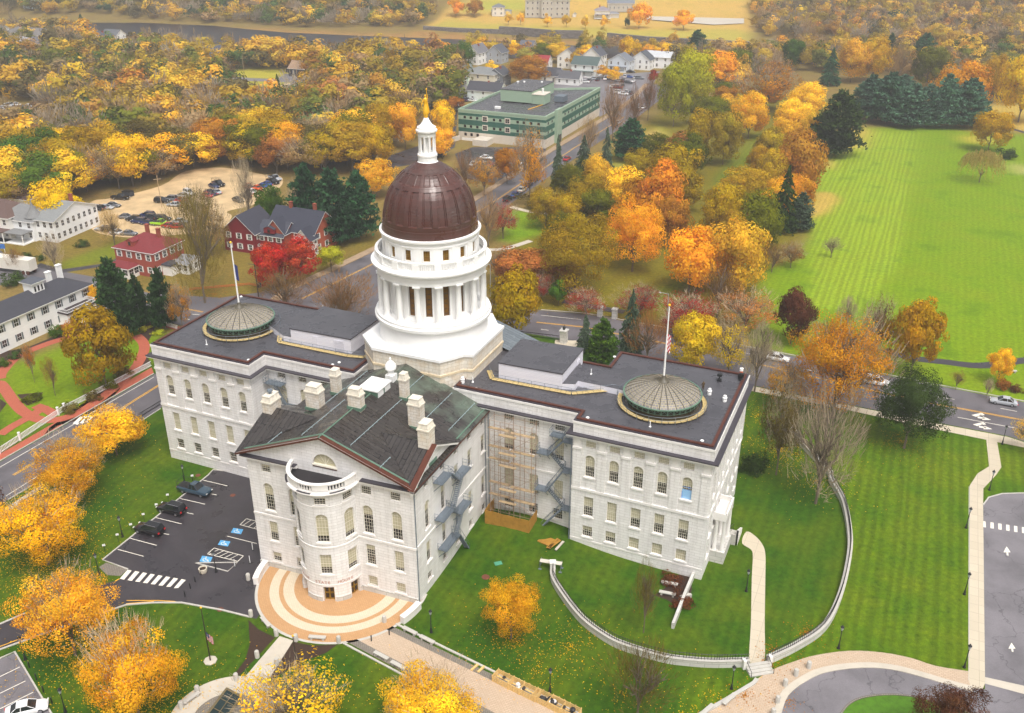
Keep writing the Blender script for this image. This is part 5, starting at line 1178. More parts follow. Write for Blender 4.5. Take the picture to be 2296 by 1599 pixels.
def crown_pts(rs,ncl,nleaf,clr,shape='dome',inner=.25,lump=.12):
    k=0; C_=[]
    while len(C_)<ncl:
        d=unit(rs.normal(size=3)); 
        if d[2]<-.82: continue
        r=rs.uniform(.70,.9) if rs.rand()>inner else rs.uniform(.3,.65)
        p=d*r*(1+rs.normal()*lump)
        if shape=='dome': p[2]=p[2]*.95
        elif shape=='oval': p[:2]*= (1-.35*max(0,p[2]))
        elif shape=='col': p[:2]*= (1-.5*max(0,p[2])**1.5)
        C_.append(p)
    C_=np.array(C_); R_=clr*rs.uniform(.65,1.35,len(C_)); w=R_**2/np.sum(R_**2)
    idx=rs.choice(len(C_),nleaf,p=w); d=unit(rs.normal(size=(nleaf,3))+C_[idx]*.55)
    P=C_[idx]+d*(R_[idx]*rs.uniform(.62,1.05,nleaf))[:,None]*np.array([1,1,.8])
    Nn=unit(d*.6+unit(P)*.9+rs.normal(size=(nleaf,3))*.28)
    cv=rs.uniform(0,1,len(C_)); ch=rs.uniform(0,1,len(C_))
    tint=np.stack([np.clip(cv[idx]*.55+.22+rs.normal(size=nleaf)*.16,0,1),np.clip(ch[idx]*.6+.2+rs.normal(size=nleaf)*.12,0,1)],1)
    return P,Nn,tint
CR={}
def crown(kind,var):
    key=(kind,var)
    if key in CR: return CR[key]
    rs=np.random.RandomState(hash(kind)%1000 if False else sum(map(ord,kind))*7+var*13)
    if kind=='near': P,Nn,t=crown_pts(rs,105,21000,.235,'dome',.22,.13); me=meshq('crown',quads(P,Nn,.018,rs),t,LEAF)
    elif kind=='mid': P,Nn,t=crown_pts(rs,80,9500,.29,['dome','oval','dome','dome'][var%4]); me=meshq('crown',quads(P,Nn,.034,rs),t,LEAF)
    elif kind=='small': P,Nn,t=crown_pts(rs,34,3000,.34,['dome','oval'][var%2],lump=.16); me=meshq('crown',quads(P,Nn,.058,rs),t,LEAF)
    elif kind=='tall': P,Nn,t=crown_pts(rs,60,9000,.27,'col'); me=meshq('crown',quads(P,Nn,.034,rs),t,LEAF)
    elif kind=='shrub': P,Nn,t=crown_pts(rs,26,1500,.38,'dome',lump=.2); P[:,2]=np.abs(P[:,2]+.25)-.25; me=meshq('crown',quads(P,Nn,.06,rs),t,LEAF)
    elif kind in('sparse','bare'):
        nt_=2200 if kind=='bare' else 1500
        P,Nn,t=crown_pts(rs,70,nt_,.34,'dome',.45,.14); root=np.array([0,0,-1.15]); d=unit(P-root+rs.normal(size=P.shape)*.45+np.array([0,0,.25]))
        V=quads(P,unit(np.cross(d,rs.normal(size=P.shape))),rs.uniform(.06,.15,(len(P),1)),rs,.05,d)
        t[:,0]=np.clip(rs.uniform(.2,1,len(P)),0,1); me=meshq('crown',V,t,TWIG)
    elif kind=='leafyb': P,Nn,t=crown_pts(rs,95,13000,.2,'dome',.2,.14); k=P[:,2]<.65+rs.normal(size=len(P))*.3; me=meshq('crown',quads(P[k],Nn[k],.0145,rs),t[k],LEAF)
    elif kind=='leafy':     # thin leaf cover over the twigs of a sparse tree
        P,Nn,t=crown_pts(rs,56,3800,.24,'dome',.15,.12); k=P[:,2]<.6+rs.normal(size=len(P))*.3; me=meshq('crown',quads(P[k],Nn[k],.026,rs),t[k],LEAF)
    elif kind in('pine','spruce'):
        P=[];D=[];T=[]; tiers=13 if kind=='pine' else 22
        for i in range(tiers):
            f=(i+.5)/tiers; z=-1+2*(f*.97+.03); R0=(1-f)**.75*(.98 if kind=='spruce' else 1.0)+.04
            if kind=='pine': R0=(1-f**2.6)**.9*.95+.1
            nb=int(5+9*(1-f)) if kind=='spruce' else 8
            for b in range(nb):
                a=rs.uniform(0,2*PI); L=R0*rs.uniform(.7,1.12); tv=rs.uniform(.1,.9); m_=int(42*L+10) if kind=='spruce' else int(90*L+14)
                s=rs.uniform(.12,1,m_)**.8; dr=-.16*s**1.5 if kind=='spruce' else .10*s-.02
                wd=.13*L*(1.15-s) if kind=='spruce' else .20*L*(.35+s)
                off=rs.normal(size=m_)*wd; x=np.cos(a)*s*L-np.sin(a)*off; y=np.sin(a)*s*L+np.cos(a)*off; zz=z+dr*(1 if kind=='spruce' else 1)+rs.normal(size=m_)*(.018 if kind=='spruce' else .035)
                P.append(np.stack([x,y,zz],1)); D.append(np.tile([math.cos(a),math.sin(a),-.25 if kind=='spruce' else .25],(m_,1))); T.append(np.clip(tv+rs.normal(size=m_)*.15,0,1))
        P=np.concatenate(P);D=np.concatenate(D)+rs.normal(size=P.shape)*.45;T=np.concatenate(T); Nn=unit(rs.normal(size=P.shape)*.7+np.array([0,0,1]))
        D=unit(D); Nn=unit(Nn-np.sum(Nn*D,1,keepdims=True)*D)
        me=meshq('crown',quads(P,Nn,rs.uniform(.035,.075,(len(P),1)) if kind=='spruce' else rs.uniform(.05,.1,(len(P),1)),rs,.5,D),np.stack([T,T],1),NEEDLE)
    elif kind=='willow':
        P=[];T=[]
        for i in range(260):
            a=rs.uniform(0,2*PI); r=rs.uniform(.15,.95); z0=.75*math.sqrt(max(0,1-r*r))+rs.normal()*.08; L=rs.uniform(.4,1.1); m_=22
            s=np.linspace(0,1,m_); P.append(np.stack([np.cos(a)*(r+.12*s)+rs.normal(size=m_)*.02,np.sin(a)*(r+.12*s)+rs.normal(size=m_)*.02,np.maximum(z0-s*L,-.9)],1)); T.append(np.full(m_,rs.uniform(.2,.9)))
        P=np.concatenate(P);T=np.concatenate(T); d=np.tile([0,0,-1.],(len(P),1))+rs.normal(size=P.shape)*.2; me=meshq('crown',quads(P,unit(np.cross(d,rs.normal(size=P.shape))),rs.uniform(.03,.06,(len(P),1)),rs,.25,unit(d)),np.stack([T,T],1),LEAF)
    CR[key]=me; return me
TK={}
def trunk(kind,var):
    """unit trunk: height 1, limb spread 1"""
    key=(kind,var)
    if key in TK: return TK[key]
    rs=random.Random(var*31+len(kind)); mb=MB()
    tr=.05
    if kind=='con':
        mb.tube((0,0,-.02),(0,0,.97),.05,.008,6,cap=False)
    else:
        def grow(p,d,L,r,lev):
            q=(p[0]+d[0]*L*2,p[1]+d[1]*L*2,p[2]+d[2]*L); q=tuple(q)
            mb.tube(p,q,r,r*.62,5 if lev<2 else 3,cap=False)
            if lev>=(4 if kind=='bare' else 2): return
            for _ in range(3 if lev else 4 if kind!='bare' else 6):
                a=rs.uniform(0,2*PI); s=rs.uniform(.35,.75) if lev==0 else rs.uniform(.3,.8); v=Vector((d[0]+math.cos(a)*s,d[1]+math.sin(a)*s,max(.25,d[2]))).normalized()
                t=rs.uniform(.55,1.0); pp=tuple(p[i]+(q[i]-p[i])*t for i in range(3)); grow(pp,v,L*rs.uniform(.6,.85),r*.66*rs.uniform(.8,1.1),lev+1)
        grow((0,0,-.02),(rs.uniform(-.04,.04),rs.uniform(-.04,.04),1),.33,tr,0)
        grow((0,0,.3),(rs.uniform(-.1,.1),rs.uniform(-.1,.1),1),.3,tr*.6,1)
    o=mb.build('trunk',[BARK]); me=o.data; bpy.data.objects.remove(o); TK[key]=me; return me
NTREE=[0]
PAL={'amber':(228,160,40),'lpine':(86,122,96),'gold':(254,196,38),'ngold':(255,190,38),'orange':(250,178,38),'dorange':(204,134,34),'rust':(184,112,50),'olive':(118,118,18),'goldolive':(186,146,20),'green':(84,110,28),'lime':(176,170,30),'yellow':(238,190,28),
 'red':(196,46,34),'crimson':(160,44,40),'maroon':(108,62,42),'brown':(140,96,54),'tan':(176,138,88),'grey':(172,152,128),'pine':(54,92,56),'blue':(92,110,86),'dpine':(54,80,40),'dgreen':(70,88,40),'willow':(170,146,80),'oliveb':(112,96,44),'brightg':(110,150,40),'pale':(206,190,70)}
def vary(c,rs,a=.12):
    h,s,v=colorsys.rgb_to_hsv(*[x/255 for x in c]); h=(h+rs.uniform(-.004,.01))%1; s=min(1,s*rs.uniform(.92,1.05)); v=min(1,v*rs.uniform(1-a,1+a*.8)); r,g_,b=colorsys.hsv_to_rgb(h,s,v); return lin(r*255,g_*255,b*255)
def place_tree(kind,x,y,z,w_,h,rzv,zc_,col,label,group,lod,rs,name=None,cat='tree',bare_top=None):
    e=empty(name or 'tree',(x,y,z),rs.uniform(0,2*PI),label,cat,group)
    c=vary(PAL[col],rs)
    def add(me,nm,sc_,loc,cc=None,mat=None):
        o=bpy.data.objects.new(nm,me); COL.objects.link(o); o.scale=sc_; o.location=loc; 
        if cc: o.color=cc
        reg(o,e); return o
    v=rs.randrange(4)
    if kind in('pine','spruce'): add(trunk('con',0),'trunk',(w_*.16,w_*.16,h),(0,0,0)); add(crown(kind,v%3),'crown',(w_/2,w_/2,rzv),(0,0,zc_),c)
    elif kind in('bare','sparse'):
        add(trunk('bare',v),'trunk',(w_*.42,w_*.42,h),(0,0,0)); gcol=vary(PAL['grey' if kind=='bare' and col not in('brown','tan','oliveb','rust') else col] if kind=='bare' else PAL['grey'],rs)
        add(crown(kind,v%3),'crown',(w_/2,w_/2,rzv),(0,0,zc_),gcol)
        if kind=='sparse':
            lf='leafyb' if col=='amber' else 'leafy'; add(crown(lf,v%3),'foliage',(w_/2,w_/2,rzv),(0,0,zc_),c)
            if col=='amber': add(crown(lf,(v+1)%3),'foliage',(w_/2*.95,w_/2*.95,rzv*.95),(0,0,zc_),c).rotation_euler=(0,0,1.3)
    elif kind=='willow': add(trunk('broad',v),'trunk',(w_*.3,w_*.3,h*.8),(0,0,0)); add(crown('willow',0),'crown',(w_/2,w_/2,rzv),(0,0,zc_),c)
    elif kind=='shrub': add(crown('shrub',v%3),'foliage',(w_/2,w_/2,rzv),(0,0,zc_),c)
    else:
        add(trunk('broad',v),'trunk',(w_*.36,w_*.36,zc_*1.25),(0,0,0)); k='near' if lod==0 else ('mid' if lod==1 else 'small')
        if kind=='tall': k='tall'
        q_=.91 if k=='near' else 1.03; add(crown(k,v if k!='near' else v%3),'crown',(w_/2*q_,w_/2*q_,rzv*q_),(0,0,zc_),c)
        if bare_top: 
            add(crown('sparse',v%3),'bare_twigs',(w_*.4,w_*.4,rzv*.9),(0,0,zc_+rzv*.3),vary(PAL['grey'],rs)); 
    NTREE[0]+=1; return e
def T(kind,x0,x1,y0,y1,col,label,group=None,name=None,top=False,clear=.10):
    """a tree whose crown spans this box on the survey photograph; solved for base position, height and width"""
    rs=random.Random(int(x0*7+y0*3)); xc=(x0+x1)/2; yc=(y0+y1)/2; wp=x1-x0; hp=y1-y0; yb=yc
    for _ in range(12):
        p=gt(xc,yb); dep=px(p)[2]; ppm=FPX/dep; r=wp/2/ppm; dl=math.atan2(CAMH-p[2]-5,math.hypot(p[0],p[1])); s_,c_=math.sin(dl),math.cos(dl)
        if kind in('pine','spruce'):      # cone: top is the tip, bottom the front of the lowest boughs
            H_=(hp/ppm-r*s_*.8)/c_; H_=max(H_,r*1.2); yb=y1-(r*s_*.8-.06*H_*c_)*ppm; rz_=H_/2*.95; zc_=H_*.525; h=H_
        elif kind=='shrub':
            e_=hp/2/ppm; rz_=math.sqrt(max(e_*e_-(r*s_)**2,0))/c_; rz_=min(max(rz_,.55*r),1.3*r); zc_=rz_*.45; yb=yc+zc_*c_*ppm*1.0; h=2*rz_
        else:
            e_=hp/2/ppm; rz_=math.sqrt(max(e_*e_-(r*s_)**2,0))/c_; rz_=min(max(rz_,.62*r),3.2*r); zc_=rz_*(1+clear)+1.2; yb=yc+zc_*c_*ppm; h=zc_+rz_*.9
    p=gt(xc,yb); lod=0 if wp>130 else (1 if wp>48 else 2)
    nm=name or ('shrub' if kind=='shrub' else {'pine':'pine_tree','spruce':'spruce_tree','bare':'bare_tree','willow':'willow_tree'}.get(kind,'autumn_tree'))
    return place_tree(kind,p[0],p[1],p[2],2*r,h,rz_,zc_,col,label,group,lod,rs,nm,'shrub' if kind=='shrub' else 'tree',top)
g1='orange maples on the near lawns'
T('round',5,212,1082,1262,'ngold','orange-yellow maple leaning over the lawn left of the dark car park',g1,top=True)
T('round',200,325,912,1012,'ngold','yellow maple nearest the left wing wall',g1,top=True)
T('round',82,256,968,1112,'ngold','yellow-orange maple between the street and the upper lawn',g1,top=True)
T('round',62,276,1262,1468,'ngold','large orange maple beside the drive and zebra crossing',g1,top=True)
T('round',204,425,1392,1620,'ngold','large orange maple with a bare grey top at the bottom left',g1,top=True)
T('round',-75,26,1072,1215,'maroon','dark bronze tree cut by the left edge')
T('sparse',545,775,1480,1650,'gold','half-bare tree with yellow leaves beside the round plaza')
T('round',848,1082,1490,1690,'ngold','orange tree with a bare crown top at the bottom centre',g1,top=True)
T('round',1077,1214,1288,1428,'orange','round bright orange maple alone on the front lawn',g1)
T('bare',1350,1505,1436,1612,'oliveb','wide bare olive-grey tree at the bottom below the curved wall')
T('bare',1410,1476,1262,1400,'oliveb','slim bare tree inside the curved fence')
T('round',2018,2212,1526,1700,'maroon','dark bronze-red tree on the turning circle')
T('shrub',1485,1535,1285,1318,'maroon','dark red shrub in the stone-benched bed'); T('shrub',1500,1550,1330,1368,'maroon','low dark red shrub at the foot of the bed')
T('tall',173,307,688,856,'goldolive','large olive-gold tree in the oval garden')
T('pine',226,318,578,756,'dpine','tall dark hemlock in front of the white mansion garden'); T('pine',297,342,614,735,'dpine','slim dark conifer, middle of three by the avenue'); T('pine',343,402,600,738,'dpine','dark conifer nearest the left wing roof')
T('sparse',383,438,628,728,'dorange','thin half-bare orange tree beside the left wing roof'); T('tall',203,232,640,686,'gold','small yellow tree against the avenue')
T('sparse',66,90,760,832,'rust','small thin tree on the oval lawn near the house',clear=.4); T('bare',107,142,798,866,'brown','small bare tree standing in the oval lawn',clear=.3)
T('bare',395,525,438,660,'oliveb','tall bare olive-tinged oak between the red brick house and the left wing')
T('round',572,650,548,640,'red','bright red maple, left of the pair'); T('round',630,722,536,622,'red','bright red maple in front of the brick house'); T('round',717,770,553,600,'lime','yellow-green small tree beside the red maple')
T('bare',583,700,600,690,'brown','low bare brown tree behind the left wing roof'); T('bare',700,842,604,715,'brown','bare brown tree beside the white drum'); T('bare',730,800,640,730,'brown','bare thicket tree behind the left penthouse')
T('pine',650,735,368,535,'pine','dark green pine, left of the three behind the red house'); T('pine',700,805,380,545,'pine','dark green pine, middle of the three behind the red house'); T('pine',765,850,385,540,'pine','dark green pine beside the copper dome')
T('round',580,642,418,512,'green','green tree with orange tips beside the dark red house'); T('bare',643,704,402,498,'grey','pale bare tree in front of the pines'); T('bare',533,588,358,500,'grey','tall bare tree at the gravel car park corner')
T('sparse',402,482,413,500,'oliveb','olive thin tree standing in the gravel car park'); T('sparse',430,522,452,560,'tan','tan half-bare tree below the gravel car park'); T('bare',228,288,467,540,'tan','bare tree with a few brown leaves left of the gravel car park')
T('round',83,187,410,500,'yellow','yellow tree behind the white turreted house'); T('bare',103,150,522,598,'grey','bare tree in front of the white turreted house'); T('bare',20,60,550,600,'brown','bare tree with red fruit beside the sign')
# trees by the green office
T('round',970,1022,228,312,'yellow','yellow tree at the left corner of the green office'); T('round',966,1020,288,348,'orange','orange tree below the yellow one at the green office'); T('round',999,1040,216,246,'rust','rust tree behind the left corner of the green office')
T('round',880,938,236,325,'orange','orange-yellow tree in front of the hidden tan house'); T('round',830,884,252,322,'yellow','yellow tree left of the hidden tan house'); T('round',805,885,358,432,'orange','orange tree just left of the copper dome')
T('pine',1156,1200,246,310,'dpine','dark pine against the green office front'); T('sparse',1152,1224,280,440,'dorange','tall thin orange tree in front of the green office corner')
T('sparse',1050,1122,345,428,'dorange','red-orange tree in the car park beside the office'); T('round',1109,1165,335,402,'dorange','rust-red tree before the green office garage'); T('bare',1018,1068,338,424,'brown','bare tree right of the cupola')
T('sparse',1093,1163,448,524,'crimson','crimson low tree at the corner of the climbing street'); T('bare',1058,1132,430,540,'tan','bare tan tree hanging behind the dome right side')
T('spruce',1232,1268,296,420,'blue','tall grey-green spruce left in the row along the climbing street'); T('spruce',1284,1332,300,385,'blue','spreading grey-green spruce behind the yellow-green tree'); T('spruce',1272,1335,346,424,'dgreen','dark green conifer with a yellowish side'); T('spruce',1338,1378,280,392,'blue','slim spruce beside the wide dark pine'); T('pine',1373,1452,266,362,'pine','wide dark pine at the edge of the park')
T('bare',1298,1342,257,352,'tan','bare tree beside the office entrance'); T('bare',1342,1404,186,305,'brown','tall brown bare tree at the right end of the green office'); T('bare',1400,1440,195,290,'brown','bare street tree beyond the green office'); T('bare',1430,1475,170,260,'brown','bare tree beside the crowded car park')
T('round',1474,1545,150,272,'lime','large lime-yellow tree at the top of the climbing street'); T('round',1500,1598,118,240,'lime','broad lime-yellow tree behind the first one'); T('round',1142,1226,126,186,'dorange','big rust-orange tree behind the green office roof'); T('round',1455,1474,158,184,'crimson','small crimson tree beside the crowded car park')
T('shrub',1157,1226,430,476,'oliveb','olive bush cluster beside the parked cars'); T('round',1012,1064,100,156,'green','dark green tree among the river houses'); T('round',1598,1646,138,165,'gold','small gold tree left of the avenue head')
# park avenue, two double rows
g2='trees of the park avenue'
ROW=[(1597,1655,196,236,'dorange'),(1550,1640,218,275,'olive'),(1590,1655,216,268,'gold'),(1640,1714,210,306,'gold'),(1582,1658,258,364,'goldolive'),(1528,1592,255,365,'goldolive'),(1484,1558,303,380,'rust'),(1450,1556,330,470,'goldolive'),(1424,1536,373,512,'dorange'),(1350,1450,383,482,'gold'),(1270,1362,393,490,'goldolive'),(1344,1490,432,604,'orange'),(1192,1388,466,655,'goldolive'),(1240,1300,440,520,'goldolive'),
 (1765,1842,186,262,'gold'),(1735,1815,222,302,'gold'),(1732,1800,255,330,'orange'),(1690,1764,290,362,'goldolive'),(1738,1840,296,430,'dorange'),(1672,1730,325,395,'goldolive'),(1618,1722,376,446,'goldolive'),(1565,1665,412,536,'goldolive'),(1645,1748,436,560,'olive'),(1745,1785,395,440,'gold'),(1484,1604,512,650,'orange'),(1585,1710,500,655,'gold')]
RL=['rust-orange tree at the far end of the park avenue','olive tree near the far end of the avenue, left row','small gold tree near the far end of the avenue','bright gold rounded tree at the head of the left row','tall gold-olive tree beside the avenue lawn','gold-olive tree left of the avenue lawn','rust tree in the middle of the left row','gold-olive tree between the rust tree and the avenue','dark orange tree in the middle of the left row','yellow-orange tree behind the big orange one','olive-gold tree at the left of the park rows','large orange tree at the middle of the left row','broad olive-gold tree nearest the domed building','olive-gold tree on the outer left of the rows',
 'gold tree at the top of the right row','gold tree below the top of the right row','orange tree left of the dark spreading pine','gold-olive tree on the avenue side of the right row','tall dark orange tree facing the big lawn','smaller gold-olive tree on the avenue side','broad yellow-olive tree in the middle of the right row','olive-gold tree above the two front trees','olive-green tree beside the dark spruce','small gold tree above the dark spruce','orange tree at the foot of the right row, left','gold tree at the foot of the right row, right']
for (a,b,c_,d_,k),l in zip(ROW,RL): T('round',a,b,c_,d_,k,l,g2,clear=-.02)
for k,(a,b,c_,d_,cc,l) in enumerate(((1390,1470,400,500,'dorange','inner dark-orange tree of the left row'),(1300,1372,425,500,'olive','inner olive tree of the left row'),(1460,1540,440,545,'dorange','inner orange tree beside the avenue lawn'),(1480,1570,380,470,'goldolive','inner gold-olive tree of the left row, upper'),(1500,1585,300,392,'olive','inner olive tree of the left row, top'),(1380,1440,480,560,'goldolive','inner gold tree behind the large orange one'),(1220,1300,480,565,'olive','inner olive tree at the left of the rows'),(1690,1760,335,430,'goldolive','inner gold-olive tree of the right row'),(1745,1820,395,480,'dorange','inner orange tree above the dark spruce'),(1700,1780,400,485,'gold','inner gold tree of the right row'),(1655,1735,395,480,'goldolive','inner olive-gold tree of the right row'),(1775,1832,250,330,'gold','inner gold tree beside the spreading pine'),(1600,1680,470,560,'goldolive','inner tree above the two front trees'),(1550,1640,530,640,'gold','inner gold tree at the foot of the right row'),(1215,1290,560,650,'rust','rust-brown tree under the broad olive-gold one'),(1600,1650,185,225,'olive','olive tree behind the avenue head'),(1680,1745,180,240,'goldolive','gold-olive tree closing the avenue'),(1185,1262,425,505,'goldolive','gold-olive tree beside the curving park path'),(1235,1312,372,448,'olive','olive tree between the spruces and the left row'),(1300,1372,352,430,'gold','gold tree between the spruces and the left row'),(1398,1465,335,402,'goldolive','gold-olive tree right of the wide dark pine'),(1440,1500,300,362,'olive','olive tree above the wide dark pine'))): T('round',a,b,c_,d_,cc,l,g2,clear=-.02)
T('pine',1817,1924,206,350,'dgreen','dark spreading pine at the upper corner of the big lawn'); T('spruce',1715,1790,366,520,'dgreen','dark spruce in the right park row'); T('pine',1765,1820,430,518,'blue','blue-green pine behind the dark spruce')
T('bare',1560,1655,590,700,'brown','brown leafless tree at the foot of the right row'); T('sparse',1745,1800,540,590,'brown','brown thin tree at the lawn edge'); T('bare',1700,1760,545,600,'brown','brown bare tree at the lawn edge'); T('bare',1842,1884,530,568,'grey','small round bare tree at the lawn edge')
T('sparse',1088,1150,555,620,'rust','rust-brown tree behind the drum'); T('round',1115,1240,560,640,'rust','dark rust tree behind the gold-olive one'); T('tall',1098,1214,592,756,'goldolive','pyramidal orange-olive tree between the drum and the avenue')
T('sparse',1186,1235,610,668,'crimson','small crimson tree left of the bright green sapling'); T('round',1232,1272,630,674,'brightg','small bright green sapling in the park'); T('sparse',1270,1358,643,702,'crimson','crimson crab apple beside the park gate'); T('sparse',1378,1482,640,700,'crimson','crimson crab apple behind the grey spruce'); T('sparse',1478,1600,650,728,'crimson','wide crimson crab apple by the avenue'); T('sparse',1600,1740,645,735,'rust','rust-red thicket tree by the avenue')
T('round',1730,1814,652,758,'maroon','maroon-brown tree at the edge of the big lawn'); T('sparse',1480,1560,690,750,'crimson','low crimson tree behind the yellow pair')
T('spruce',1378,1446,642,800,'blue','tall grey-green spruce beside the right wing roof'); T('spruce',1288,1335,698,790,'blue','blue spruce left of the green pine'); T('pine',1318,1384,714,815,'brightg' if 0 else 'green','bright green pine behind the right penthouse'); T('bare',1400,1500,700,800,'brown','bare brown tree between the spruce and the yellow tree')
T('round',1500,1605,706,825,'yellow','yellow tree behind the right roof, left of the pair'); T('sparse',1590,1674,716,832,'yellow','thin yellow tree behind the right roof, right of the pair'); T('bare',1645,1738,720,862,'grey','bare multi-stemmed tree at the right roof corner')
T('sparse',1757,1975,693,925,'amber','large golden-orange tree over the avenue'); T('sparse',1706,1795,800,905,'dorange','orange half-bare tree beside the right wing'); T('bare',1745,1912,872,1112,'grey','large pale bare tree leaning over the curved wall'); T('sparse',1690,1790,850,1045,'oliveb','olive tree with a tall trunk beside the right wing')
T('round',1942,2112,812,1002,'dgreen','dense dark olive tree on the lawn by the avenue',clear=-.02); T('tall',1988,2092,658,828,'goldolive','tall orange-topped olive tree at the big lawn edge'); T('sparse',1922,1992,660,795,'brown','brown upright half-bare tree at the big lawn edge'); T('bare',1870,1920,664,730,'grey','small bare tree at the big lawn edge')
T('tall',2210,2263,776,846,'gold','small golden tree beside the park footpath'); T('bare',2126,2158,830,862,'brown','small brown bush beside the avenue'); T('shrub',2230,2262,842,886,'rust','rusty bush at the right, beside the avenue'); T('shrub',2262,2292,860,884,'maroon','dark red bush at the right, beside the avenue'); T('bare',2200,2222,845,880,'grey','grey bush beside the avenue')
T('sparse',2262,2330,930,1000,'gold','yellow half-bare tree cut by the right edge'); T('shrub',1658,1718,1018,1078,'dgreen','dark round bush at the corner of the right wing')
T('willow',2148,2242,333,400,'willow','drooping tan willow on the big lawn'); T('shrub',2232,2272,330,366,'dgreen','dark round bush beside the willow'); T('round',2176,2254,253,330,'goldolive','round orange-olive tree at the top of the big lawn')
g3='dark pines at the head of the big lawn'
for i,(a,b,c_,d_) in enumerate(((1912,1975,170,272),(1950,2022,164,278),(1998,2048,168,230),(2005,2075,190,286),(2045,2100,190,285),(2082,2142,168,284),(2128,2198,176,287))): T('pine',a-8,b+8,c_,d_,'lpine',['leftmost dark pine of the clump at the head of the lawn','second dark pine from the left, the broadest left one','half-hidden dark pine tip at the back of the clump','middle dark pine of the clump, low and broad','narrow dark pine right of the clump middle','tall dark pine second from the right','rightmost dark pine of the clump, layered boughs'][i],g3)
T('round',2230,2335,126,262,'yellow','tall yellow tree at the right edge behind the lawn'); T('round',2092,2202,142,248,'dorange','large rust-orange tree behind the dark pines'); T('round',2040,2110,110,190,'olive','olive tree behind the dark pines'); T('round',1923,1988,90,174,'yellow','bright yellow tree, right of the two behind the park'); T('round',1868,1944,96,176,'orange','orange-yellow tree, left of the two behind the park'); T('spruce',1832,1886,106,190,'pine','dark layered spruce at the end of the park'); T('pine',2038,2095,76,150,'pine','dark pine in the woods beyond the park'); T('pine',1978,2006,76,135,'pine','slim dark pine in the woods beyond the park'); T('round',1749,1799,92,152,'green','green tree standing by the river end'); T('bare',1985,2040,104,176,'tan','tan bare tree beside the bright yellow tree'); T('sparse',1645,1780,132,245,'dorange','broad tan-orange tree at the end of the avenue'); T('round',1575,1648,122,190,'orange','orange tree at the end of the avenue, left'); T('pine',1541,1584,68,116,'pine','lone dark pine by the river'); T('round',1626,1682,112,164,'olive','olive tree by the river end')
T('round',2195,2245,128,220,'goldolive','olive-gold tree left of the tall yellow one'); T('spruce',172,205,30,80,'pine','dark conifer among the hazy houses')
T('spruce',538,582,178,262,'oliveb','bronze-green conifer, left of two in the meadow'); T('spruce',610,648,163,250,'dgreen','bronze-green conifer, right of two in the meadow'); T('bare',582,604,195,262,'grey','bare tree between the meadow conifers')
for i,(x,y) in enumerate(((1090,30),(1140,42),(1167,42),(1227,46),(1270,46),(1312,50),(1354,50))):
    if i: T('round',x-9,x+9,y-12,y+10,'gold','small round yellow tree on the lawn across the river','clipped trees across the river')
T('round',1410,1455,8,58,'orange','large orange tree beside the far drive'); T('round',1512,1552,25,62,'orange','orange tree at the right of the far lawn'); T('round',1005,1040,-5,32,'orange','orange tree left of the far white house'); T('round',1045,1082,-2,32,'dorange','second orange tree left of the far white house'); T('round',1400,1412,36,60,'dpine','tiny dark clipped tree on the far lawn')
for i,(a,b,c_,d_,k) in enumerate(((1056,1100,92,112,'gold'),(1135,1170,95,125,'yellow'),(1165,1195,92,115,'gold'),(1225,1275,98,135,'gold'),(1300,1335,102,130,'gold'),(1390,1436,84,130,'yellow'),(1336,1368,150,170,'gold'),(1160,1200,108,135,'pale'),(1195,1250,100,130,'olive'),(1276,1310,115,150,'yellow'),(1440,1475,100,130,'orange'),(1470,1510,98,135,'gold'),(1245,1262,155,175,'green'),(1363,1391,153,180,'gold'),(900,940,95,118,'gold'),(860,905,85,115,'goldolive'),(965,1010,92,120,'gold'),(1085,1120,140,165,'gold'),(1100,1136,195,213,'orange'))): T('round',a,b,c_,d_,k,'autumn tree between the far white houses','trees among the far white houses')
# ------------------------------------------------------------------ woodland: nearest trees singly, the rest as one mass
def fill(poly,sp,seed):
    P=[gt(*p)[:2] for p in poly]; A=np.array(P); rs=np.random.RandomState(seed); lo,hi=A.min(0),A.max(0); pts=[]
    nxx,nyy=int((hi[0]-lo[0])/sp)+1,int((hi[1]-lo[1])/sp)+1
    gx=np.arange(nxx*nyy)%nxx; gy=np.arange(nxx*nyy)//nxx
    X=lo[0]+(gx+.5+(gy%2)*.5)*sp+rs.uniform(-.4,.4,len(gx))*sp; Y=lo[1]+(gy+.5)*sp+rs.uniform(-.4,.4,len(gx))*sp
    k=inpoly(X,Y,P); return X[k],Y[k]
OUTS=[[(x,y) for x,y in q] for q in (
 [(480,160),(560,156),(705,166),(710,205),(640,248),(560,262),(505,215)],[(185,475),(200,440),(360,412),(417,380),(500,372),(640,392),(640,450),(500,540),(200,540)],
 [(-60,225),(110,222),(118,272),(-60,340)],[(-60,62),(125,60),(135,142),(-60,142)],[(190,72),(290,70),(296,134),(200,136)],[(408,112),(448,112),(450,172),(408,172)],[(462,118),(508,118),(512,178),(462,178)],[(800,375),(900,320),(960,322),(1030,245),(1030,330),(960,372)],[(826,300),(905,300),(905,330),(826,330)])]
def excl(X,Y):
    k=np.ones(len(X),bool)
    for q in OUTS: k&=~inpoly(X,Y,[gt(*p)[:2] for p in q])
    return k
LW=[(-260,430),(-200,60),(60,100),(250,112),(420,122),(500,138),(620,140),(720,144),(800,144),(900,150),(1000,150),(1030,190),(1020,240),(950,250),(900,350),(830,392),(650,392),(500,378),(420,384),(250,440),(150,470),(0,480)]
W_=[]
rsw=random.Random(3)
def pick(P_): return rsw.choices([a for a,b in P_],[b for a,b in P_])[0]
palL=[('gold',21),('goldolive',22),('orange',4),('dorange',3),('olive',18),('green',8),('tan',24),('grey',12),('rust',1),('oliveb',13),('yellow',6)]
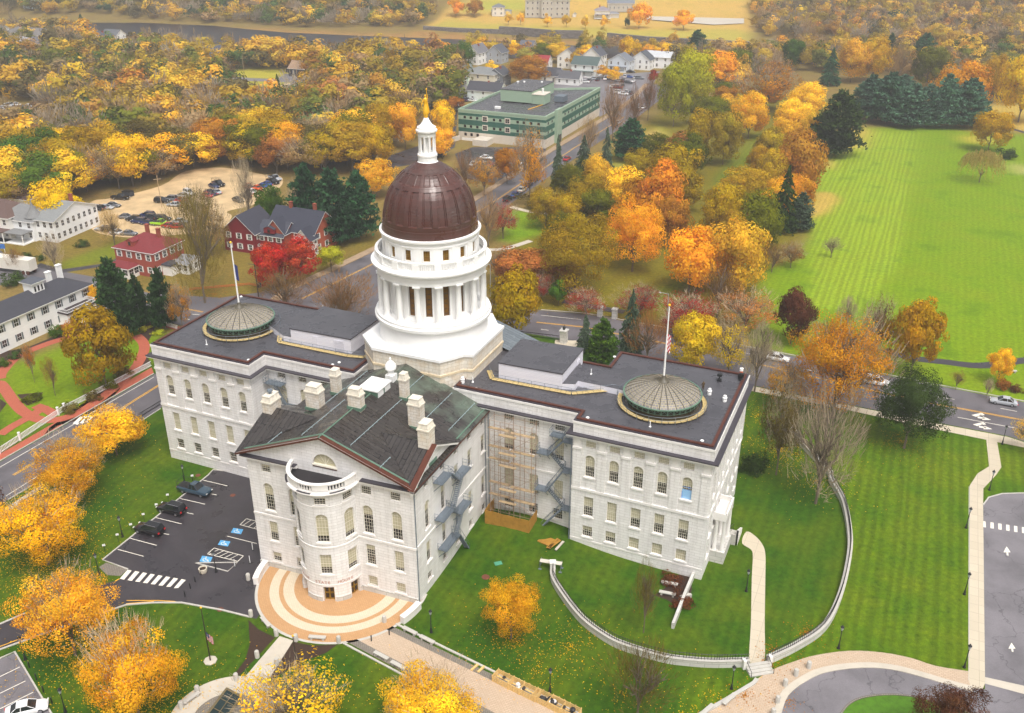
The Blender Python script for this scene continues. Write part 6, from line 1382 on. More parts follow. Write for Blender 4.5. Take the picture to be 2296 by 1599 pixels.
X,Y=fill(LW,8.2,1); k=excl(X,Y)
for x,y in zip(X[k],Y[k]): W_.append((x,y,pick(palL),rsw.uniform(10,17),rsw.uniform(11,17),'w'))
# far bank woods and the hillside on the right
palF=[('goldolive',20),('gold',14),('tan',22),('grey',16),('oliveb',14),('olive',10),('orange',8),('dpine',3),('green',5)]
X,Y=fill([(-500,50),(-500,-40),(1010,-40),(960,35),(940,60),(700,62),(480,52),(200,30)],9.5,2)
for x,y in zip(X,Y): W_.append((x,y,pick(palF),rsw.uniform(7.5,12),rsw.uniform(8,13),'f'))
palR=[('tan',24),('grey',18),('goldolive',18),('gold',14),('dorange',8),('oliveb',12),('yellow',4),('orange',6),('dpine',2)]
X,Y=fill([(1690,60),(1700,-45),(3000,-45),(3000,150),(2297,118),(2100,100),(1900,92),(1760,88),(1700,80)],8.0,4)
for x,y in zip(X,Y): W_.append((x,y,pick(palR),rsw.uniform(6.5,10),rsw.uniform(8,13),'f'))
X,Y=fill([(1690,140),(1720,112),(1900,118),(2297,140),(3000,190),(3000,260),(2330,232),(2230,215),(1990,170),(1900,165),(1800,160)],8.5,6)
for x,y in zip(X,Y): W_.append((x,y,pick(palL),rsw.uniform(8,12),rsw.uniform(9,14),'r'))
X,Y=fill([(-400,60),(0,62),(200,75),(60,110),(-400,110)],12,9)
for x,y in zip(X,Y): W_.append((x,y,pick(palL),rsw.uniform(7,11),rsw.uniform(8,12),'w'))
X,Y=fill([(1020,140),(1560,140),(1560,100),(1020,100)],19,12)
for x,y in zip(X,Y): W_.append((x,y,pick(palL),rsw.uniform(6,9),rsw.uniform(7,10),'t'))
X,Y=fill([(1500,150),(1640,110),(1760,150),(1720,190),(1600,200)],10,15)
for x,y in zip(X,Y): W_.append((x,y,pick(palL),rsw.uniform(7,11),rsw.uniform(8,13),'t'))
X,Y=fill([(1110,640),(1200,670),(1190,700),(1120,690)],6,11)
for x,y in zip(X,Y): W_.append((x,y,'rust',6,6,'n'))
def vis(t):
    u=px((t[0],t[1],GZ+6)); return -40<u[0]<2336 and -20<u[1]<1640
W_.sort(key=lambda t:math.hypot(t[0],t[1])+ (0 if vis(t) else 1e5))
NI=max(0,292-NTREE[0]); CN={'gold':'golden','goldolive':'olive-gold','orange':'orange','dorange':'rust-orange','olive':'olive','green':'green','tan':'tan half-bare','grey':'bare grey','rust':'rust-red','oliveb':'drab olive','yellow':'yellow','dpine':'dark'}
for t in W_[:NI]:
    x,y,c,w_,h,rg=t; z=float(terr(x,y)); rs=random.Random(int(x*10+y)); kind='bare' if c=='grey' else ('sparse' if c in('tan',) else 'round')
    where='in the woods left of the dome' if rg=='w' else 'beyond the park lawn' if rg in'rf' else 'beside the park'
    cc={'tan':'tan','grey':'grey'}.get(c,c); rzv=h*.42
    place_tree(kind,x,y,z,w_*1.12,h,rzv,h-rzv*.95,cc,CN[c]+' tree '+where,'woodland trees '+where,1 if y<420 else 2,rs,'bare_tree' if kind=='bare' else 'autumn_tree')
rs=np.random.RandomState(44); base=[]
for v in range(5):
    P,Nn,t=crown_pts(rs,26,760,.36,['dome','oval'][v%2],lump=.2); t=t*.5+.25; base.append((quads(P,Nn,.082,rs),t))
    P,Nn,t=crown_pts(rs,24,420,.36,'dome',.3,.2); d=unit(P-np.array([0,0,-1.2])+rs.normal(size=P.shape)*.3); base.append((quads(P,unit(np.cross(d,rs.normal(size=P.shape))),rs.uniform(.1,.2,(len(P),1)),rs,.16,d),t))
VV=[];TT_=[];CC=[]
for (x,y,c,w_,h,rg) in W_[NI:]:
    dd=math.hypot(x,y)
    q,t=base[(rnd.randrange(5))*2+(1 if c in('grey',) or (c=='tan' and rnd.random()<.5) else 0)]
    if dd>700: sel=np.arange(0,len(q),2); q=q[sel]; t=t[sel]; q=(q-q.mean(1,keepdims=True))*1.35+q.mean(1,keepdims=True)
    a=rnd.uniform(0,6.28); R_=np.array([[math.cos(a),math.sin(a),0],[-math.sin(a),math.cos(a),0],[0,0,1]]); rzv=h*.45
    VV.append((q@R_)*np.array([w_*.58,w_*.58,rzv])+np.array([x,y,float(terr(x,y))+h-rzv])); TT_.append(t); cc=vary(tuple(q*.8+30 for q in PAL[c]),rnd,.15); CC.append(np.tile(cc[:3],(len(q),1)))
me=meshq('woodland',np.concatenate(VV),np.concatenate(TT_),STUFFL,np.concatenate(CC)); o=bpy.data.objects.new('woodland',me); COL.objects.link(o)
tag(o,'far autumn woods on the river banks and hillside','woodland',None,'stuff')
print('trees single',NTREE[0],'mass',len(W_)-NI,'leaves',len(me.polygons))
# fallen leaves under the maples
def litter(specs,seed,label):
    rs=np.random.RandomState(seed); P=[];C_=[]
    lot=[gp(*q)[:2] for q in [(225,1262),(467,1060),(600,1070),(650,1240),(720,1250),(930,1380),(800,1440),(640,1440),(560,1384),(407,1352),(283,1357),(260,1310)]]
    for (x,y,r,n,c) in specs:
        p=gt(x,y); a=rs.uniform(0,2*PI,n); d=r*np.abs(rs.normal(size=n))*.62
        X=p[0]+np.cos(a)*d; Y=p[1]+np.sin(a)*d; kk=~inpoly(X,Y,lot)&(rs.rand(n)<.48); X=X[kk]; Y=Y[kk]; n=len(X); P.append(np.stack([X,Y,terr(X,Y)+.1],1)); C_.append(np.tile(lin(*PAL[c])[:3],(n,1))*rs.uniform(.6,1.1,(n,1)))
    P=np.concatenate(P);C_=np.concatenate(C_); Nn=unit(rs.normal(size=P.shape)*.3+np.array([0,0,1])); t=rs.uniform(0,1,(len(P),2))
    me=meshq('fallen_leaves',quads(P,Nn,rs.uniform(.04,.095,(len(P),1)),rs,.9),t,STUFFL,np.clip(C_,0,1)); o=bpy.data.objects.new('fallen_leaves',me); COL.objects.link(o); tag(o,label,'leaf litter',None,'stuff')
litter([(105,1255,11,5200,'gold'),(60,1230,12,2600,'gold'),(180,1120,8,900,'gold'),(260,1010,6,400,'gold'),(180,1485,9,2200,'gold'),(300,1600,12,3600,'gold'),(210,1400,9,900,'gold'),(360,1560,9,1300,'gold'),(1146,1430,9,1500,'orange'),(1280,1450,8,700,'gold'),(1200,1500,9,500,'gold'),(1400,1560,9,420,'gold'),(1600,1560,6,300,'gold'),(1530,1600,8,300,'gold'),(800,1560,9,300,'gold'),(1330,1420,5,200,'orange')],1,'yellow maple leaves scattered over the near lawns')
litter([(1750,1010,9,2600,'gold'),(1830,1080,9,900,'gold'),(2020,990,8,1500,'goldolive'),(1700,930,7,900,'gold'),(1850,900,10,900,'orange'),(1740,1465,3,500,'dorange'),(1810,1420,3,350,'dorange'),(1720,1490,2,250,'dorange'),(1670,1560,2.5,350,'dorange'),(1760,1575,3,300,'dorange')],2,'fallen leaves under the trees by the avenue and along the curved wall')
litter([(200,900,5,300,'gold'),(480,660,9,1500,'dorange'),(640,640,9,1200,'dorange'),(350,585,8,900,'gold'),(1400,560,14,3000,'goldolive'),(1300,660,12,2200,'gold'),(1560,660,12,2200,'dorange'),(1650,560,10,1500,'goldolive'),(1200,500,8,600,'gold'),(700,500,8,500,'dorange')],3,'fallen leaves in the park rows and front gardens')
# ------------------------------------------------------------------ lamps, poles, benches, walls and fences
IRONL=IRON; LAMPG=simple('lamp_glass',lin(170,175,180),.3)
def lamp_proto():
    e=empty('street_lamp',(0,0,0)); mb=MB(); mb.lathe((0,0,0),[(.22,0),(.22,.12),(.14,.25),(.12,.7),(.07,.85),(.05,2.8),(.07,2.85),(.05,2.95),(.12,3.05)],10); mb.build('post',IRON,e)
    mb=MB(); mb.lathe((0,0,3.05),[(.11,0),(.22,.45),(.22,.5)],6,0,False); mb.build('lantern',LAMPG,e)
    mb=MB(); mb.lathe((0,0,3.55),[(.27,0),(.2,.12),(.08,.25),(.03,.4),(.01,.42)],8); mb.build('cap',IRON,e); return e
def inst(proto,used,loc,rz,label,cat,group):
    o=proto if not used else copy_tree(proto); o.location=loc; o.rotation_euler=(0,0,rz); return tag(o,label,cat,group)
LP=[(275,1204,'black lantern post on the lawn beside the dark car park kerb'),(223,1289,'black lantern post at the drive corner by the orange maple'),(485,1283,'black lantern post on the kerbed island in the car park'),(415,1086,'black lantern post behind the blue pickup'),(57,1479,'black lantern post at the corner of the bottom left car park'),(147,1597,'black lantern post at the bottom left, cut by the frame'),(967,1418,'black lantern post on the lawn beside the low terrace wall'),(1233,1551,'black lantern post beside the timber crates'),(1673,1326,'black lantern post left of the concrete side path'),(1880,1454,'black lantern post outside the right end of the curved wall'),(1640,1545,'black lantern post left of the stone steps'),(2166,1184,'black lantern post beside the long straight path, uppermost on the grass side'),(2162,1333,'black lantern post halfway down the long straight path'),(2162,1497,'black lantern post at the lower end of the long straight path'),(2218,1099,'black lantern post at the bend of the long straight path'),(2247,996,'black lantern post by the avenue pavement'),(2050,520+340,'')]
lp=lamp_proto(); 
for i,(x,y,l) in enumerate([q for q in LP if q[2]]): p=gt(x,y); inst(lp,i>0,p,0,l,'street lamp','black lantern posts')
# grey cobra-head street lights
def cobra():
    e=empty('street_light',(0,0,0)); mb=MB(); mb.tube((0,0,0),(0,0,9),.12,.07,8); mb.build('pole',simple('grey_pole',lin(170,172,168),.5,metal=.3),e)
    mb=MB(); mb.tube((0,0,8.9),(-1.6,0,9.3),.06,.05,6); mb.build('arm',MATS['grey_pole'],e); mb=MB(); mb.lathe((-1.9,0,9.2),[(.05,0),(.22,.05),(.28,.12),(.1,.22)],8); mb.build('lamp_head',LAMPG,e); return e
cp=cobra()
for i,(x,y,l,rz) in enumerate(((1493,743,'tall grey street light between the crimson trees and the spruce',0),(2003,835,'tall grey street light in front of the big golden tree',.3),(1100,672,'tall grey street light at the right of the white drum',0))): inst(cp,i>0,gt(x,y),rz,l,'street light','grey street lights')
def poles(name,pts,h,mat,cat,grp,r=.12,cross=False):
    e=empty(name,(0,0,0)); mb=MB(); mb.tube((0,0,0),(0,0,h),r,r*.7,7); mb.build('pole',mat,e)
    if cross: mb=MB(); mb.box((0,0,h-1.2),(2.2,.12,.14),0,.4); mb.build('crossarm',mat,e)
    for i,(x,y,l) in enumerate(pts): inst(e,i>0,gt(x,y),0,l,cat,grp)
poles('utility_pole',[(363,465,'bare utility pole standing in the gravel car park'),(548,170,'tilted utility pole beside the blue house'),(667,183,'utility pole beside the brown-roofed shed'),(101,350,'utility pole at the end of the yard left of the green office')],10,simple('pole_wood',lin(176,150,116),.8,var=.2),'utility pole','utility poles',cross=True)
# traffic signal pole
e=empty('traffic_light',gt(580,668),0,'black traffic signal mast at the left wing rear corner','traffic light'); mb=MB(); mb.tube((0,0,0),(0,0,8.6),.12,.09,8); mb.tube((0,0,8.5),(-1.6,0,8.7),.06,.05,6); mb.build('mast',IRON,e)
for k in range(2): mb=MB(); mb.box((.35+.5*k,0,2.6+k*.2),(.35,.35,1.1),0); mb.build('signal_head',IRON,e)
# dark flagpoles on the lawn
def flagpole(x,y,h,label,us):
    e=empty('flagpole',gt(x,y),.3,label,'flagpole'); mb=MB(); mb.tube((0,0,0),(0,0,h),.09,.05,8); mb.build('pole',simple('bronze_pole',lin(52,42,38),.4),e); mb=MB(); mb.ball((0,0,h+.1),.14,8); mb.build('finial',GOLD,e)
    mb=MB(); mb.lathe((0,0,0),[(.85,0),(.85,.12),(.01,.13)],8,0,False); mb.build('base_slab',CONC2,e)
    # flag hanging in folds
    mb=MB(); nx=9; L=1.5; H0=h*.55
    for i in range(nx):
        x0,x1=.08+.075*i,.08+.075*(i+1); a,b=.1*math.sin(i*1.7),.1*math.sin((i+1)*1.7)
        for k in range(13):
            z0=H0-k*.1-i*.11; z1=z0-.1; mi=1 if (i<4 and k<7) else (0 if k%2==0 else 2)
            if not us: mi=3 if k<9 else 0
            mb.face([(x0,a,z0),(x1,b,z0-.11),(x1,b,z1-.11-.02),(x0,a,z1-.02)],mi)
    for s_ in range(6): mb.ball((.15+.07*(s_%3),-.12,H0-.25-.18*(s_//3)-.1*(s_%3)),.025,4,2) if us else None
    mb.build('flag',[simple('flag_red',lin(190,40,50),.8),simple('flag_blue',lin(40,50,110),.8),simple('flag_white',lin(225,220,220),.8),simple('flag_navy',lin(30,34,70),.8)],e)
flagpole(472,1482,8.6,'dark flagpole with the striped flag at half mast on the left lawn',True); flagpole(672,1545,8.4,'dark flagpole with a dark flag above the half-bare tree',False); flagpole(1339,422,6,'small flagpole with striped flag among the spruces',True)
# granite posts, benches, planters
def post(): mb=MB(); mb.lathe((0,0,0),[(.3,0),(.3,.95),(.24,1.08),(.01,1.12)],14); return mb.build('bollard',GRAN)
bp=post(); BL=[(557,1300),(563,1382),(620,1425),(664,1437),(760,1441),(862,1395),(577,1474),(621,1491),(530,1525),(443,1553),(407,1588),(1743,1576),(1760,1538),(1784,1515),(1813,1498),(1733,1604)]
nm=['at the left end of the terrace wall','where the drive meets the terrace','at the left of the white path head','at the right of the white path head','at the terrace edge beside the promenade','at the right end of the terrace','on the left side of the white path','on the right side of the white path','at the foot of the white path, left','on the plaza rim, upper left','on the plaza rim, lower left','third up on the turning circle kerb','fourth up on the turning circle kerb','fifth up on the turning circle kerb','last on the turning circle kerb, nearest the steps','second up on the turning circle kerb']
for i,(x,y) in enumerate(BL): o=bp if i==0 else bp.copy(); (COL.objects.link(o) if i else None); o.location=gt(x,y); tag(o,'round granite bollard '+nm[i],'bollard','granite bollards')
def ibol(): mb=MB(); mb.lathe((0,0,0),[(.08,0),(.08,.9),(.1,.95),(.01,1.05)],8); return mb.build('bollard',IRON)
ib=ibol(); BL=[(451,1288,'nearest the round planter'),(438,1305,'second below the planter'),(427,1320,'third below the planter'),(415,1338,'last below the planter'),(833,1438,'left on the promenade'),(873,1424,'right on the promenade'),(66,1497,'first along the bottom left car park'),(82,1524,'second along the bottom left car park'),(98,1552,'third along the bottom left car park'),(117,1577,'fourth along the bottom left car park')]
for i,(x,y,l) in enumerate(BL): o=ib if i==0 else ib.copy(); (COL.objects.link(o) if i else None); o.location=gt(x,y); tag(o,'thin black bollard, '+l,'bollard','thin black bollards')
def bench():
    e=empty('bench',(0,0,0)); mb=MB(); mb.box((0,0,.38),(2.3,.55,.14)); mb.build('seat',GRAN,e)
    for x in (-.8,.8): mb=MB(); mb.box((x,0,0),(.25,.45,.38)); mb.build('leg',GRAN,e)
    return e
bn=bench(); pa=math.atan2(*(np.array(gp(1079,1600)[:2])-np.array(gp(776,1439)[:2]))[::-1])
for i,(x,y,a,l) in enumerate([(919,1419,pa,'granite bench, first on the lawn side of the promenade'),(958,1439,pa,'granite bench, second on the lawn side of the promenade'),(855,1475,pa,'granite bench, first on the left side of the promenade'),(893,1497,pa,'granite bench, second on the left side of the promenade'),(596,1399,-.9,'granite bench on the left rim of the terrace'),(712,1434,-.1,'granite bench on the front rim of the terrace'),(430,1570,.9,'granite bench on the rim of the round plaza'),(1634,1573,.75,'granite bench below the stone steps'),(1585,1597,.75,'granite bench at the bottom edge left of the turning circle'),(1496,1335,-.3,'small granite bench in the dark shrub bed, lower'),(1501,1313,-.3,'small granite bench in the dark shrub bed, upper'),(2266,836,0,'pale bench on a grey pad beside the park footpath')]): inst(bn,i>0,gt(x,y),a,l,'bench','granite benches')
def planter():
    e=empty('planter',(0,0,0)); mb=MB(); mb.lathe((0,0,0),[(.5,0),(.58,.2),(.62,.75),(.5,.76),(.48,.6),(.01,.6)],18); mb.build('tub',simple('planter_concrete',lin(214,204,184),.8,var=.1,vs=2),e)
    mb=MB(); mb.lathe((0,0,.61),[(.47,0),(.01,.04)],12); mb.build('soil',MULCH,e); return e
pn=planter()
for i,(x,y,l) in enumerate(((456,1283,'round concrete planter on the car park island'),(502,1051,'round concrete planter by the left wing wall, left'),(528,1058,'round concrete planter by the left wing wall, right'))): inst(pn,i>0,gt(x,y),0,l,'planter','round concrete planters')
def signpost():
    e=empty('parking_sign',(0,0,0)); mb=MB(); mb.tube((0,0,0),(0,0,1.15),.035,n=5); mb.build('post',IRON,e); mb=MB(); mb.box((0,0,1.1),(.42,.04,.34),0,.35); mb.build('sign_panel',WHITE,e); return e
sp_=signpost()
for i,(x,y,l) in enumerate(((236,1238,'nearest the drive'),(266,1214,'second from the drive'),(296,1191,'beside the lower black car'),(324,1168,'between the two black cars'),(353,1146,'beside the upper black car'),(378,1124,'between the black car and the pickup'),(433,1081,'above the blue pickup'),(461,1262,'at the car park edge'))[:7]): inst(sp_,i>0,gt(x,y),0,'small white bay sign on a short post, '+l,'sign','small white bay signs')
def flexi():
    e=empty('delineator_post',(0,0,0)); mb=MB(); mb.lathe((0,0,0),[(.22,0),(.2,.06),(.05,.1)],8); mb.build('base_slab',IRON,e); mb=MB(); mb.lathe((0,0,.08),[(.055,0),(.055,1.25),(.01,1.3)],8); mb.build('post',WHITE,e); return e
fx=flexi()
for i,(x,y,l) in enumerate(((567,1234,'white flexible post by the building corner'),(561,1263,'white flexible post on a black foot'),(527,1271,'white flexible post at the hatched aisle end'))): inst(fx,i>0,gt(x,y),0,l,'delineator post','white flexible posts')
# timber crates with rubble sacks
def crate(x,y,label,fill_):
    p=gt(x,y); e=empty('timber_crate',p,pa,label,'crate','timber crates'); mb=MB(); L,W,H_=4.0,1.35,1.0
    for sy in (-1,1):
        for k in range(4): mb.box((0,sy*W/2,.05+k*.25),(L,.04,.16))
        for k in range(6): mb.box((-L/2+.05+k*(L-.1)/5,sy*(W/2+.04),0),(.1,.05,H_+.05))
    for sx in (-1,1):
        for k in range(4): mb.box((sx*L/2,0,.05+k*.25),(.04,W,.16))
    mb.box((0,0,.01),(L,W,.03)); mb.build('slats',WOODL,e)
    rs=random.Random(int(x))
    for k in range(fill_): mb=MB(); mb.ball((rs.uniform(-1.5,1.5),rs.uniform(-.35,.35),rs.uniform(.35,.75)),rs.uniform(.22,.38),6,0,.6); mb.build('sack',simple('white_sack',lin(222,218,214),.8) if rs.random()<.5 else simple('black_sack',lin(40,38,40),.5),e)
for a in ((1140,1535,'pale timber crate, first along the promenade',3),(1175,1552,'brown timber crate, second along the promenade',2),(1230,1578,'timber crate full of white sacks, third along the promenade',7),(1265,1594,'timber crate of dark scrap at the bottom edge of the promenade',5)): crate(*a)
# lumber pile on plywood, steel table, misc on the court lawn
p=gt(1232,1216); e=empty('lumber_pile',p,-.6,'heap of ochre planks on a plywood sheet in the court','lumber pile'); mb=MB(); mb.box((-.5,0,0),(2.2,1.8,.12)); mb.build('plywood_sheet',WOODP,e)
for k in range(9): mb=MB(); mb.box((.6+rnd.uniform(-.25,.6),rnd.uniform(-.3,.1),.1+.07*(k//3)),(.2,2.6,.06),0,rnd.uniform(-.2,.15)); mb.build('plank',WOODP,e)
mb=MB(); mb.box((1.7,.1,0),(.35,2.4,.12),0,.05); mb.build('grey_beam',CONC2,e)
p=gt(1235,1275); e=empty('scaffold_table',p,-.25,'pale plank table on steel frames behind the curved wall end','table'); mb=MB(); mb.box((0,0,1.15),(3.2,.75,.08)); mb.build('tabletop',simple('pale_plank',lin(206,198,186),.7),e)
for x in (-1.5,1.5):
    mb=MB()
    for y in (-.5,.5): mb.tube((x,y,0),(x,y,1.35),.04,n=5); mb.box((x,y,0),(.45,.3,.06))
    mb.tube((x,-.5,.6),(x,.5,.6),.03,n=4); mb.build('frame',RUST if 0 else STEELB,e)
mb=MB(); mb.box((0,0,0),(1.1,.75,.12),0); o=mb.build('valve_cover',simple('green_plastic',lin(80,150,120),.5),None,loc=gt(1117,1264),rz=.3); tag(o,'green valve cover sunk in the court lawn','cover')
mb=MB(); mb.lathe((0,0,0),[(.6,0),(.58,.04),(.01,.05)],14); o=mb.build('manhole_cover',simple('rusty_iron',lin(110,62,44),.7,var=.3),None,loc=gt(1089,1294)); tag(o,'rusty manhole cover on the court lawn','manhole cover')
for x,y,l in ((444,1310-244,'rusty drain cover in the dark car park, upper'),(522,1074+37,'rusty drain cover near the car park top'),(494,1367,'drain cover beside the lawn at the drive')): mb=MB(); mb.lathe((0,0,0),[(.45,0),(.43,.05),(.01,.06)],14); o=mb.build('manhole_cover',MATS['rusty_iron'],None,loc=gt(x,y)); tag(o,l,'manhole cover')
mb=MB()
for k in range(3): mb.box((k*1.1-1,k*.1,0),(.9,.18,.12),0,.6+k*.1)
for x,y,l in ((896,1497-64,'first'),):
    pass
for i,(x,y) in enumerate(((895,1298+200),(938,1303+200))): pass
mb=MB(); mb.box((0,0,0),(1.3,.28,.2),0,.9); o=mb.build('timber_block',WOODL,None,loc=gt(1064,1498)); tag(o,'short pale timber block lying on the promenade, left','timber block','timber blocks on the promenade'); o2=o.copy(); COL.objects.link(o2); o2.location=gt(1079,1502); tag(o2,'short pale timber block lying on the promenade, right','timber block','timber blocks on the promenade')
# curved retaining wall with iron fence
def wall_fence(pts,label1,label2,gr):
    L=[gt(*q)[:2] for q in pts]; L=catmull(L,5); A=offs(L,-.3);B=offs(L,.3); mb=MB(); c=L[0]; S=0
    for i in range(len(L)-1):
        a,b,c_,d=A[i],A[i+1],B[i+1],B[i]; l=math.dist(L[i],L[i+1]); z0=float(terr(*L[i])); z1=float(terr(*L[i+1])); t=.95
        mb.face([(*a,z0-.3),(*b,z1-.3),(*b,z1+t),(*a,z0+t)],0,[(S,0),(S+l,0),(S+l,t),(S,t)]); mb.face([(*d,z0-.3),(*c_,z1-.3),(*c_,z1+t),(*d,z0+t)],0,[(S,0),(S+l,0),(S+l,t),(S,t)])
        for (w0,w1) in ((-.36,.36),):
            a2,b2,c2,d2=offs(L,w0)[i],offs(L,w0)[i+1],offs(L,w1)[i+1],offs(L,w1)[i]
            mb.face([(*a2,z0+t),(*b2,z1+t),(*b2,z1+t+.14),(*a2,z0+t+.14)],1); mb.face([(*d2,z0+t),(*c2,z1+t),(*c2,z1+t+.14),(*d2,z0+t+.14)],1); mb.face([(*a2,z0+t+.14),(*b2,z1+t+.14),(*c2,z1+t+.14),(*d2,z0+t+.14)],1)
        S+=l
    o=mb.build('curved_wall',[BASEST,GRAN],None,loc=(*L[0],GZ),org=(*L[0],GZ)); tag(o,label1,'wall',gr)
    mb=MB()
    for i in range(len(L)-1):
        z0=float(terr(*L[i]))+1.1; z1=float(terr(*L[i+1]))+1.1
        for h in (.12,.78): mb.tube((*L[i],z0+h),(*L[i+1],z1+h),.045,n=4,cap=False,smooth=False)
        n=max(1,int(math.dist(L[i],L[i+1])/.3))
        for k in range(n): t=k/n; x=L[i][0]+(L[i+1][0]-L[i][0])*t; y=L[i][1]+(L[i+1][1]-L[i][1])*t; z=z0+(z1-z0)*t; mb.tube((x,y,z),(x,y,z+.95),.045,.025,3,cap=False,smooth=False)
    o=mb.build('iron_fence',IRON,None,loc=(*L[0],GZ+1),org=(*L[0],GZ+1)); tag(o,label2,'fence')
    return L
WL=wall_fence([(1240,1288),(1240,1303),(1259,1337),(1306,1397),(1366,1441),(1416,1462),(1486,1482),(1531,1489),(1600,1494),(1678,1492)],'curved granite wall sweeping from the court lawn to the stone steps','black iron fence on the left curved wall','curved garden walls')
WR=wall_fence([(1720,1487),(1783,1457),(1847,1412),(1883,1340),(1902,1256),(1903,1200),(1890,1133),(1863,1083),(1857,1063),(1803,1006),(1775,968)],'curved granite wall rising from the steps past the bare leaning tree','black iron fence on the right curved wall','curved garden walls')
mb=MB(); mb.box((0,0,0),(.75,.75,1.8)); mb.box((0,0,1.8),(.9,.9,.2)); o=mb.build('gate_post',TRIM,None,loc=gt(1239,1284)); tag(o,'square granite post at the upper end of the curved wall','post')
# diagonal low wall in the shrub bed
L=[gt(1556,1290),gt(1535,1340),gt(1508,1410)]; mb=MB(); ribbon(mb,[q[:2] for q in L],-.2,.2,GZ-.2,GZ+1.0); o=mb.build('low_wall',BASEST,None,loc=L[0],org=L[0]); tag(o,'thin sloping granite wall beside the shrub bed','wall')
mb=MB(); 
for k in range(3): mb.box((0,k*.3,0),(1.4,.3,.6-k*.18))
o=mb.build('stone_steps',GRAN,None,loc=gt(1540,1342),rz=.4); tag(o,'small stone steps beside the shrub bed','steps')
sheet('flower_bed',[(1462,1292),(1500,1280),(1545,1290),(1552,1320),(1545,1350),(1525,1365),(1495,1345),(1465,1335)],MULCH,3)
# entrance steps between the curved walls
pS=gt(1700,1500); a_=math.atan2(*(np.array(gp(1735,1510)[:2])-np.array(gp(1692,1517)[:2]))[::-1]); e=empty('stone_steps',pS,a_,'wide stone steps between the two curved walls','steps')
for k in range(4): mb=MB(); mb.box((0,-k*.42+.3,0),(3.2,.44,.62-k*.15)); mb.build('step',GRAN,e)
for sx in (-1,1): mb=MB(); mb.box((sx*1.75,.5,0),(.4,.6,1.4)); mb.build('newel_post',TRIM,e); mb=MB(); mb.tube((sx*1.5,.6,1.3),(sx*1.5,-1.2,.8),.04,n=5); mb.tube((sx*1.5,-1.2,0),(sx*1.5,-1.2,.8),.04,n=5); mb.build('hand_rail',IRON,e)
# sunken skylight
A_=[gp(509,1549),gp(541,1567),gp(482,1655),gp(444,1636)]; c=np.mean(np.array(A_),0); e=empty('sunken_skylight',tuple(c),0,'dark glass skylight set in the round plaza','skylight'); mb=MB(); mb.face([(p[0],p[1],GZ+.35) for p in A_]); mb.build('glazing',simple('teal_glass',lin(34,50,50),.08,var=.4,vs=.8),e,org=tuple(c))
mb=MB()
for i in range(4): mb.tube((*A_[i][:2],GZ+.4),(*A_[(i+1)%4][:2],GZ+.4),.16,n=4,smooth=False)
for t in (.25,.5,.75): p=[A_[0][i]+(A_[3][i]-A_[0][i])*t for i in (0,1)]; q=[A_[1][i]+(A_[2][i]-A_[1][i])*t for i in (0,1)]; mb.tube((*p,GZ+.4),(*q,GZ+.4),.06,n=4,smooth=False)
p=[(A_[0][i]+A_[1][i])/2 for i in (0,1)]; q=[(A_[2][i]+A_[3][i])/2 for i in (0,1)]; mb.tube((*p,GZ+.42),(*q,GZ+.42),.06,n=4,smooth=False); mb.build('frame',simple('bronze_frame',lin(110,98,70),.5),e,org=tuple(c))
# picket fences
def picket(pts,label,h=1.1,mat=WHITE,posts=True,cat='fence',gap=.28,name='picket_fence'):
    L=[gt(*q)[:2] for q in pts]; e=empty(name,(*L[0],GZ),0,label,cat); og=(*L[0],GZ); mb=MB()
    for a,b in zip(L,L[1:]):
        for z in (.25,h-.12): 
            an=math.atan2(b[1]-a[1],b[0]-a[0]); mb.box(((a[0]+b[0])/2,(a[1]+b[1])/2,GZ+z),(math.dist(a,b),.06,.1),0,an)
        n=int(math.dist(a,b)/gap)
        for k in range(n): t=k/n; x,y=a[0]+(b[0]-a[0])*t,a[1]+(b[1]-a[1])*t; mb.box((x,y,GZ+.1),(gap*.45 if mat is WHITE else .04,.04,h-.08),0,an)
    mb.build('pickets',mat,e,org=og)
    if posts:
        for a,b in zip(L,L[1:]):
            n=max(1,int(math.dist(a,b)/12))
            for k in range(n): t=k/n; mb=MB(); x,y=a[0]+(b[0]-a[0])*t,a[1]+(b[1]-a[1])*t; mb.box((x,y,GZ),(.3,.3,h+.35)); mb.box((x,y,GZ+h+.35),(.42,.42,.1)); mb.build('post',mat,e,org=og)
picket([(-60,1054),(0,1018),(46,988),(132,931),(146,922),(340,822)],'long white picket fence between the garden and the brick pavement',1.25)
picket([(205,672),(240,690),(307,712),(400,740)],'white picket fence along the avenue side of the garden',1.1)
picket([(-20,590),(30,600),(60,618)],'short white picket fence behind the white mansion',1.1)
picket([(313,938),(362,908)],'black iron railing beside the left wing lawn',1.0,IRON,False,gap=.3,name='iron_railing')
picket([(1150,752),(1189,756),(1256,764)],'black iron railing behind the dome by the avenue',1.2,IRON,False,gap=.3,name='iron_railing')
picket([(425,652),(560,640),(590,646)],'low orange snow fence on the tree verge',.7,simple('orange_net',lin(200,92,40),.7),False,gap=.35,name='snow_fence')
for i,(x,y,l) in enumerate(((1264,768,'tall granite gate pier with an urn beside the avenue'),(1345,709,'granite gate pier at the park entrance, left'),(1378,714,'granite gate pier at the park entrance, right'))):
    e=empty('gate_pier',gt(x,y),ANG,l,'gate pier','granite gate piers'); s_=1.25 if i==0 else 1; mb=MB(); mb.box((0,0,0),(1.1*s_,1.1*s_,2.2*s_)); mb.box((0,0,2.2*s_),(1.35*s_,1.35*s_,.28)); mb.build('pier',BASEST,e)
    if i==0: mb=MB(); mb.lathe((0,0,3.0),[(.2,0),(.35,.4),(.3,.7),(.1,.85),(.05,1.2)],8); mb.build('urn',IRON,e)
picket([(1350,712),(1374,714)],'black iron gate between the two park piers',1.6,IRON,False,gap=.35,name='iron_gate',cat='gate')
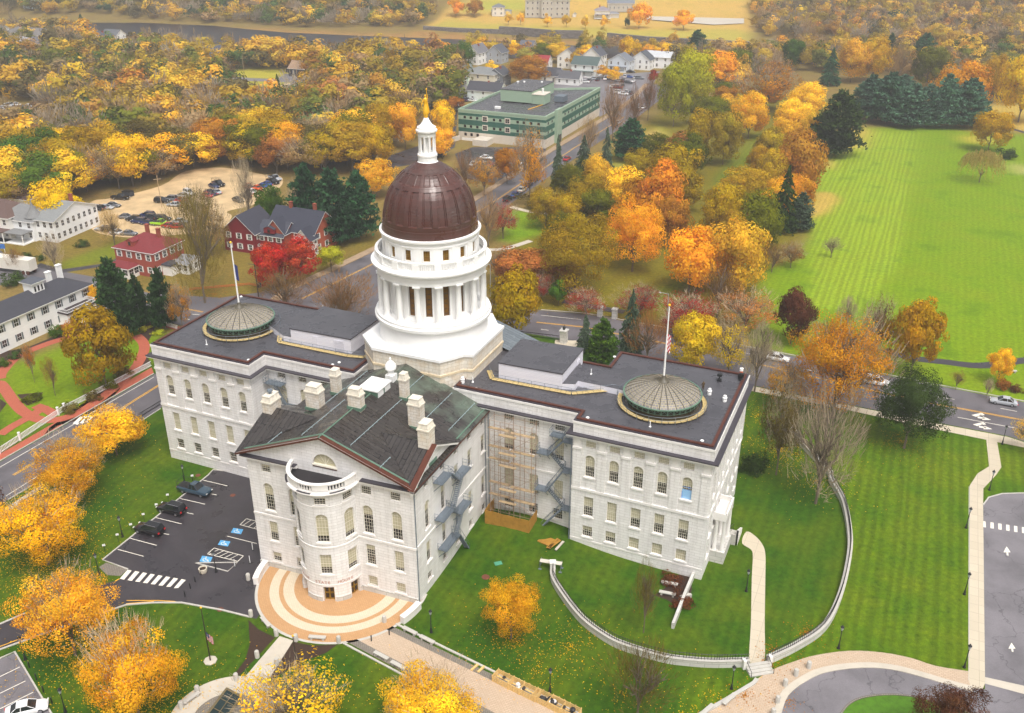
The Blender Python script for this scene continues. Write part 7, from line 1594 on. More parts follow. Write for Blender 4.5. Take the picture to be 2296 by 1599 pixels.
# quay walls across the river
def quay(pts,h,label):
    L=[gt(*q)[:2] for q in pts]; mb=MB(); 
    ribbon(mb,L,-1,1,GZ-2,GZ+h); o=mb.build('stone_quay',QST,None,loc=(*L[0],GZ),org=(*L[0],GZ)); tag(o,label,'wall','stone quays')
QST=uvmat('quay_stone',lin(150,142,138),lin(96,90,88),lin(56,50,48),1.6,.8,.12,rough=.9,stain=.5)
quay([(950,66),(1030,72),(1120,76)],2,'dark stone quay at the left of the far lawn'); quay([(1120,76),(1170,80),(1240,86),(1312,87)],4,'tall stone quay in the middle of the far lawn edge'); quay([(1362,88),(1450,94),(1560,99),(1680,105)],3,'long stone quay at the right of the far lawn edge')
# ------------------------------------------------------------------ houses
SHIN=uvmat('roof_shingle',lin(92,92,98),lin(80,80,86),lin(64,64,70),.5,.25,.02,rough=.8,stain=.2)
ROOFM={}
def roofm(c):
    if c not in ROOFM: a=lin(*c); b=tuple(x*.82 for x in a[:3])+(1,); ROOFM[c]=uvmat('shingle_%d'%len(ROOFM),a,b,tuple(x*.65 for x in a[:3])+(1,),.6,.3,.03,rough=.8,stain=.25)
    return ROOFM[c]
WALLM={}
def wallm(c,brick=False):
    k=(c,brick)
    if k not in WALLM: a=lin(*c); b=tuple(x*.93 for x in a[:3])+(1,); WALLM[k]=uvmat('siding_%d'%len(WALLM),a,b if not brick else tuple(x*.8 for x in a[:3])+(1,),tuple(x*(.84 if not brick else 1.2) for x in a[:3])+(1,),.24 if brick else 30,.08 if brick else .2,.012,rough=.7,stain=.12,off=.5 if brick else 0)
    return WALLM[k]
DGREY=(76,78,86);LGREY=(150,150,152)
def house(x,y,w_,d,h,rh,wall=(236,234,230),roof=DGREY,kind='gable',rz=0,label='',name='house',chim=(),win=(3,2),brick=False,shut=None,porch=None,cat='house',group=None,loc=None,e=None,off=(0,0),ov=.45,windows=True,z0=0,dormer=None,winw=.9,sides=None):
    """local axes: x along the width, front face at -d/2"""
    if e is None: e=empty(name,loc or gt(x,y),ANG+rz,label,cat,group)
    ox,oy=off; mb=MB(); W2,D2=w_/2,d/2; wm=wallm(wall,brick)
    mb.box((ox,oy,-.4+z0),(w_,d,h+.4),0)
    if kind=='gable':
        for sx in (-1,1): mb.face([(ox+sx*W2,oy-D2,z0+h),(ox+sx*W2,oy+D2,z0+h),(ox+sx*W2,oy,z0+h+rh)],0,[(0,h),(d,h),(d/2,h+rh)])
    elif kind=='gablef':
        for sy in (-1,1): mb.face([(ox-W2,oy+sy*D2,z0+h),(ox+W2,oy+sy*D2,z0+h),(ox,oy+sy*D2,z0+h+rh)],0,[(0,h),(w_,h),(w_/2,h+rh)])
    wl=mb.build('wall',[wm],e); mb=MB(); hz=z0+h
    A,B=W2+ov,D2+ov; dz=rh*ov/(D2 if kind=='gable' else W2) if kind!='flat' else 0
    def slab(P,uv): 
        mb.face([(ox+p[0],oy+p[1],p[2]) for p in P],0,uv); mb.face([(ox+p[0],oy+p[1],p[2]-.16) for p in reversed(P)],1)
        for i in range(len(P)): a,b=P[i],P[(i+1)%len(P)]; mb.face([(ox+a[0],oy+a[1],a[2]),(ox+b[0],oy+b[1],b[2]),(ox+b[0],oy+b[1],b[2]-.16),(ox+a[0],oy+a[1],a[2]-.16)],1)
    if kind=='gable':
        for s in (-1,1): l=math.hypot(B,rh+dz); slab([(-A,s*B,hz-dz+.08),(A,s*B,hz-dz+.08),(A,0,hz+rh+.08),(-A,0,hz+rh+.08)],[(0,0),(2*A,0),(2*A,l),(0,l)])
    elif kind=='gablef':
        for s in (-1,1): l=math.hypot(A,rh+dz); slab([(s*A,-B,hz-dz+.08),(s*A,B,hz-dz+.08),(0,B,hz+rh+.08),(0,-B,hz+rh+.08)],[(0,0),(2*B,0),(2*B,l),(0,l)])
    elif kind=='hip':
        r=max(0,(W2-D2)) if w_>d else 0; q=max(0,(D2-W2)) if d>w_ else 0; l=math.hypot(min(A,B),rh)
        R_=[(-r,-q,hz+rh),(r,-q,hz+rh),(r,q,hz+rh),(-r,q,hz+rh)]; C4=[(-A,-B,hz),(A,-B,hz),(A,B,hz),(-A,B,hz)]
        for i in range(4):
            a,b=C4[i],C4[(i+1)%4]; c,d_=R_[(i+1)%4],R_[i]; L_=math.dist(a,b); P=[a,b,c,d_] if math.dist(c,d_)>.01 else [a,b,c]
            mb.face([(ox+p[0],oy+p[1],p[2]) for p in P],0,[(0,0),(L_,0),(L_*.7,l),(L_*.3,l)][:len(P)] if len(P)==4 else [(0,0),(L_,0),(L_/2,l)])
        mb.box((ox,oy,hz-.2),(2*A,2*B,.19),1)
    else: mb.box((ox,oy,hz),(w_+.5,d+.5,.3),0)
    rf_=mb.build('roof',[roofm(roof),WHITE],e)
    for (cx,cy,ch) in chim: mb=MB(); mb.box((ox+cx,oy+cy,hz),(.8,.8,rh*.6+ch),0); mb.box((ox+cx,oy+cy,hz+rh*.6+ch),(.95,.95,.15),0); mb.build('chimney',[wallm((150,76,56),True) if wall[0]<250 else WHITE],rf_ if 0 else e)
    if windows:
        nc,nr=win
        fl=h/nr
        for face_ in range(4) if sides is None else sides:
            wd=w_ if face_%2==0 else d; n=max(1,int(round(nc*wd/w_))) if face_%2 else nc
            for r_ in range(nr):
                for k in range(n):
                    s=-wd/2+wd*(k+.5)/n; z=z0+fl*r_+fl*.33; wh=min(1.5,fl*.5); mb=MB()
                    if face_==0: f=lambda a,dd,zz:(ox+s+a,oy-D2-dd,zz)
                    elif face_==1: f=lambda a,dd,zz:(ox+W2+dd,oy+s+a,zz)
                    elif face_==2: f=lambda a,dd,zz:(ox+s+a,oy+D2+dd,zz)
                    else: f=lambda a,dd,zz:(ox-W2-dd,oy+s+a,zz)
                    hw=winw/2
                    mb.face([f(-hw-.1,.02,z-.1),f(hw+.1,.02,z-.1),f(hw+.1,.02,z+wh+.1),f(-hw-.1,.02,z+wh+.1)],1); mb.face([f(-hw,.03,z),f(hw,.03,z),f(hw,.03,z+wh),f(-hw,.03,z+wh)],0)
                    mb.face([f(-hw,.035,z+wh/2-.04),f(hw,.035,z+wh/2-.04),f(hw,.035,z+wh/2+.04),f(-hw,.035,z+wh/2+.04)],1); mb.face([f(-.03,.036,z),f(.03,.036,z),f(.03,.036,z+wh),f(-.03,.036,z+wh)],1)
                    if shut:
                        for sg in (-1,1): a0,a1=sorted((sg*(hw+.1),sg*(hw+.48))); mb.face([f(a0,.05,z-.05),f(a1,.05,z-.05),f(a1,.05,z+wh+.05),f(a0,.05,z+wh+.05)],2)
                    mb.build('window',[GLASS,WHITE,shut or WHITE],wl if 0 else e)
    if porch: # (x,y,w,d,h)
        for (qx,qy,pw,pd,phh) in porch: 
            mb=MB(); mb.box((ox+qx,oy+qy,phh),(pw,pd,.25),0); mb.box((ox+qx,oy+qy,0),(pw,pd,.3),1)
            for sx in (-1,1):
                for sy in (-1,1): mb.box((ox+qx+sx*(pw/2-.15),oy+qy+sy*(pd/2-.15),.3),(.2,.2,phh-.3),1)
            mb.build('porch',[roofm(roof),WHITE],e)
    if dormer:
        for (dx,dy,dw,face_) in dormer:
            mb=MB(); dz_=hz+rh*.2; sg=-1 if face_==0 else 1
            mb.box((ox+dx,oy+dy,dz_),(dw,1.8,1.3),0)
            for s in (-1,1): mb.face([(ox+dx+s*(dw/2+.2),oy+dy-1.1,dz_+1.25),(ox+dx+s*(dw/2+.2),oy+dy+1.6,dz_+1.25),(ox+dx,oy+dy+1.6,dz_+2.0),(ox+dx,oy+dy-1.1,dz_+2.0)],1,[(0,0),(1,0),(1,1),(0,1)])
            mb.face([(ox+dx-dw/2,oy+dy-.9,dz_+1.3),(ox+dx+dw/2,oy+dy-.9,dz_+1.3),(ox+dx,oy+dy-.9,dz_+1.95)],0,[(0,0),(1,0),(.5,1)])
            mb.face([(ox+dx-.4,oy+dy-.93,dz_+.2),(ox+dx+.4,oy+dy-.93,dz_+.2),(ox+dx+.4,oy+dy-.93,dz_+1.15),(ox+dx-.4,oy+dy-.93,dz_+1.15)],2); mb.build('dormer',[wm,roofm(roof),GLASS],e)
    return e
GSH=simple('grey_shutter',lin(96,104,108),.6); WSH=simple('white_shutter',lin(228,226,220),.6)
# white mansion at the left edge (its ridge runs towards the street corner)
mz=gt(118,775)
e=house(0,0,30,9.5,6.6,2.3,(244,243,240),(66,66,74),'hip',R(90-2),'large white mansion with grey shutters, cupola and tall white chimneys','mansion',win=(8,2),shut=GSH,loc=(gt(62,742)[0],gt(62,742)[1],GZ),sides=(0,1,2),winw=1.0)
# cupola, chimneys, front bay with balustraded roof
mb=MB(); mb.box((4,0,8.0),(3.0,3.0,2.4),0); mb.box((4,0,10.4),(3.9,3.9,.25),0)
for k in range(4):
    pass
mb.build('cupola',[WHITE],e); mb=MB(); mb.face([(2,-2,10.66),(6,-2,10.66),(4,0,11.6)]);mb.face([(6,-2,10.66),(6,2,10.66),(4,0,11.6)]);mb.face([(6,2,10.66),(2,2,10.66),(4,0,11.6)]);mb.face([(2,2,10.66),(2,-2,10.66),(4,0,11.6)]); mb.build('cupola_roof',[roofm((96,100,110))],e)
for fx_,fy_ in ((0,-1),(1,0)):
    for k in (-.9,0,.9):
        mb=MB(); c=(4+ (k if fy_ else 1.53*fx_), (1.53*fy_ if fy_ else k),8.5); mb.box(c,(.4 if fy_ else .06,.06 if fy_ else .4,1.2)); mb.build('cupola_window',[GLASS],e)
for cx,cy in ((9,1),(13.2,2.5),(-6,1)): mb=MB(); mb.box((cx,cy,7),(1.1,.8,3.6)); mb.box((cx,cy,10.6),(1.3,1.0,.2)); mb.build('chimney',[WHITE],e)
house(0,0,8,3.4,3.3,.2,(244,243,240),(70,60,62),'flat',0,e=e,off=(9,-5.9),win=(4,1),sides=(0,1),winw=1.1)
mb=MB()
for a,b in (((5,-7.7),(13,-7.7)),((5,-7.7),(5,-4.9)),((13,-7.7),(13,-4.9))):
    for h_ in (3.7,4.4): mb.tube((*a,h_),(*b,h_),.06,n=4)
    n=int(math.dist(a,b)/.35)
    for k in range(n+1): t=k/n; mb.tube((a[0]+(b[0]-a[0])*t,a[1]+(b[1]-a[1])*t,3.6),(a[0]+(b[0]-a[0])*t,a[1]+(b[1]-a[1])*t,4.4),.035,n=3)
mb.build('balustrade',[WHITE],e)
def shrubs(rows,lab,cat_group):
    for i,(x0,x1,y0,y1,c,l) in enumerate(rows): T('shrub',x0,x1,y0,y1,c,l,cat_group)
shrubs([(135,185,715,760,'rust','reddish shrub mass at the mansion corner'),(108,140,725,770,'green','green conical shrub beside the mansion bay'),(20,45,785,812,'dgreen','dark shrub in the lower mansion bed'),(45,68,775,800,'dgreen','second dark shrub in the lower mansion bed'),(0,22,800,830,'green','shrub at the left edge of the lower bed'),(55,95,885,905,'olive','shrub in the brick path triangle'),(310,340,728,745,'lime','pale green shrub behind the oval lawn'),(340,368,738,752,'lime','yellow-green shrub by the avenue fence'),(0,52,608,652,'dgreen','dark hedge behind the white mansion'),(260,300,820,855,'oliveb','olive shrub in the garden border by the fence'),(225,262,845,880,'olive','shrub in the garden border beside the big tree'),(195,228,872,905,'oliveb','shrub in the garden border, lower'),(140,180,900,930,'oliveb','drab shrub in the border above the picket fence'),(168,198,536,560,'dgreen','dark round bush beside the white house steps'),(45,70,565,585,'dgreen','dark bush in front of the sign house'),(80,100,570,590,'dgreen','dark bush below the white porch'),(300,312,545,560,'dgreen','dark bush beside the red brick house'),(375,395,705,725,'olive','low plant behind the conifers')],'','garden shrubs')
# red brick foursquare with white sun porch
e=house(335,615,12.5,11,6.6,3.0,(158,74,58),(128,44,48),'hip',0,'red brick house with maroon hip roof, white shutters and sun porch','brick_house',chim=((3,1,2.2),(-2.5,3,2)),win=(4,2),brick=True,shut=WSH,loc=(gt(342,600)[0],gt(342,600)[1],GZ),dormer=((-1.5,-3.9,2.2,0),))
house(0,0,6.5,3.6,2.9,1.2,(240,238,234),(128,44,48),'hip',0,e=e,off=(-2.4,-7.2),win=(3,1),winw=1.3)
house(0,0,3.6,6,2.9,1.2,(240,238,234),(150,150,154),'gable',0,e=e,off=(10.5,2.5),win=(2,1)); house(0,0,3,3,2.7,.3,(240,238,234),(70,70,80),'flat',0,e=e,off=(7.6,-1.5),windows=False)
# dark red house joined to a red brick one
e=house(0,0,10,10,5.8,4.4,(126,26,36),(62,62,74),'gablef',R(2),'dark red clapboard house with black shingle roof, left of the brick one','red_house',win=(3,2),shut=WSH,loc=(gt(565,552)[0],gt(565,552)[1],GZ),sides=(0,1,3)); house(0,0,8,8,5.2,2.8,(126,26,36),(70,72,84),'gable',0,e=e,off=(8.5,1),win=(3,2),shut=WSH,sides=(0,),dormer=((0,-3.4,3.2,0),))
e=house(0,0,15,11,6.0,4.6,(170,84,58),(58,60,74),'gable',R(0),'red brick house with dark cross-gabled roof and two chimneys','brick_house',chim=((-3,0,3.2),(4,1,3.2)),win=(4,2),brick=True,shut=WSH,loc=(gt(682,550)[0],gt(682,550)[1],GZ),sides=(0,1,3)); house(0,0,6,3.5,6.0,3.4,(170,84,58),(58,60,74),'gablef',0,e=e,off=(-3,-6.5),win=(2,2),brick=True,shut=WSH,sides=(0,)); house(0,0,4.4,3.6,5.2,2.6,(236,234,230),(58,60,74),'gablef',0,e=e,off=(5.6,-6.4),win=(2,2),sides=(0,1))
# white turreted house group
e=house(0,0,9,17,6.2,3.2,(238,238,238),(140,142,142),'gable',R(4),'white clapboard house with grey roof and pointed turret','white_house',chim=((2,2,2.6),),win=(4,2),loc=(gt(150,520)[0],gt(150,520)[1],GZ)); house(0,0,12,9,5.6,3.4,(238,238,238),(134,134,134),'hip',0,e=e,off=(-8,-5),win=(4,2),porch=((-1,-6.5,13,4,2.9),)); mb=MB(); mb.lathe((-3.5,-7,0),[(1.9,-.4),(1.9,6.4)],12,0,False); mb.build('turret',[wallm((238,238,238))],e); mb=MB(); mb.lathe((-3.5,-7,6.4),[(2.5,0),(1.8,.8),(.9,2.0),(.35,3.2),(.08,4.6),(.01,5)],12,0,False); mb.build('turret_roof',[roofm((134,134,134))],e)
house(0,0,13,11,6.4,3.4,(240,236,228),(104,82,76),'hip',R(4),'cream house with brown roof cut by the left edge','cream_house',chim=((-1,-1,2.4),),win=(4,2),loc=(gt(22,520)[0],gt(22,520)[1],GZ),porch=((2,-7,9,3,3),)); house(0,0,14,8,4.6,2.6,(240,236,228),(86,66,62),'hip',R(4),'low brown-roofed house behind the cream one','cream_house',win=(4,1),loc=(gt(50,468)[0],gt(50,468)[1],GZ))
e=empty('semi_trailer',gt(28,608),ANG+.12,'long white semi-trailer parked on the avenue','trailer'); mb=MB(); mb.box((0,0,1.1),(14,2.6,2.9)); mb.build('box_body',simple('trailer_white',lin(226,220,208),.6,var=.08),e)
for x in (4.6,5.9):
    mb=MB(); 
    for y in (-1.1,1.1): mb.tube((x,y-.2,.5),(x,y+.2,.5),.5,n=12)
    mb.build('wheel_pair',simple('dark_orange_wheel',lin(90,50,36),.7),e)
mb=MB(); mb.tube((-.8,0,0),(-.8,0,2.2),.06,n=5); mb.tube((.8,0,0),(.8,0,2.2),.06,n=5); e=empty('notice_board',gt(5,567),0,'blue and white notice board at the left edge','sign'); mb.build('posts',WHITE,e); mb=MB(); mb.box((0,0,1.2),(2.2,.1,1.3)); mb.build('panel',[simple('sign_blue',lin(60,110,180),.5)],e)
# far houses
FH=[ # cx,base y,w,d,h,rh,wall,roof,kind,label,extra
(1070,142,8,12,6.5,4,(240,240,240),(120,118,122),'gablef','narrow white house behind the dark green tree'),(1116,140,9,9,6,3.8,(168,172,180),(88,90,98),'gablef','blue-grey gabled house by the river'),(1084,190,17,12,6.2,2.6,(228,222,204),(134,136,136),'hip','cream hip-roofed house with two storeys'),(1118,190,9,10,5.6,3,(120,124,130),(78,80,88),'gablef','grey gabled house with a porch beside the cream one'),(1047,190,5,8,6.4,3.2,(206,226,212),(120,128,124),'gablef','pale mint house half hidden by yellow trees'),(1040,216,13,7,3,2.2,(236,232,226),(150,146,140),'hip','low white garage with grey hip roof'),(1092,224,16,9,5,3.2,(228,236,232),(72,72,80),'gable','long pale house with dark roof beside the green office'),
(1216,164,8,9,6,3.2,(236,232,230),(160,44,52),'gable','white house with a red roof behind the orange tree'),(1276,151,11,9,6.5,4,(240,238,232),(92,88,92),'gablef','large white gabled house above the office roof'),(1333,149,10,10,6.5,4.2,(240,238,234),(84,86,94),'gablef','white gabled house with dark roof, third from the right'),(1392,158,12,9,5.6,3.4,(214,220,228),(118,122,130),'gablef','pale blue-white house with grey porch'),(1440,154,11,9,5.4,4,(240,240,240),(84,88,96),'gablef','white gabled house left of the metal-roofed one'),(1478,150,14,10,6,2.4,(244,244,246),(206,208,212),'gable','white house with a bright metal roof'),(1316,168,14,10,6,3.4,(236,238,236),(84,100,98),'gable','white house with green-grey roof and white dormer band'),(1238,184,9,9,4,3.2,(238,236,232),(70,70,78),'gable','dark-roofed house directly behind the office roof'),(1276,188,12,7,3.4,3.0,(240,240,238),(96,96,102),'gable','small white gabled house beside the crowded car park'),
(1184,122,8,8,5,3,(200,196,190),(100,102,112),'gable','grey-roofed house among river trees'),(910,130,9,7,4.5,3,(238,236,234),(92,92,100),'gable','white house half hidden left of the dark green tree'),(963,132,9,7,5,3.4,(228,222,214),(110,104,104),'gablef','small cream gable among the gold trees'),(975,128,6,6,4.5,2.6,(236,236,236),(80,80,88),'gable','small white house beside the cream gable'),
(866,305,18,11,5.6,4.6,(206,192,156),(120,116,118),'gable','tan house hidden behind the yellow trees'),(428,141,10,9,6,3.6,(238,234,228),(150,146,142),'gablef','white house in the left woods'),(485,146,12,10,6,4,(110,160,214),(86,88,100),'gablef','sky blue house in the woods near the river'),(690,170,17,9,4.2,3.2,(62,60,66),(164,134,108),'gable','black shed with a light brown roof'),
(50,92,14,12,6,3,(226,214,196),(120,116,114),'hip','hazy cream house in the upper left, left one'),(92,96,15,10,5.6,3.4,(230,218,204),(126,120,118),'gable','hazy cream house in the upper left, right one'),(45,105,18,10,4,2.4,(204,206,208),(168,168,172),'hip','grey flat-hipped house in the upper left'),(92,110,10,9,4,3,(234,230,226),(112,108,112),'gable','small white gable below the hazy cream houses'),(6,88,10,8,6,3,(224,222,216),(120,126,126),'gable','greenish white house cut by the upper left edge'),(218,98,12,9,4.6,3.2,(244,244,232),(92,98,108),'gable','white house with blue-grey roof in the upper left, left'),(232,100,10,9,4.4,3.6,(244,244,244),(84,84,92),'gablef','white gable in front of the blue-grey roofed house'),(258,96,12,9,5,3.2,(244,244,244),(104,106,112),'gable','white house with grey roof in the upper left, right'),(110,312,12,9,3,2.4,(176,158,136),(130,120,112),'gable','low grey-brown house in the left woods'),(72,17,9,8,6,3,(206,220,230),(150,150,156),'gable','pale blue house at the top left'),(600,128,10,8,3.6,1.4,(232,226,220),(200,196,192),'gable','pale low building by the river behind the trees')]
for i,(x,y,w_,d,h,rh,wc,rc,k,l) in enumerate(FH): house(x,y,w_,d,h,rh,wc,rc,k,R((i*37)%9-4),l,'house',win=(2 if w_<10 else 3,1 if h<4.6 else 2),group='houses of the far streets',sides=(0,1,3) if i%2 else (0,1),chim=((1,0,1.6),) if i%3==0 else (),porch=((0,-d/2-1.2,w_*.8,2.4,2.6),) if i in (3,10,13) else None)
# museum buildings across the river
GR2=(188,184,176)
e=house(1227,36,33,14,12,4,GR2,(112,114,126),'hip',R(22),'large grey stone building on the lawn across the river','stone_building',win=(9,3),sides=(0,1,3),winw=1.2); house(0,0,9,4,12,3.2,GR2,(112,114,126),'gablef',0,e=e,off=(0,-8),win=(3,3),sides=(0,))
e=house(1118,34,9,9,6,2.4,(226,222,214),(118,120,128),'hip',R(20),'far white house with a low wing on the lawn','house',win=(2,2),group='houses of the far streets'); house(0,0,15,6,3,1,(206,202,196),(130,130,134),'hip',0,e=e,off=(2,3),windows=False)
e=house(1350,40,11,9,5.5,2.6,(230,224,206),(150,140,146),'hip',R(20),'far cream porched house with a red chimney','house',win=(3,1),chim=((-2,0,2),),porch=((0,-6,12,3,2.8),),group='houses of the far streets'); house(0,0,9,6,3,1.4,(206,204,198),(140,140,146),'hip',0,e=e,off=(8,2),windows=False)
house(1391,24,20,9,6,2.6,GR2,(128,132,144),'gable',R(22),'long grey stone shed on the far lawn','stone_building',win=(6,1)); house(0,0,2.4,2.4,2.2,1,(240,240,240),(120,120,124),'gablef',R(10),'tiny white hut on the far lawn','hut',windows=False,loc=gt(1288,38))
# left edge brick office
house(0,0,12,16,9.5,.2,(196,104,74),(150,150,156),'flat',0,'orange brick office block cut by the left edge','brick_office',win=(3,3),loc=(gt(-6,312)[0]-4,gt(-6,312)[1],GZ),cat='office',winw=2.2)
# ------------------------------------------------------------------ green office
og=BW(-133,263,GZ); e=empty('green_office',og,0,'large green striped office with flat roof and rooftop plant room','office building')
def ob(mb,name,mats,parent=None): return mb.build(name,mats,parent or e,org=og)
G1=uvmat('sage_panel',lin(156,178,154),lin(150,172,148),lin(132,156,134),30,.3,.02,off=0,stain=.1); G2=uvmat('forest_panel',lin(44,98,82),lin(40,92,78),lin(34,78,66),30,.3,.02,off=0,stain=.1); CONCW=simple('cream_concrete',lin(208,198,184),.8,var=.12,vs=.5)
u0,u1,v0,v1=-149,-112.6,224.5,288; HT=11.3
mb=MB()
def strip_(f,s0,s1,z0,z1,mi,d=0): mb.face([f(s0,z0,d),f(s1,z0,d),f(s1,z1,d),f(s0,z1,d)],mi,[(s0,z0),(s1,z0),(s1,z1),(s0,z1)])
fF=F_u(v0); fG=F_v(u1)
bands=[(-2,2.7,2),(2.7,4.2,1),(4.2,5.4,0),(5.4,7.4,1),(7.4,8.9,0),(8.9,9.9,1),(9.9,HT,0)]
for f,s0,s1 in ((fF,u0,u1),(fG,v0,v1)):
    for z0,z1,mi in bands: strip_(f,s0,s1,z0,z1,mi)
for a,b in (((u0,v0),(u0,v1-21.5)),((u0,v1-21.5),(u1,v1)),): mb.face([BW(*a,-2),BW(*b,-2),BW(*b,HT),BW(*a,HT)],0,[(0,0),(30,0),(30,9),(0,9)])
ob(mb,'wall',[G1,G2,CONCW]); mb=MB()
RP=[(u0,v0),(u1,v0),(u1,v1),(u0,v1-21.5)]
mb.face([BW(*p,HT-.7) for p in RP],0,RP); ob(mb,'flat_roof',[MEMB]); mb=MB(); bandring(mb,RP,-.5,.05,HT-.7,HT+.05,0); ob(mb,'parapet',[G1])
for f,lst in ((fF,[-146.2,-143.6,-140.9,-133.8,-131.2,-124,-121.5,-118.5,-115.5]),(fG,[227,231,241,245,249,253,257,262,266,270,274,278,282,286])):
    for s in lst:
        for z in (4.4,7.8): mb=MB(); fbox(mb,f,s-.5,s+.5,z,z+.95,-.04,.0,0); ob(mb,'window',[GLASS])
for s in (-146,-143.4,-140.8): mb=MB(); fbox(mb,fF,s-.5,s+.5,1.2,2.3,-.04,0,0); ob(mb,'window',[GLASS])
for f,s,zz in ((fF,-137.6,(4.1,7.5)),(fF,-128.2,(4.1,7.5)),(fG,235,(4.1,7.5)),(fG,237.6,(4.1,7.5))):
    for z in zz:
        mb=MB(); fbox(mb,f,s-1.15,s+1.15,z-.3,z+1.9,-.12,0,1)
        for a in (-.42,.42):
            for b in (.05,.85): fbox(mb,f,s+a-.36,s+a+.36,z+b,z+b+.66,-.16,0,0)
        ob(mb,'window_bay',[GLASS,CONCW])
mb=MB(); fbox(mb,fG,233.8,238.8,-2,12.0,-1.2,0,0); ob(mb,'entrance_bay',[G1]); mb=MB(); fbox(mb,fG,234.4,238.2,-.7,2.2,-1.26,-1.21,0); ob(mb,'entrance_door',[GLASS])
mb=MB(); mb.box(BW(-133.8,258,HT-.2),(13.6,24,4.4),0,ANG); mb.box(BW(-133.8,258,HT+4.2),(13.8,24.2,.25),1,ANG); ob(mb,'plant_room',[G1,MEMB]); mb=MB(); mb.box(BW(-124.4,249.5,HT-.4),(5,7,3.6),0,ANG); mb.box(BW(-124.4,249.5,HT+3.2),(5.3,7.3,.2),1,ANG); ob(mb,'plant_room',[G1,CONCW])
for u,v,h in ((-137,262,.8),(-139,260,1),(-130,264,.8),(-124,250,.8)): mb=MB(); mb.tube(BW(u,v,HT+3),BW(u,v,HT+4+h),.35,n=8); mb.lathe(BW(u,v,HT+4+h),[(.55,0),(.5,.3),(.05,.4)],8); ob(mb,'roof_vent',[WHITE])
mb=MB(); mb.box(BW(-118.5,256,HT-.4),(4,5,2.2),0,ANG); ob(mb,'chiller_unit',[STEELB]); mb=MB(); mb.box(BW(-136,233,HT-.6),(2.2,1.2,.9),0,ANG); ob(mb,'chiller_unit',[WHITE])
mb=MB(); mb.tube(BW(-124.5,236,HT-.5),BW(-122.5,246,HT-.4),.15,n=6); ob(mb,'gas_pipe',[YEL])
mb=MB(); mb.prism([(-152,210),(-151.4,210),(-148.3,224.4),(-149,224.4)],-2,1.0,f=fB); mb.prism([(-140,218),(-134,218),(-134,224.4),(-140,224.4)],-2,1.6,f=fB); ob(mb,'ramp_wall',[CONCW]); mb=MB(); fbox(mb,fF,-147.5,-142,-2,.4,-.05,0,0); ob(mb,'garage_door',[WHITE])
def dumpster(x,y,c,label): 
    e_=empty('dumpster',gt(x,y),ANG,label,'dumpster'); mb=MB(); mb.box((0,0,.2),(3.2,2,1.5)); mb.build('bin',simple('bin_%d_%d'%(x,y),lin(*c),.6,var=.15),e_); mb=MB(); mb.box((0,0,1.7),(3.3,2.1,.1)); mb.build('lid',IRON,e_)
dumpster(288,440,(50,54,62),'dark dumpster at the left of the gravel car park'); dumpster(898,235,(26,92,74),'long green container in the yard behind the statue'); dumpster(985,352,(40,44,44),'black dumpster beside the office ramp'); dumpster(650,163,(34,36,48),'dark dumpster beside the brown-roofed shed')
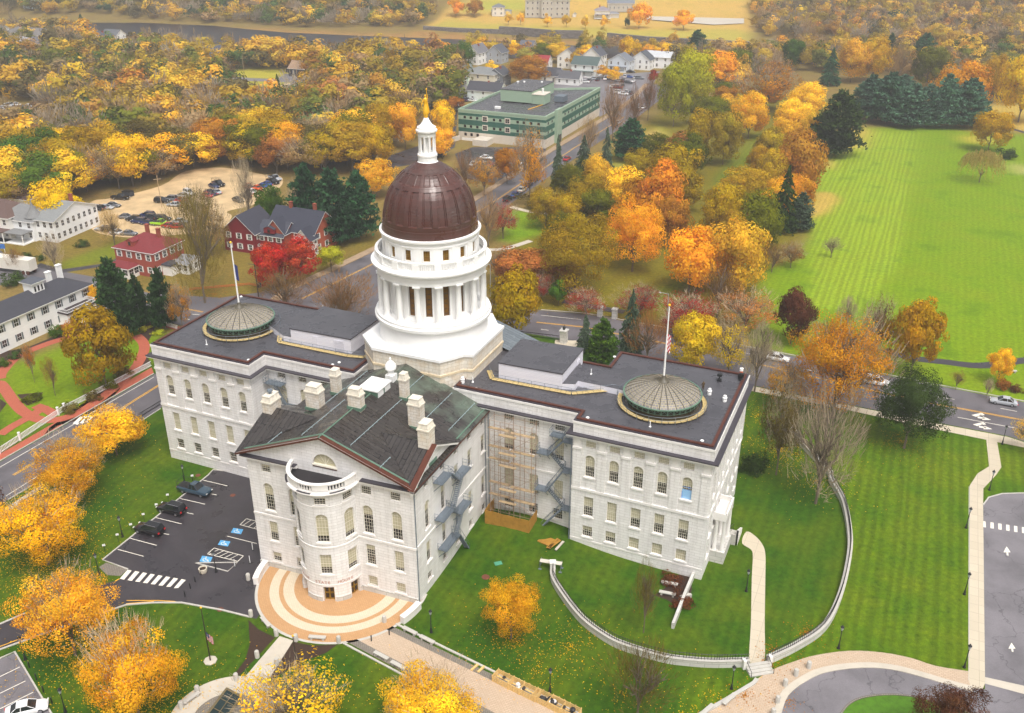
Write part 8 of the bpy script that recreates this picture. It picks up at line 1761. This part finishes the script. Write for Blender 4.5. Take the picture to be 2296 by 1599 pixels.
# ------------------------------------------------------------------ vehicles
CARP=objcol('car_paint',.25,0,.6); TYRE=simple('tyre',(.02,.02,.022,1),.8); RIM=simple('wheel_rim',lin(170,172,176),.35,metal=.7); CGL=simple('car_glass',(.015,.018,.022,1),.06,spec=.8); LREDM=simple('tail_light',lin(200,30,34),.3); LWH=simple('head_light',lin(230,230,225),.2)
def loft(mb,st,mi=0,cap=True):
    """stations: list of rings (same count)"""
    n=len(st[0])
    for a,b in zip(st,st[1:]):
        for i in range(n-1): mb.face([a[i],a[i+1],b[i+1],b[i]],mi,None,True)
    if cap: mb.face(st[0][::-1],mi); mb.face(st[-1],mi)
def car_proto(kind):
    e=empty('parked_car' if kind!='pickup' else 'pickup_truck',(0,0,0)); mb=MB()
    L,W={'sedan':(4.8,1.82),'suv':(4.75,1.9),'pickup':(5.8,2.0)}[kind]; H_={'sedan':1.45,'suv':1.72,'pickup':1.85}[kind]; hb={'sedan':.92,'suv':1.05,'pickup':1.12}[kind]
    if kind=='sedan': prof=[(-.5,.55,.35,.80),(-.485,.78,.3,.90),(-.40,.95,.26,.96),(-.2,.96,.24,1),(.1,.96,.24,1),(.22,.90,.24,1),(.40,.80,.26,.96),(.48,.66,.3,.86),(.5,.5,.38,.78)]
    elif kind=='suv': prof=[(-.5,.8,.38,.86),(-.485,1.02,.32,.94),(-.3,1.06,.28,1),(0,1.06,.27,1),(.2,1.03,.27,1),(.40,.96,.3,.96),(.475,.82,.34,.88),(.5,.6,.4,.8)]
    else: prof=[(-.5,.95,.5,.95),(-.49,1.12,.45,.98),(-.12,1.12,.4,1),(.12,1.12,.4,1),(.22,1.12,.4,1),(.42,1.08,.42,.97),(.485,.98,.45,.92),(.5,.75,.5,.85)]
    st=[]
    for x,zt,zb,wf in prof:
        w_=W/2*wf; z=zt; st.append([(x*L,-w_*.9,zb),(x*L,-w_,zb+.12),(x*L,-w_,z-.22),(x*L,-w_*.95,z-.06),(x*L,-w_*.82,z),(x*L,w_*.82,z),(x*L,w_*.95,z-.06),(x*L,w_,z-.22),(x*L,w_,zb+.12),(x*L,w_*.9,zb),(x*L,-w_*.9,zb)])
    loft(mb,st); mb.build('body',CARP,e)
    g={'sedan':(-.36,-.20,.06,.23),'suv':(-.48,-.42,.06,.22),'pickup':(-.10,-.06,.10,.21)}[kind]; wb,wt=W/2*.86,W/2*.68; zb=prof[3][1]-.03
    x0,x1,x2,x3=[q*L for q in g]; B_=[(x0,-wb,zb),(x3,-wb,zb),(x3,wb,zb),(x0,wb,zb)]; T_=[(x1,-wt,H_),(x2,-wt,H_),(x2,wt,H_),(x1,wt,H_)]
    mb=MB(); 
    for i in range(4): j=(i+1)%4; mb.face([B_[i],B_[j],T_[j],T_[i]],0)
    mb.build('windows',CGL,e); mb=MB(); 
    mb.prism([(p[0],p[1]) for p in T_],H_-.02,H_+.05)
    for t in (0,.42,1) :
        for s in (-1,1):
            a=(x0+(x3-x0)*t,s*(wb+.01),zb); b=(x1+(x2-x1)*t,s*(wt+.01),H_); mb.tube(a,b,.045,n=4,cap=False,smooth=False)
    mb.build('roof',CARP,e)
    for sx,fr in ((-.3,0),(.31,1)):
        for s in (-1,1): mb=MB(); y=s*(W/2-.12); mb.tube((sx*L,y-.11,.34),(sx*L,y+.11,.34),.34,n=14); o=mb.build('wheel',TYRE,e); mb=MB(); mb.tube((sx*L,y+s*.1,.34),(sx*L,y+s*.125,.34),.2,n=10); mb.build('rim',RIM,o)
    zl=prof[1][1]-.25
    for s in (-1,1): mb=MB(); mb.box((-.497*L,s*W*.36,zl-.05),(.12,.3,.22)); mb.build('tail_light',LREDM,e); mb=MB(); mb.box((.49*L,s*W*.34,.58 if kind=='sedan' else .72),(.12,.32,.16)); mb.build('head_light',LWH,e)
    if kind=='suv':
        for s in (-1,1): mb=MB(); mb.tube((-.38*L,s*wt*.9,H_+.1),(.05*L,s*wt*.9,H_+.1),.025,n=4); mb.build('roof_rail',RIM,e)
    if kind=='pickup': mb=MB(); mb.box((-.3*L,0,1.09),(.36*L,W*.8,.04)); mb.build('bed_floor',IRON,e)
    return e
PRO={k:[car_proto(k),False] for k in('sedan','suv','pickup')}
CC_={'black':(22,22,26),'navy':(30,42,84),'blue':(40,80,150),'silver':(176,180,186),'grey':(112,114,120),'white':(232,232,232),'red':(170,30,36),'orange':(230,96,40),'lime':(150,200,30),'dk':(52,54,60),'cream':(206,200,184),'maroon':(110,30,40),'teal':(52,72,88)}
CNM={'dk':'dark grey','teal':'blue-grey'}
def car(x,y,kind,c,rz,label=None,group=None,name=None,cat='car',z=None):
    pr=PRO[kind]; o=pr[0] if not pr[1] else copy_tree(pr[0]); pr[1]=True; p=gt(x,y) if z is None else z; o.location=(p[0],p[1],GZ+.04); o.rotation_euler=(0,0,rz); o.scale=(1,1,1)
    cc=lin(*CC_[c]); 
    def setc(q):
        q.color=cc
        for k in KID.get(q.name,[]): setc(k)
    setc(o); o['label']=label or '%s %s in the far car park'%(CNM.get(c,c),kind); o['category']='pickup' if kind=='pickup' else cat
    if group: o['group']=group
    elif 'group' in o: del o['group']
    return o
th=math.atan2(*(np.array(gp(1054,1066+472/3)[:2] if 0 else gp(*zz6(1054,472))[:2])-np.array(gp(*zz6(877,425))[:2]))[::-1])
car(336,1194,'suv','black',th+PI,'black car nearest the drive, nose to the lawn'); car(386,1148,'suv','black',th+PI,'black car in the middle of the three near vehicles')
tr=car(438,1105,'pickup','teal',th,'blue-grey pickup with a ladder rack, nose outwards'); mb=MB()
for x in (-2.7,-.9):
    for s in (-1,1): mb.tube((x,s*.85,1.1),(x,s*.85,2.1),.04,n=4)
    mb.tube((x,-.9,2.1),(x,.9,2.1),.04,n=4)
for s in (-1,1): mb.tube((-3.1,s*.85,2.1),(1.2,s*.85,2.1),.04,n=4)
mb.build('ladder_rack',IRON,tr)
car(62,1597,'sedan','white',.35,'white car cut by the bottom edge, lower left'); car(2249,906,'sedan','silver',ANG+PI+.03,'silver-blue sedan driving on the avenue')
car(1743,808,'sedan','white',ANG,'white car behind the bare tree on the avenue'); car(1966,862,'suv','white',ANG,'white vehicle half hidden by the golden tree on the avenue')
g5='cars in the gravel car park'; rr=ANG
LOT=[(600,1434,'sedan','maroon'),(655,1416,'suv','dk'),(715,1407,'sedan','silver'),(762,1392,'sedan','grey'),(812,1342,'pickup','black'),(1090,1364,'suv','black'),(1145,1350,'suv','grey'),(1175,1388,'sedan','silver'),(1228,1360,'sedan','red'),(1238,1328,'sedan','silver'),(1272,1308,'suv','white'),(1440,1262,'sedan','navy'),(1472,1248,'pickup','black'),(1415,1312,'pickup','navy'),(1455,1302,'sedan','silver'),(1602,1356,'sedan','black'),(1655,1328,'suv','black'),(1690,1299,'sedan','white'),(1675,1272,'pickup','orange'),(1735,1277,'sedan','orange'),(1765,1262,'sedan','blue'),(1795,1248,'sedan','blue'),(1838,1234,'pickup','black'),(1852,1212,'pickup','silver'),(1395,1325,'sedan','red'),
(850,1470,'sedan','grey'),(900,1487,'suv','black'),(937,1502,'suv','navy'),(993,1460,'suv','navy'),(1037,1477,'suv','dk'),(995,1510,'sedan','navy'),(1100,1484,'suv','black'),(1082,1516,'pickup','lime'),(1142,1530,'sedan','red'),(1185,1536,'sedan','red'),(1215,1503,'sedan','silver'),(695,1552,'sedan','silver'),(742,1562,'suv','black'),(795,1577,'sedan','white'),(870,1582,'sedan','grey')]
wh=['at the far left of the gravel car park','second from the left in the gravel car park','third in the left row of the gravel car park','at the right of the left row','beside the dark dumpster','left of the island pole, lower','behind the island pole','at the foot of the island pole','red, right of the island pole','pale, right of the island pole','white, behind the thin olive tree','in the middle of the gravel, front','in the middle of the gravel, rear','at the centre of the gravel car park','pale, at the centre of the gravel','alone at the right of the gravel','behind the lone black one','in the right row, below the orange pair','orange, left of the right row','orange, beside the orange truck','blue, after the orange pair','blue, higher in the right row','near the top of the right row','at the very top of the right row','red, half hidden at the centre','at the left end of the front row','second in the front row','third in the front row','behind the front row, left','behind the front row, middle','lower in the front row','behind the front row, right','lime-green hood, front row','red, left of the front pair','red, right of the front pair','pale, beside the red pair','left end of the row by the brick house','second in the row by the brick house','white one of the row by the brick house','right end of the row by the brick house']
for (x,y,k,c),l in zip(LOT,wh): car(x/3,y/3,k,c,rr+(.25 if x<1250 else -.35)+ (PI if (x+y)%2 else 0),'%s %s, %s'%(CNM.get(c,c),{'sedan':'car','suv':'estate car','pickup':'pickup'}[k],l),g5)
z1=lambda x,y:(765.7+x/3,y/3)
ca=math.atan2(capl[4][1]-capl[3][1],capl[4][0]-capl[3][0])
for i,(x,y,k,c,l) in enumerate(((1118,1352,'suv','black','lowest car parked on the climbing street'),(1168,1322,'sedan','blue','blue car second up the climbing street'),(1215,1287,'sedan','cream','cream car third up the climbing street'),(1258,1255,'suv','navy','navy car fourth up the climbing street'),(1306,1217,'suv','dk','dark car fifth up the climbing street'),(1517,1078,'sedan','red','red car behind the spruces on the climbing street'),(1840,852,'suv','dk','dark car upper on the climbing street'),(1860,835,'sedan','silver','silver car upper on the climbing street'),(2000,748,'suv','silver','silver car by the park, first'),(2028,732,'sedan','white','white car by the park, second'),(2058,714,'sedan','grey','grey car by the park, third'))): p=z1(x,y); car(p[0],p[1],k,c,ca,l,'cars parked along the climbing street')
NR=0
g6='cars in the crowded car park behind the office'
def grid(cells,group,where,kinds=('sedan','suv','sedan')):
    for i,(x,y,c) in enumerate(cells): car(x,y,kinds[i%3],c,ANG+R(90)*(i%2)+.1,'%s car %s'%(CNM.get(c,c),where),group)
grid([(1414,163,'black'),(1402,174,'white'),(1412,175,'blue'),(1424,176,'silver'),(1434,178,'grey'),(1420,184,'white'),(1408,187,'dk'),(1396,184,'black'),(1388,183,'silver'),(1378,180,'white'),(1366,180,'dk'),(1358,179,'white'),(1312,186,'white'),(1322,183,'grey'),(1332,179,'silver'),(1340,181,'black'),(1386,199,'maroon'),(1396,195,'black'),(1377,197,'white'),(1406,209,'silver'),(1398,213,'white'),(1414,211,'dk'),(1388,210,'white')],g6,'in the crowded car park behind the green office')
grid([(984,223,'white'),(1047,227,'navy'),(1059,228,'white'),(1034,238,'white'),(956,240,'white'),(958,231,'dk'),(966,279,'dk'),(882,247,'white'),(859,251,'white'),(847,253,'dk'),(805,366,'dk'),(857,369,'dk')],'cars in the yard left of the office','in the yard left of the green office')
grid([(1090,357,'white'),(1160,361,'blue'),(1156,369,'white'),(1062,371,'white'),(1136,363,'silver'),(1100,372,'red'),(1075,366,'grey')],'cars under the red trees','under the red trees before the green office')
grid([(680,185,'white'),(664,192,'blue'),(657,194,'white')],'cars beside the meadow','beside the meadow drive near the river')
grid([(x,y,c) for x,y,c in zip([15,25,36,14,22,8,4,70,80,88,60,48,30,5],[240,238,237,254,258,248,262,241,236,242,246,250,262,270],['white','silver','white','grey','silver','white','dk','white','silver','dk','grey','white','silver','blue'])],'cars in the left edge yard','in the hazy yard at the left edge')
# people and kit on the right roof
def person(x,y,z,h,shirt,label,rz=0):
    e=empty('person',(x,y,z),rz,label,'person'); import bmesh
    J=[(0,0,.92),(0,0,1.15),(0,0,1.42),(0,0,1.52),(0,.02,1.66),(.1,0,.88),(.12,.03,.48),(.12,0,.07),(.13,.12,.03),(-.1,0,.88),(-.12,.03,.48),(-.12,0,.07),(-.13,.12,.03),(.2,0,1.40),(.27,.03,1.12),(.24,.18,.92),(-.2,0,1.40),(-.27,.03,1.12),(-.24,.2,.95)]
    Ed=[(0,1),(1,2),(2,3),(3,4),(0,5),(5,6),(6,7),(7,8),(0,9),(9,10),(10,11),(11,12),(2,13),(13,14),(14,15),(2,16),(16,17),(17,18)]
    Rr=[.13,.13,.14,.06,.1,.09,.07,.045,.04,.09,.07,.045,.04,.06,.045,.035,.06,.045,.035]
    me=bpy.data.meshes.new('body'); me.from_pydata([tuple(c*h/1.75 for c in j) for j in J],Ed,[]); o=bpy.data.objects.new('body',me); COL.objects.link(o); reg(o,e)
    sk=o.modifiers.new('skin','SKIN'); 
    for v,r_ in zip(me.skin_vertices[0].data,Rr): v.radius=(r_,r_)
    me.skin_vertices[0].data[0].use_root=True; o.modifiers.new('s','SUBSURF').levels=1; me.materials.append(shirt); return e
pR_=BW(-5.5,15.2,21.06); person(*pR_,1.75,simple('brown_coat',lin(84,66,40),.8),'person in a brown coat standing on the right roof beside the skylight dome',.4)
mb=MB(); c=BW(-1.2,21.6,21.06); e=empty('roof_siren',c,0,'orange and white roof beacon at the far corner of the right roof','beacon'); mb.box((0,0,0),(.7,.7,.5),0); mb.tube((0,0,.5),(0,0,1.3),.25,n=8,mi=1); mb.build('housing',[IRON,simple('hi_vis_orange',lin(230,110,60),.6)],e); mb=MB(); mb.lathe((0,0,1.3),[(.3,0),(.3,.4),(.05,.5)],8); mb.build('lens',WHITE,e)
# ------------------------------------------------------------------ air
mb=MB(); mb.box((0,760,-4),(3600,2700,290))
hz=mb.build('haze',[]); m=bpy.data.materials.new('haze_air'); m.use_nodes=True; nt=m.node_tree; nt.nodes.clear(); out=N(nt,'ShaderNodeOutputMaterial'); v=N(nt,'ShaderNodeVolumePrincipled'); v.inputs['Color'].default_value=(.93,.93,.93,1); v.inputs['Density'].default_value=.00039; v.inputs['Anisotropy'].default_value=.2
nt.links.new(v.outputs[0],out.inputs['Volume']); hz.data.materials.append(m); tag(hz,'thin pale autumn haze in the air','haze',None,'stuff')
print('objects',len(bpy.data.objects))
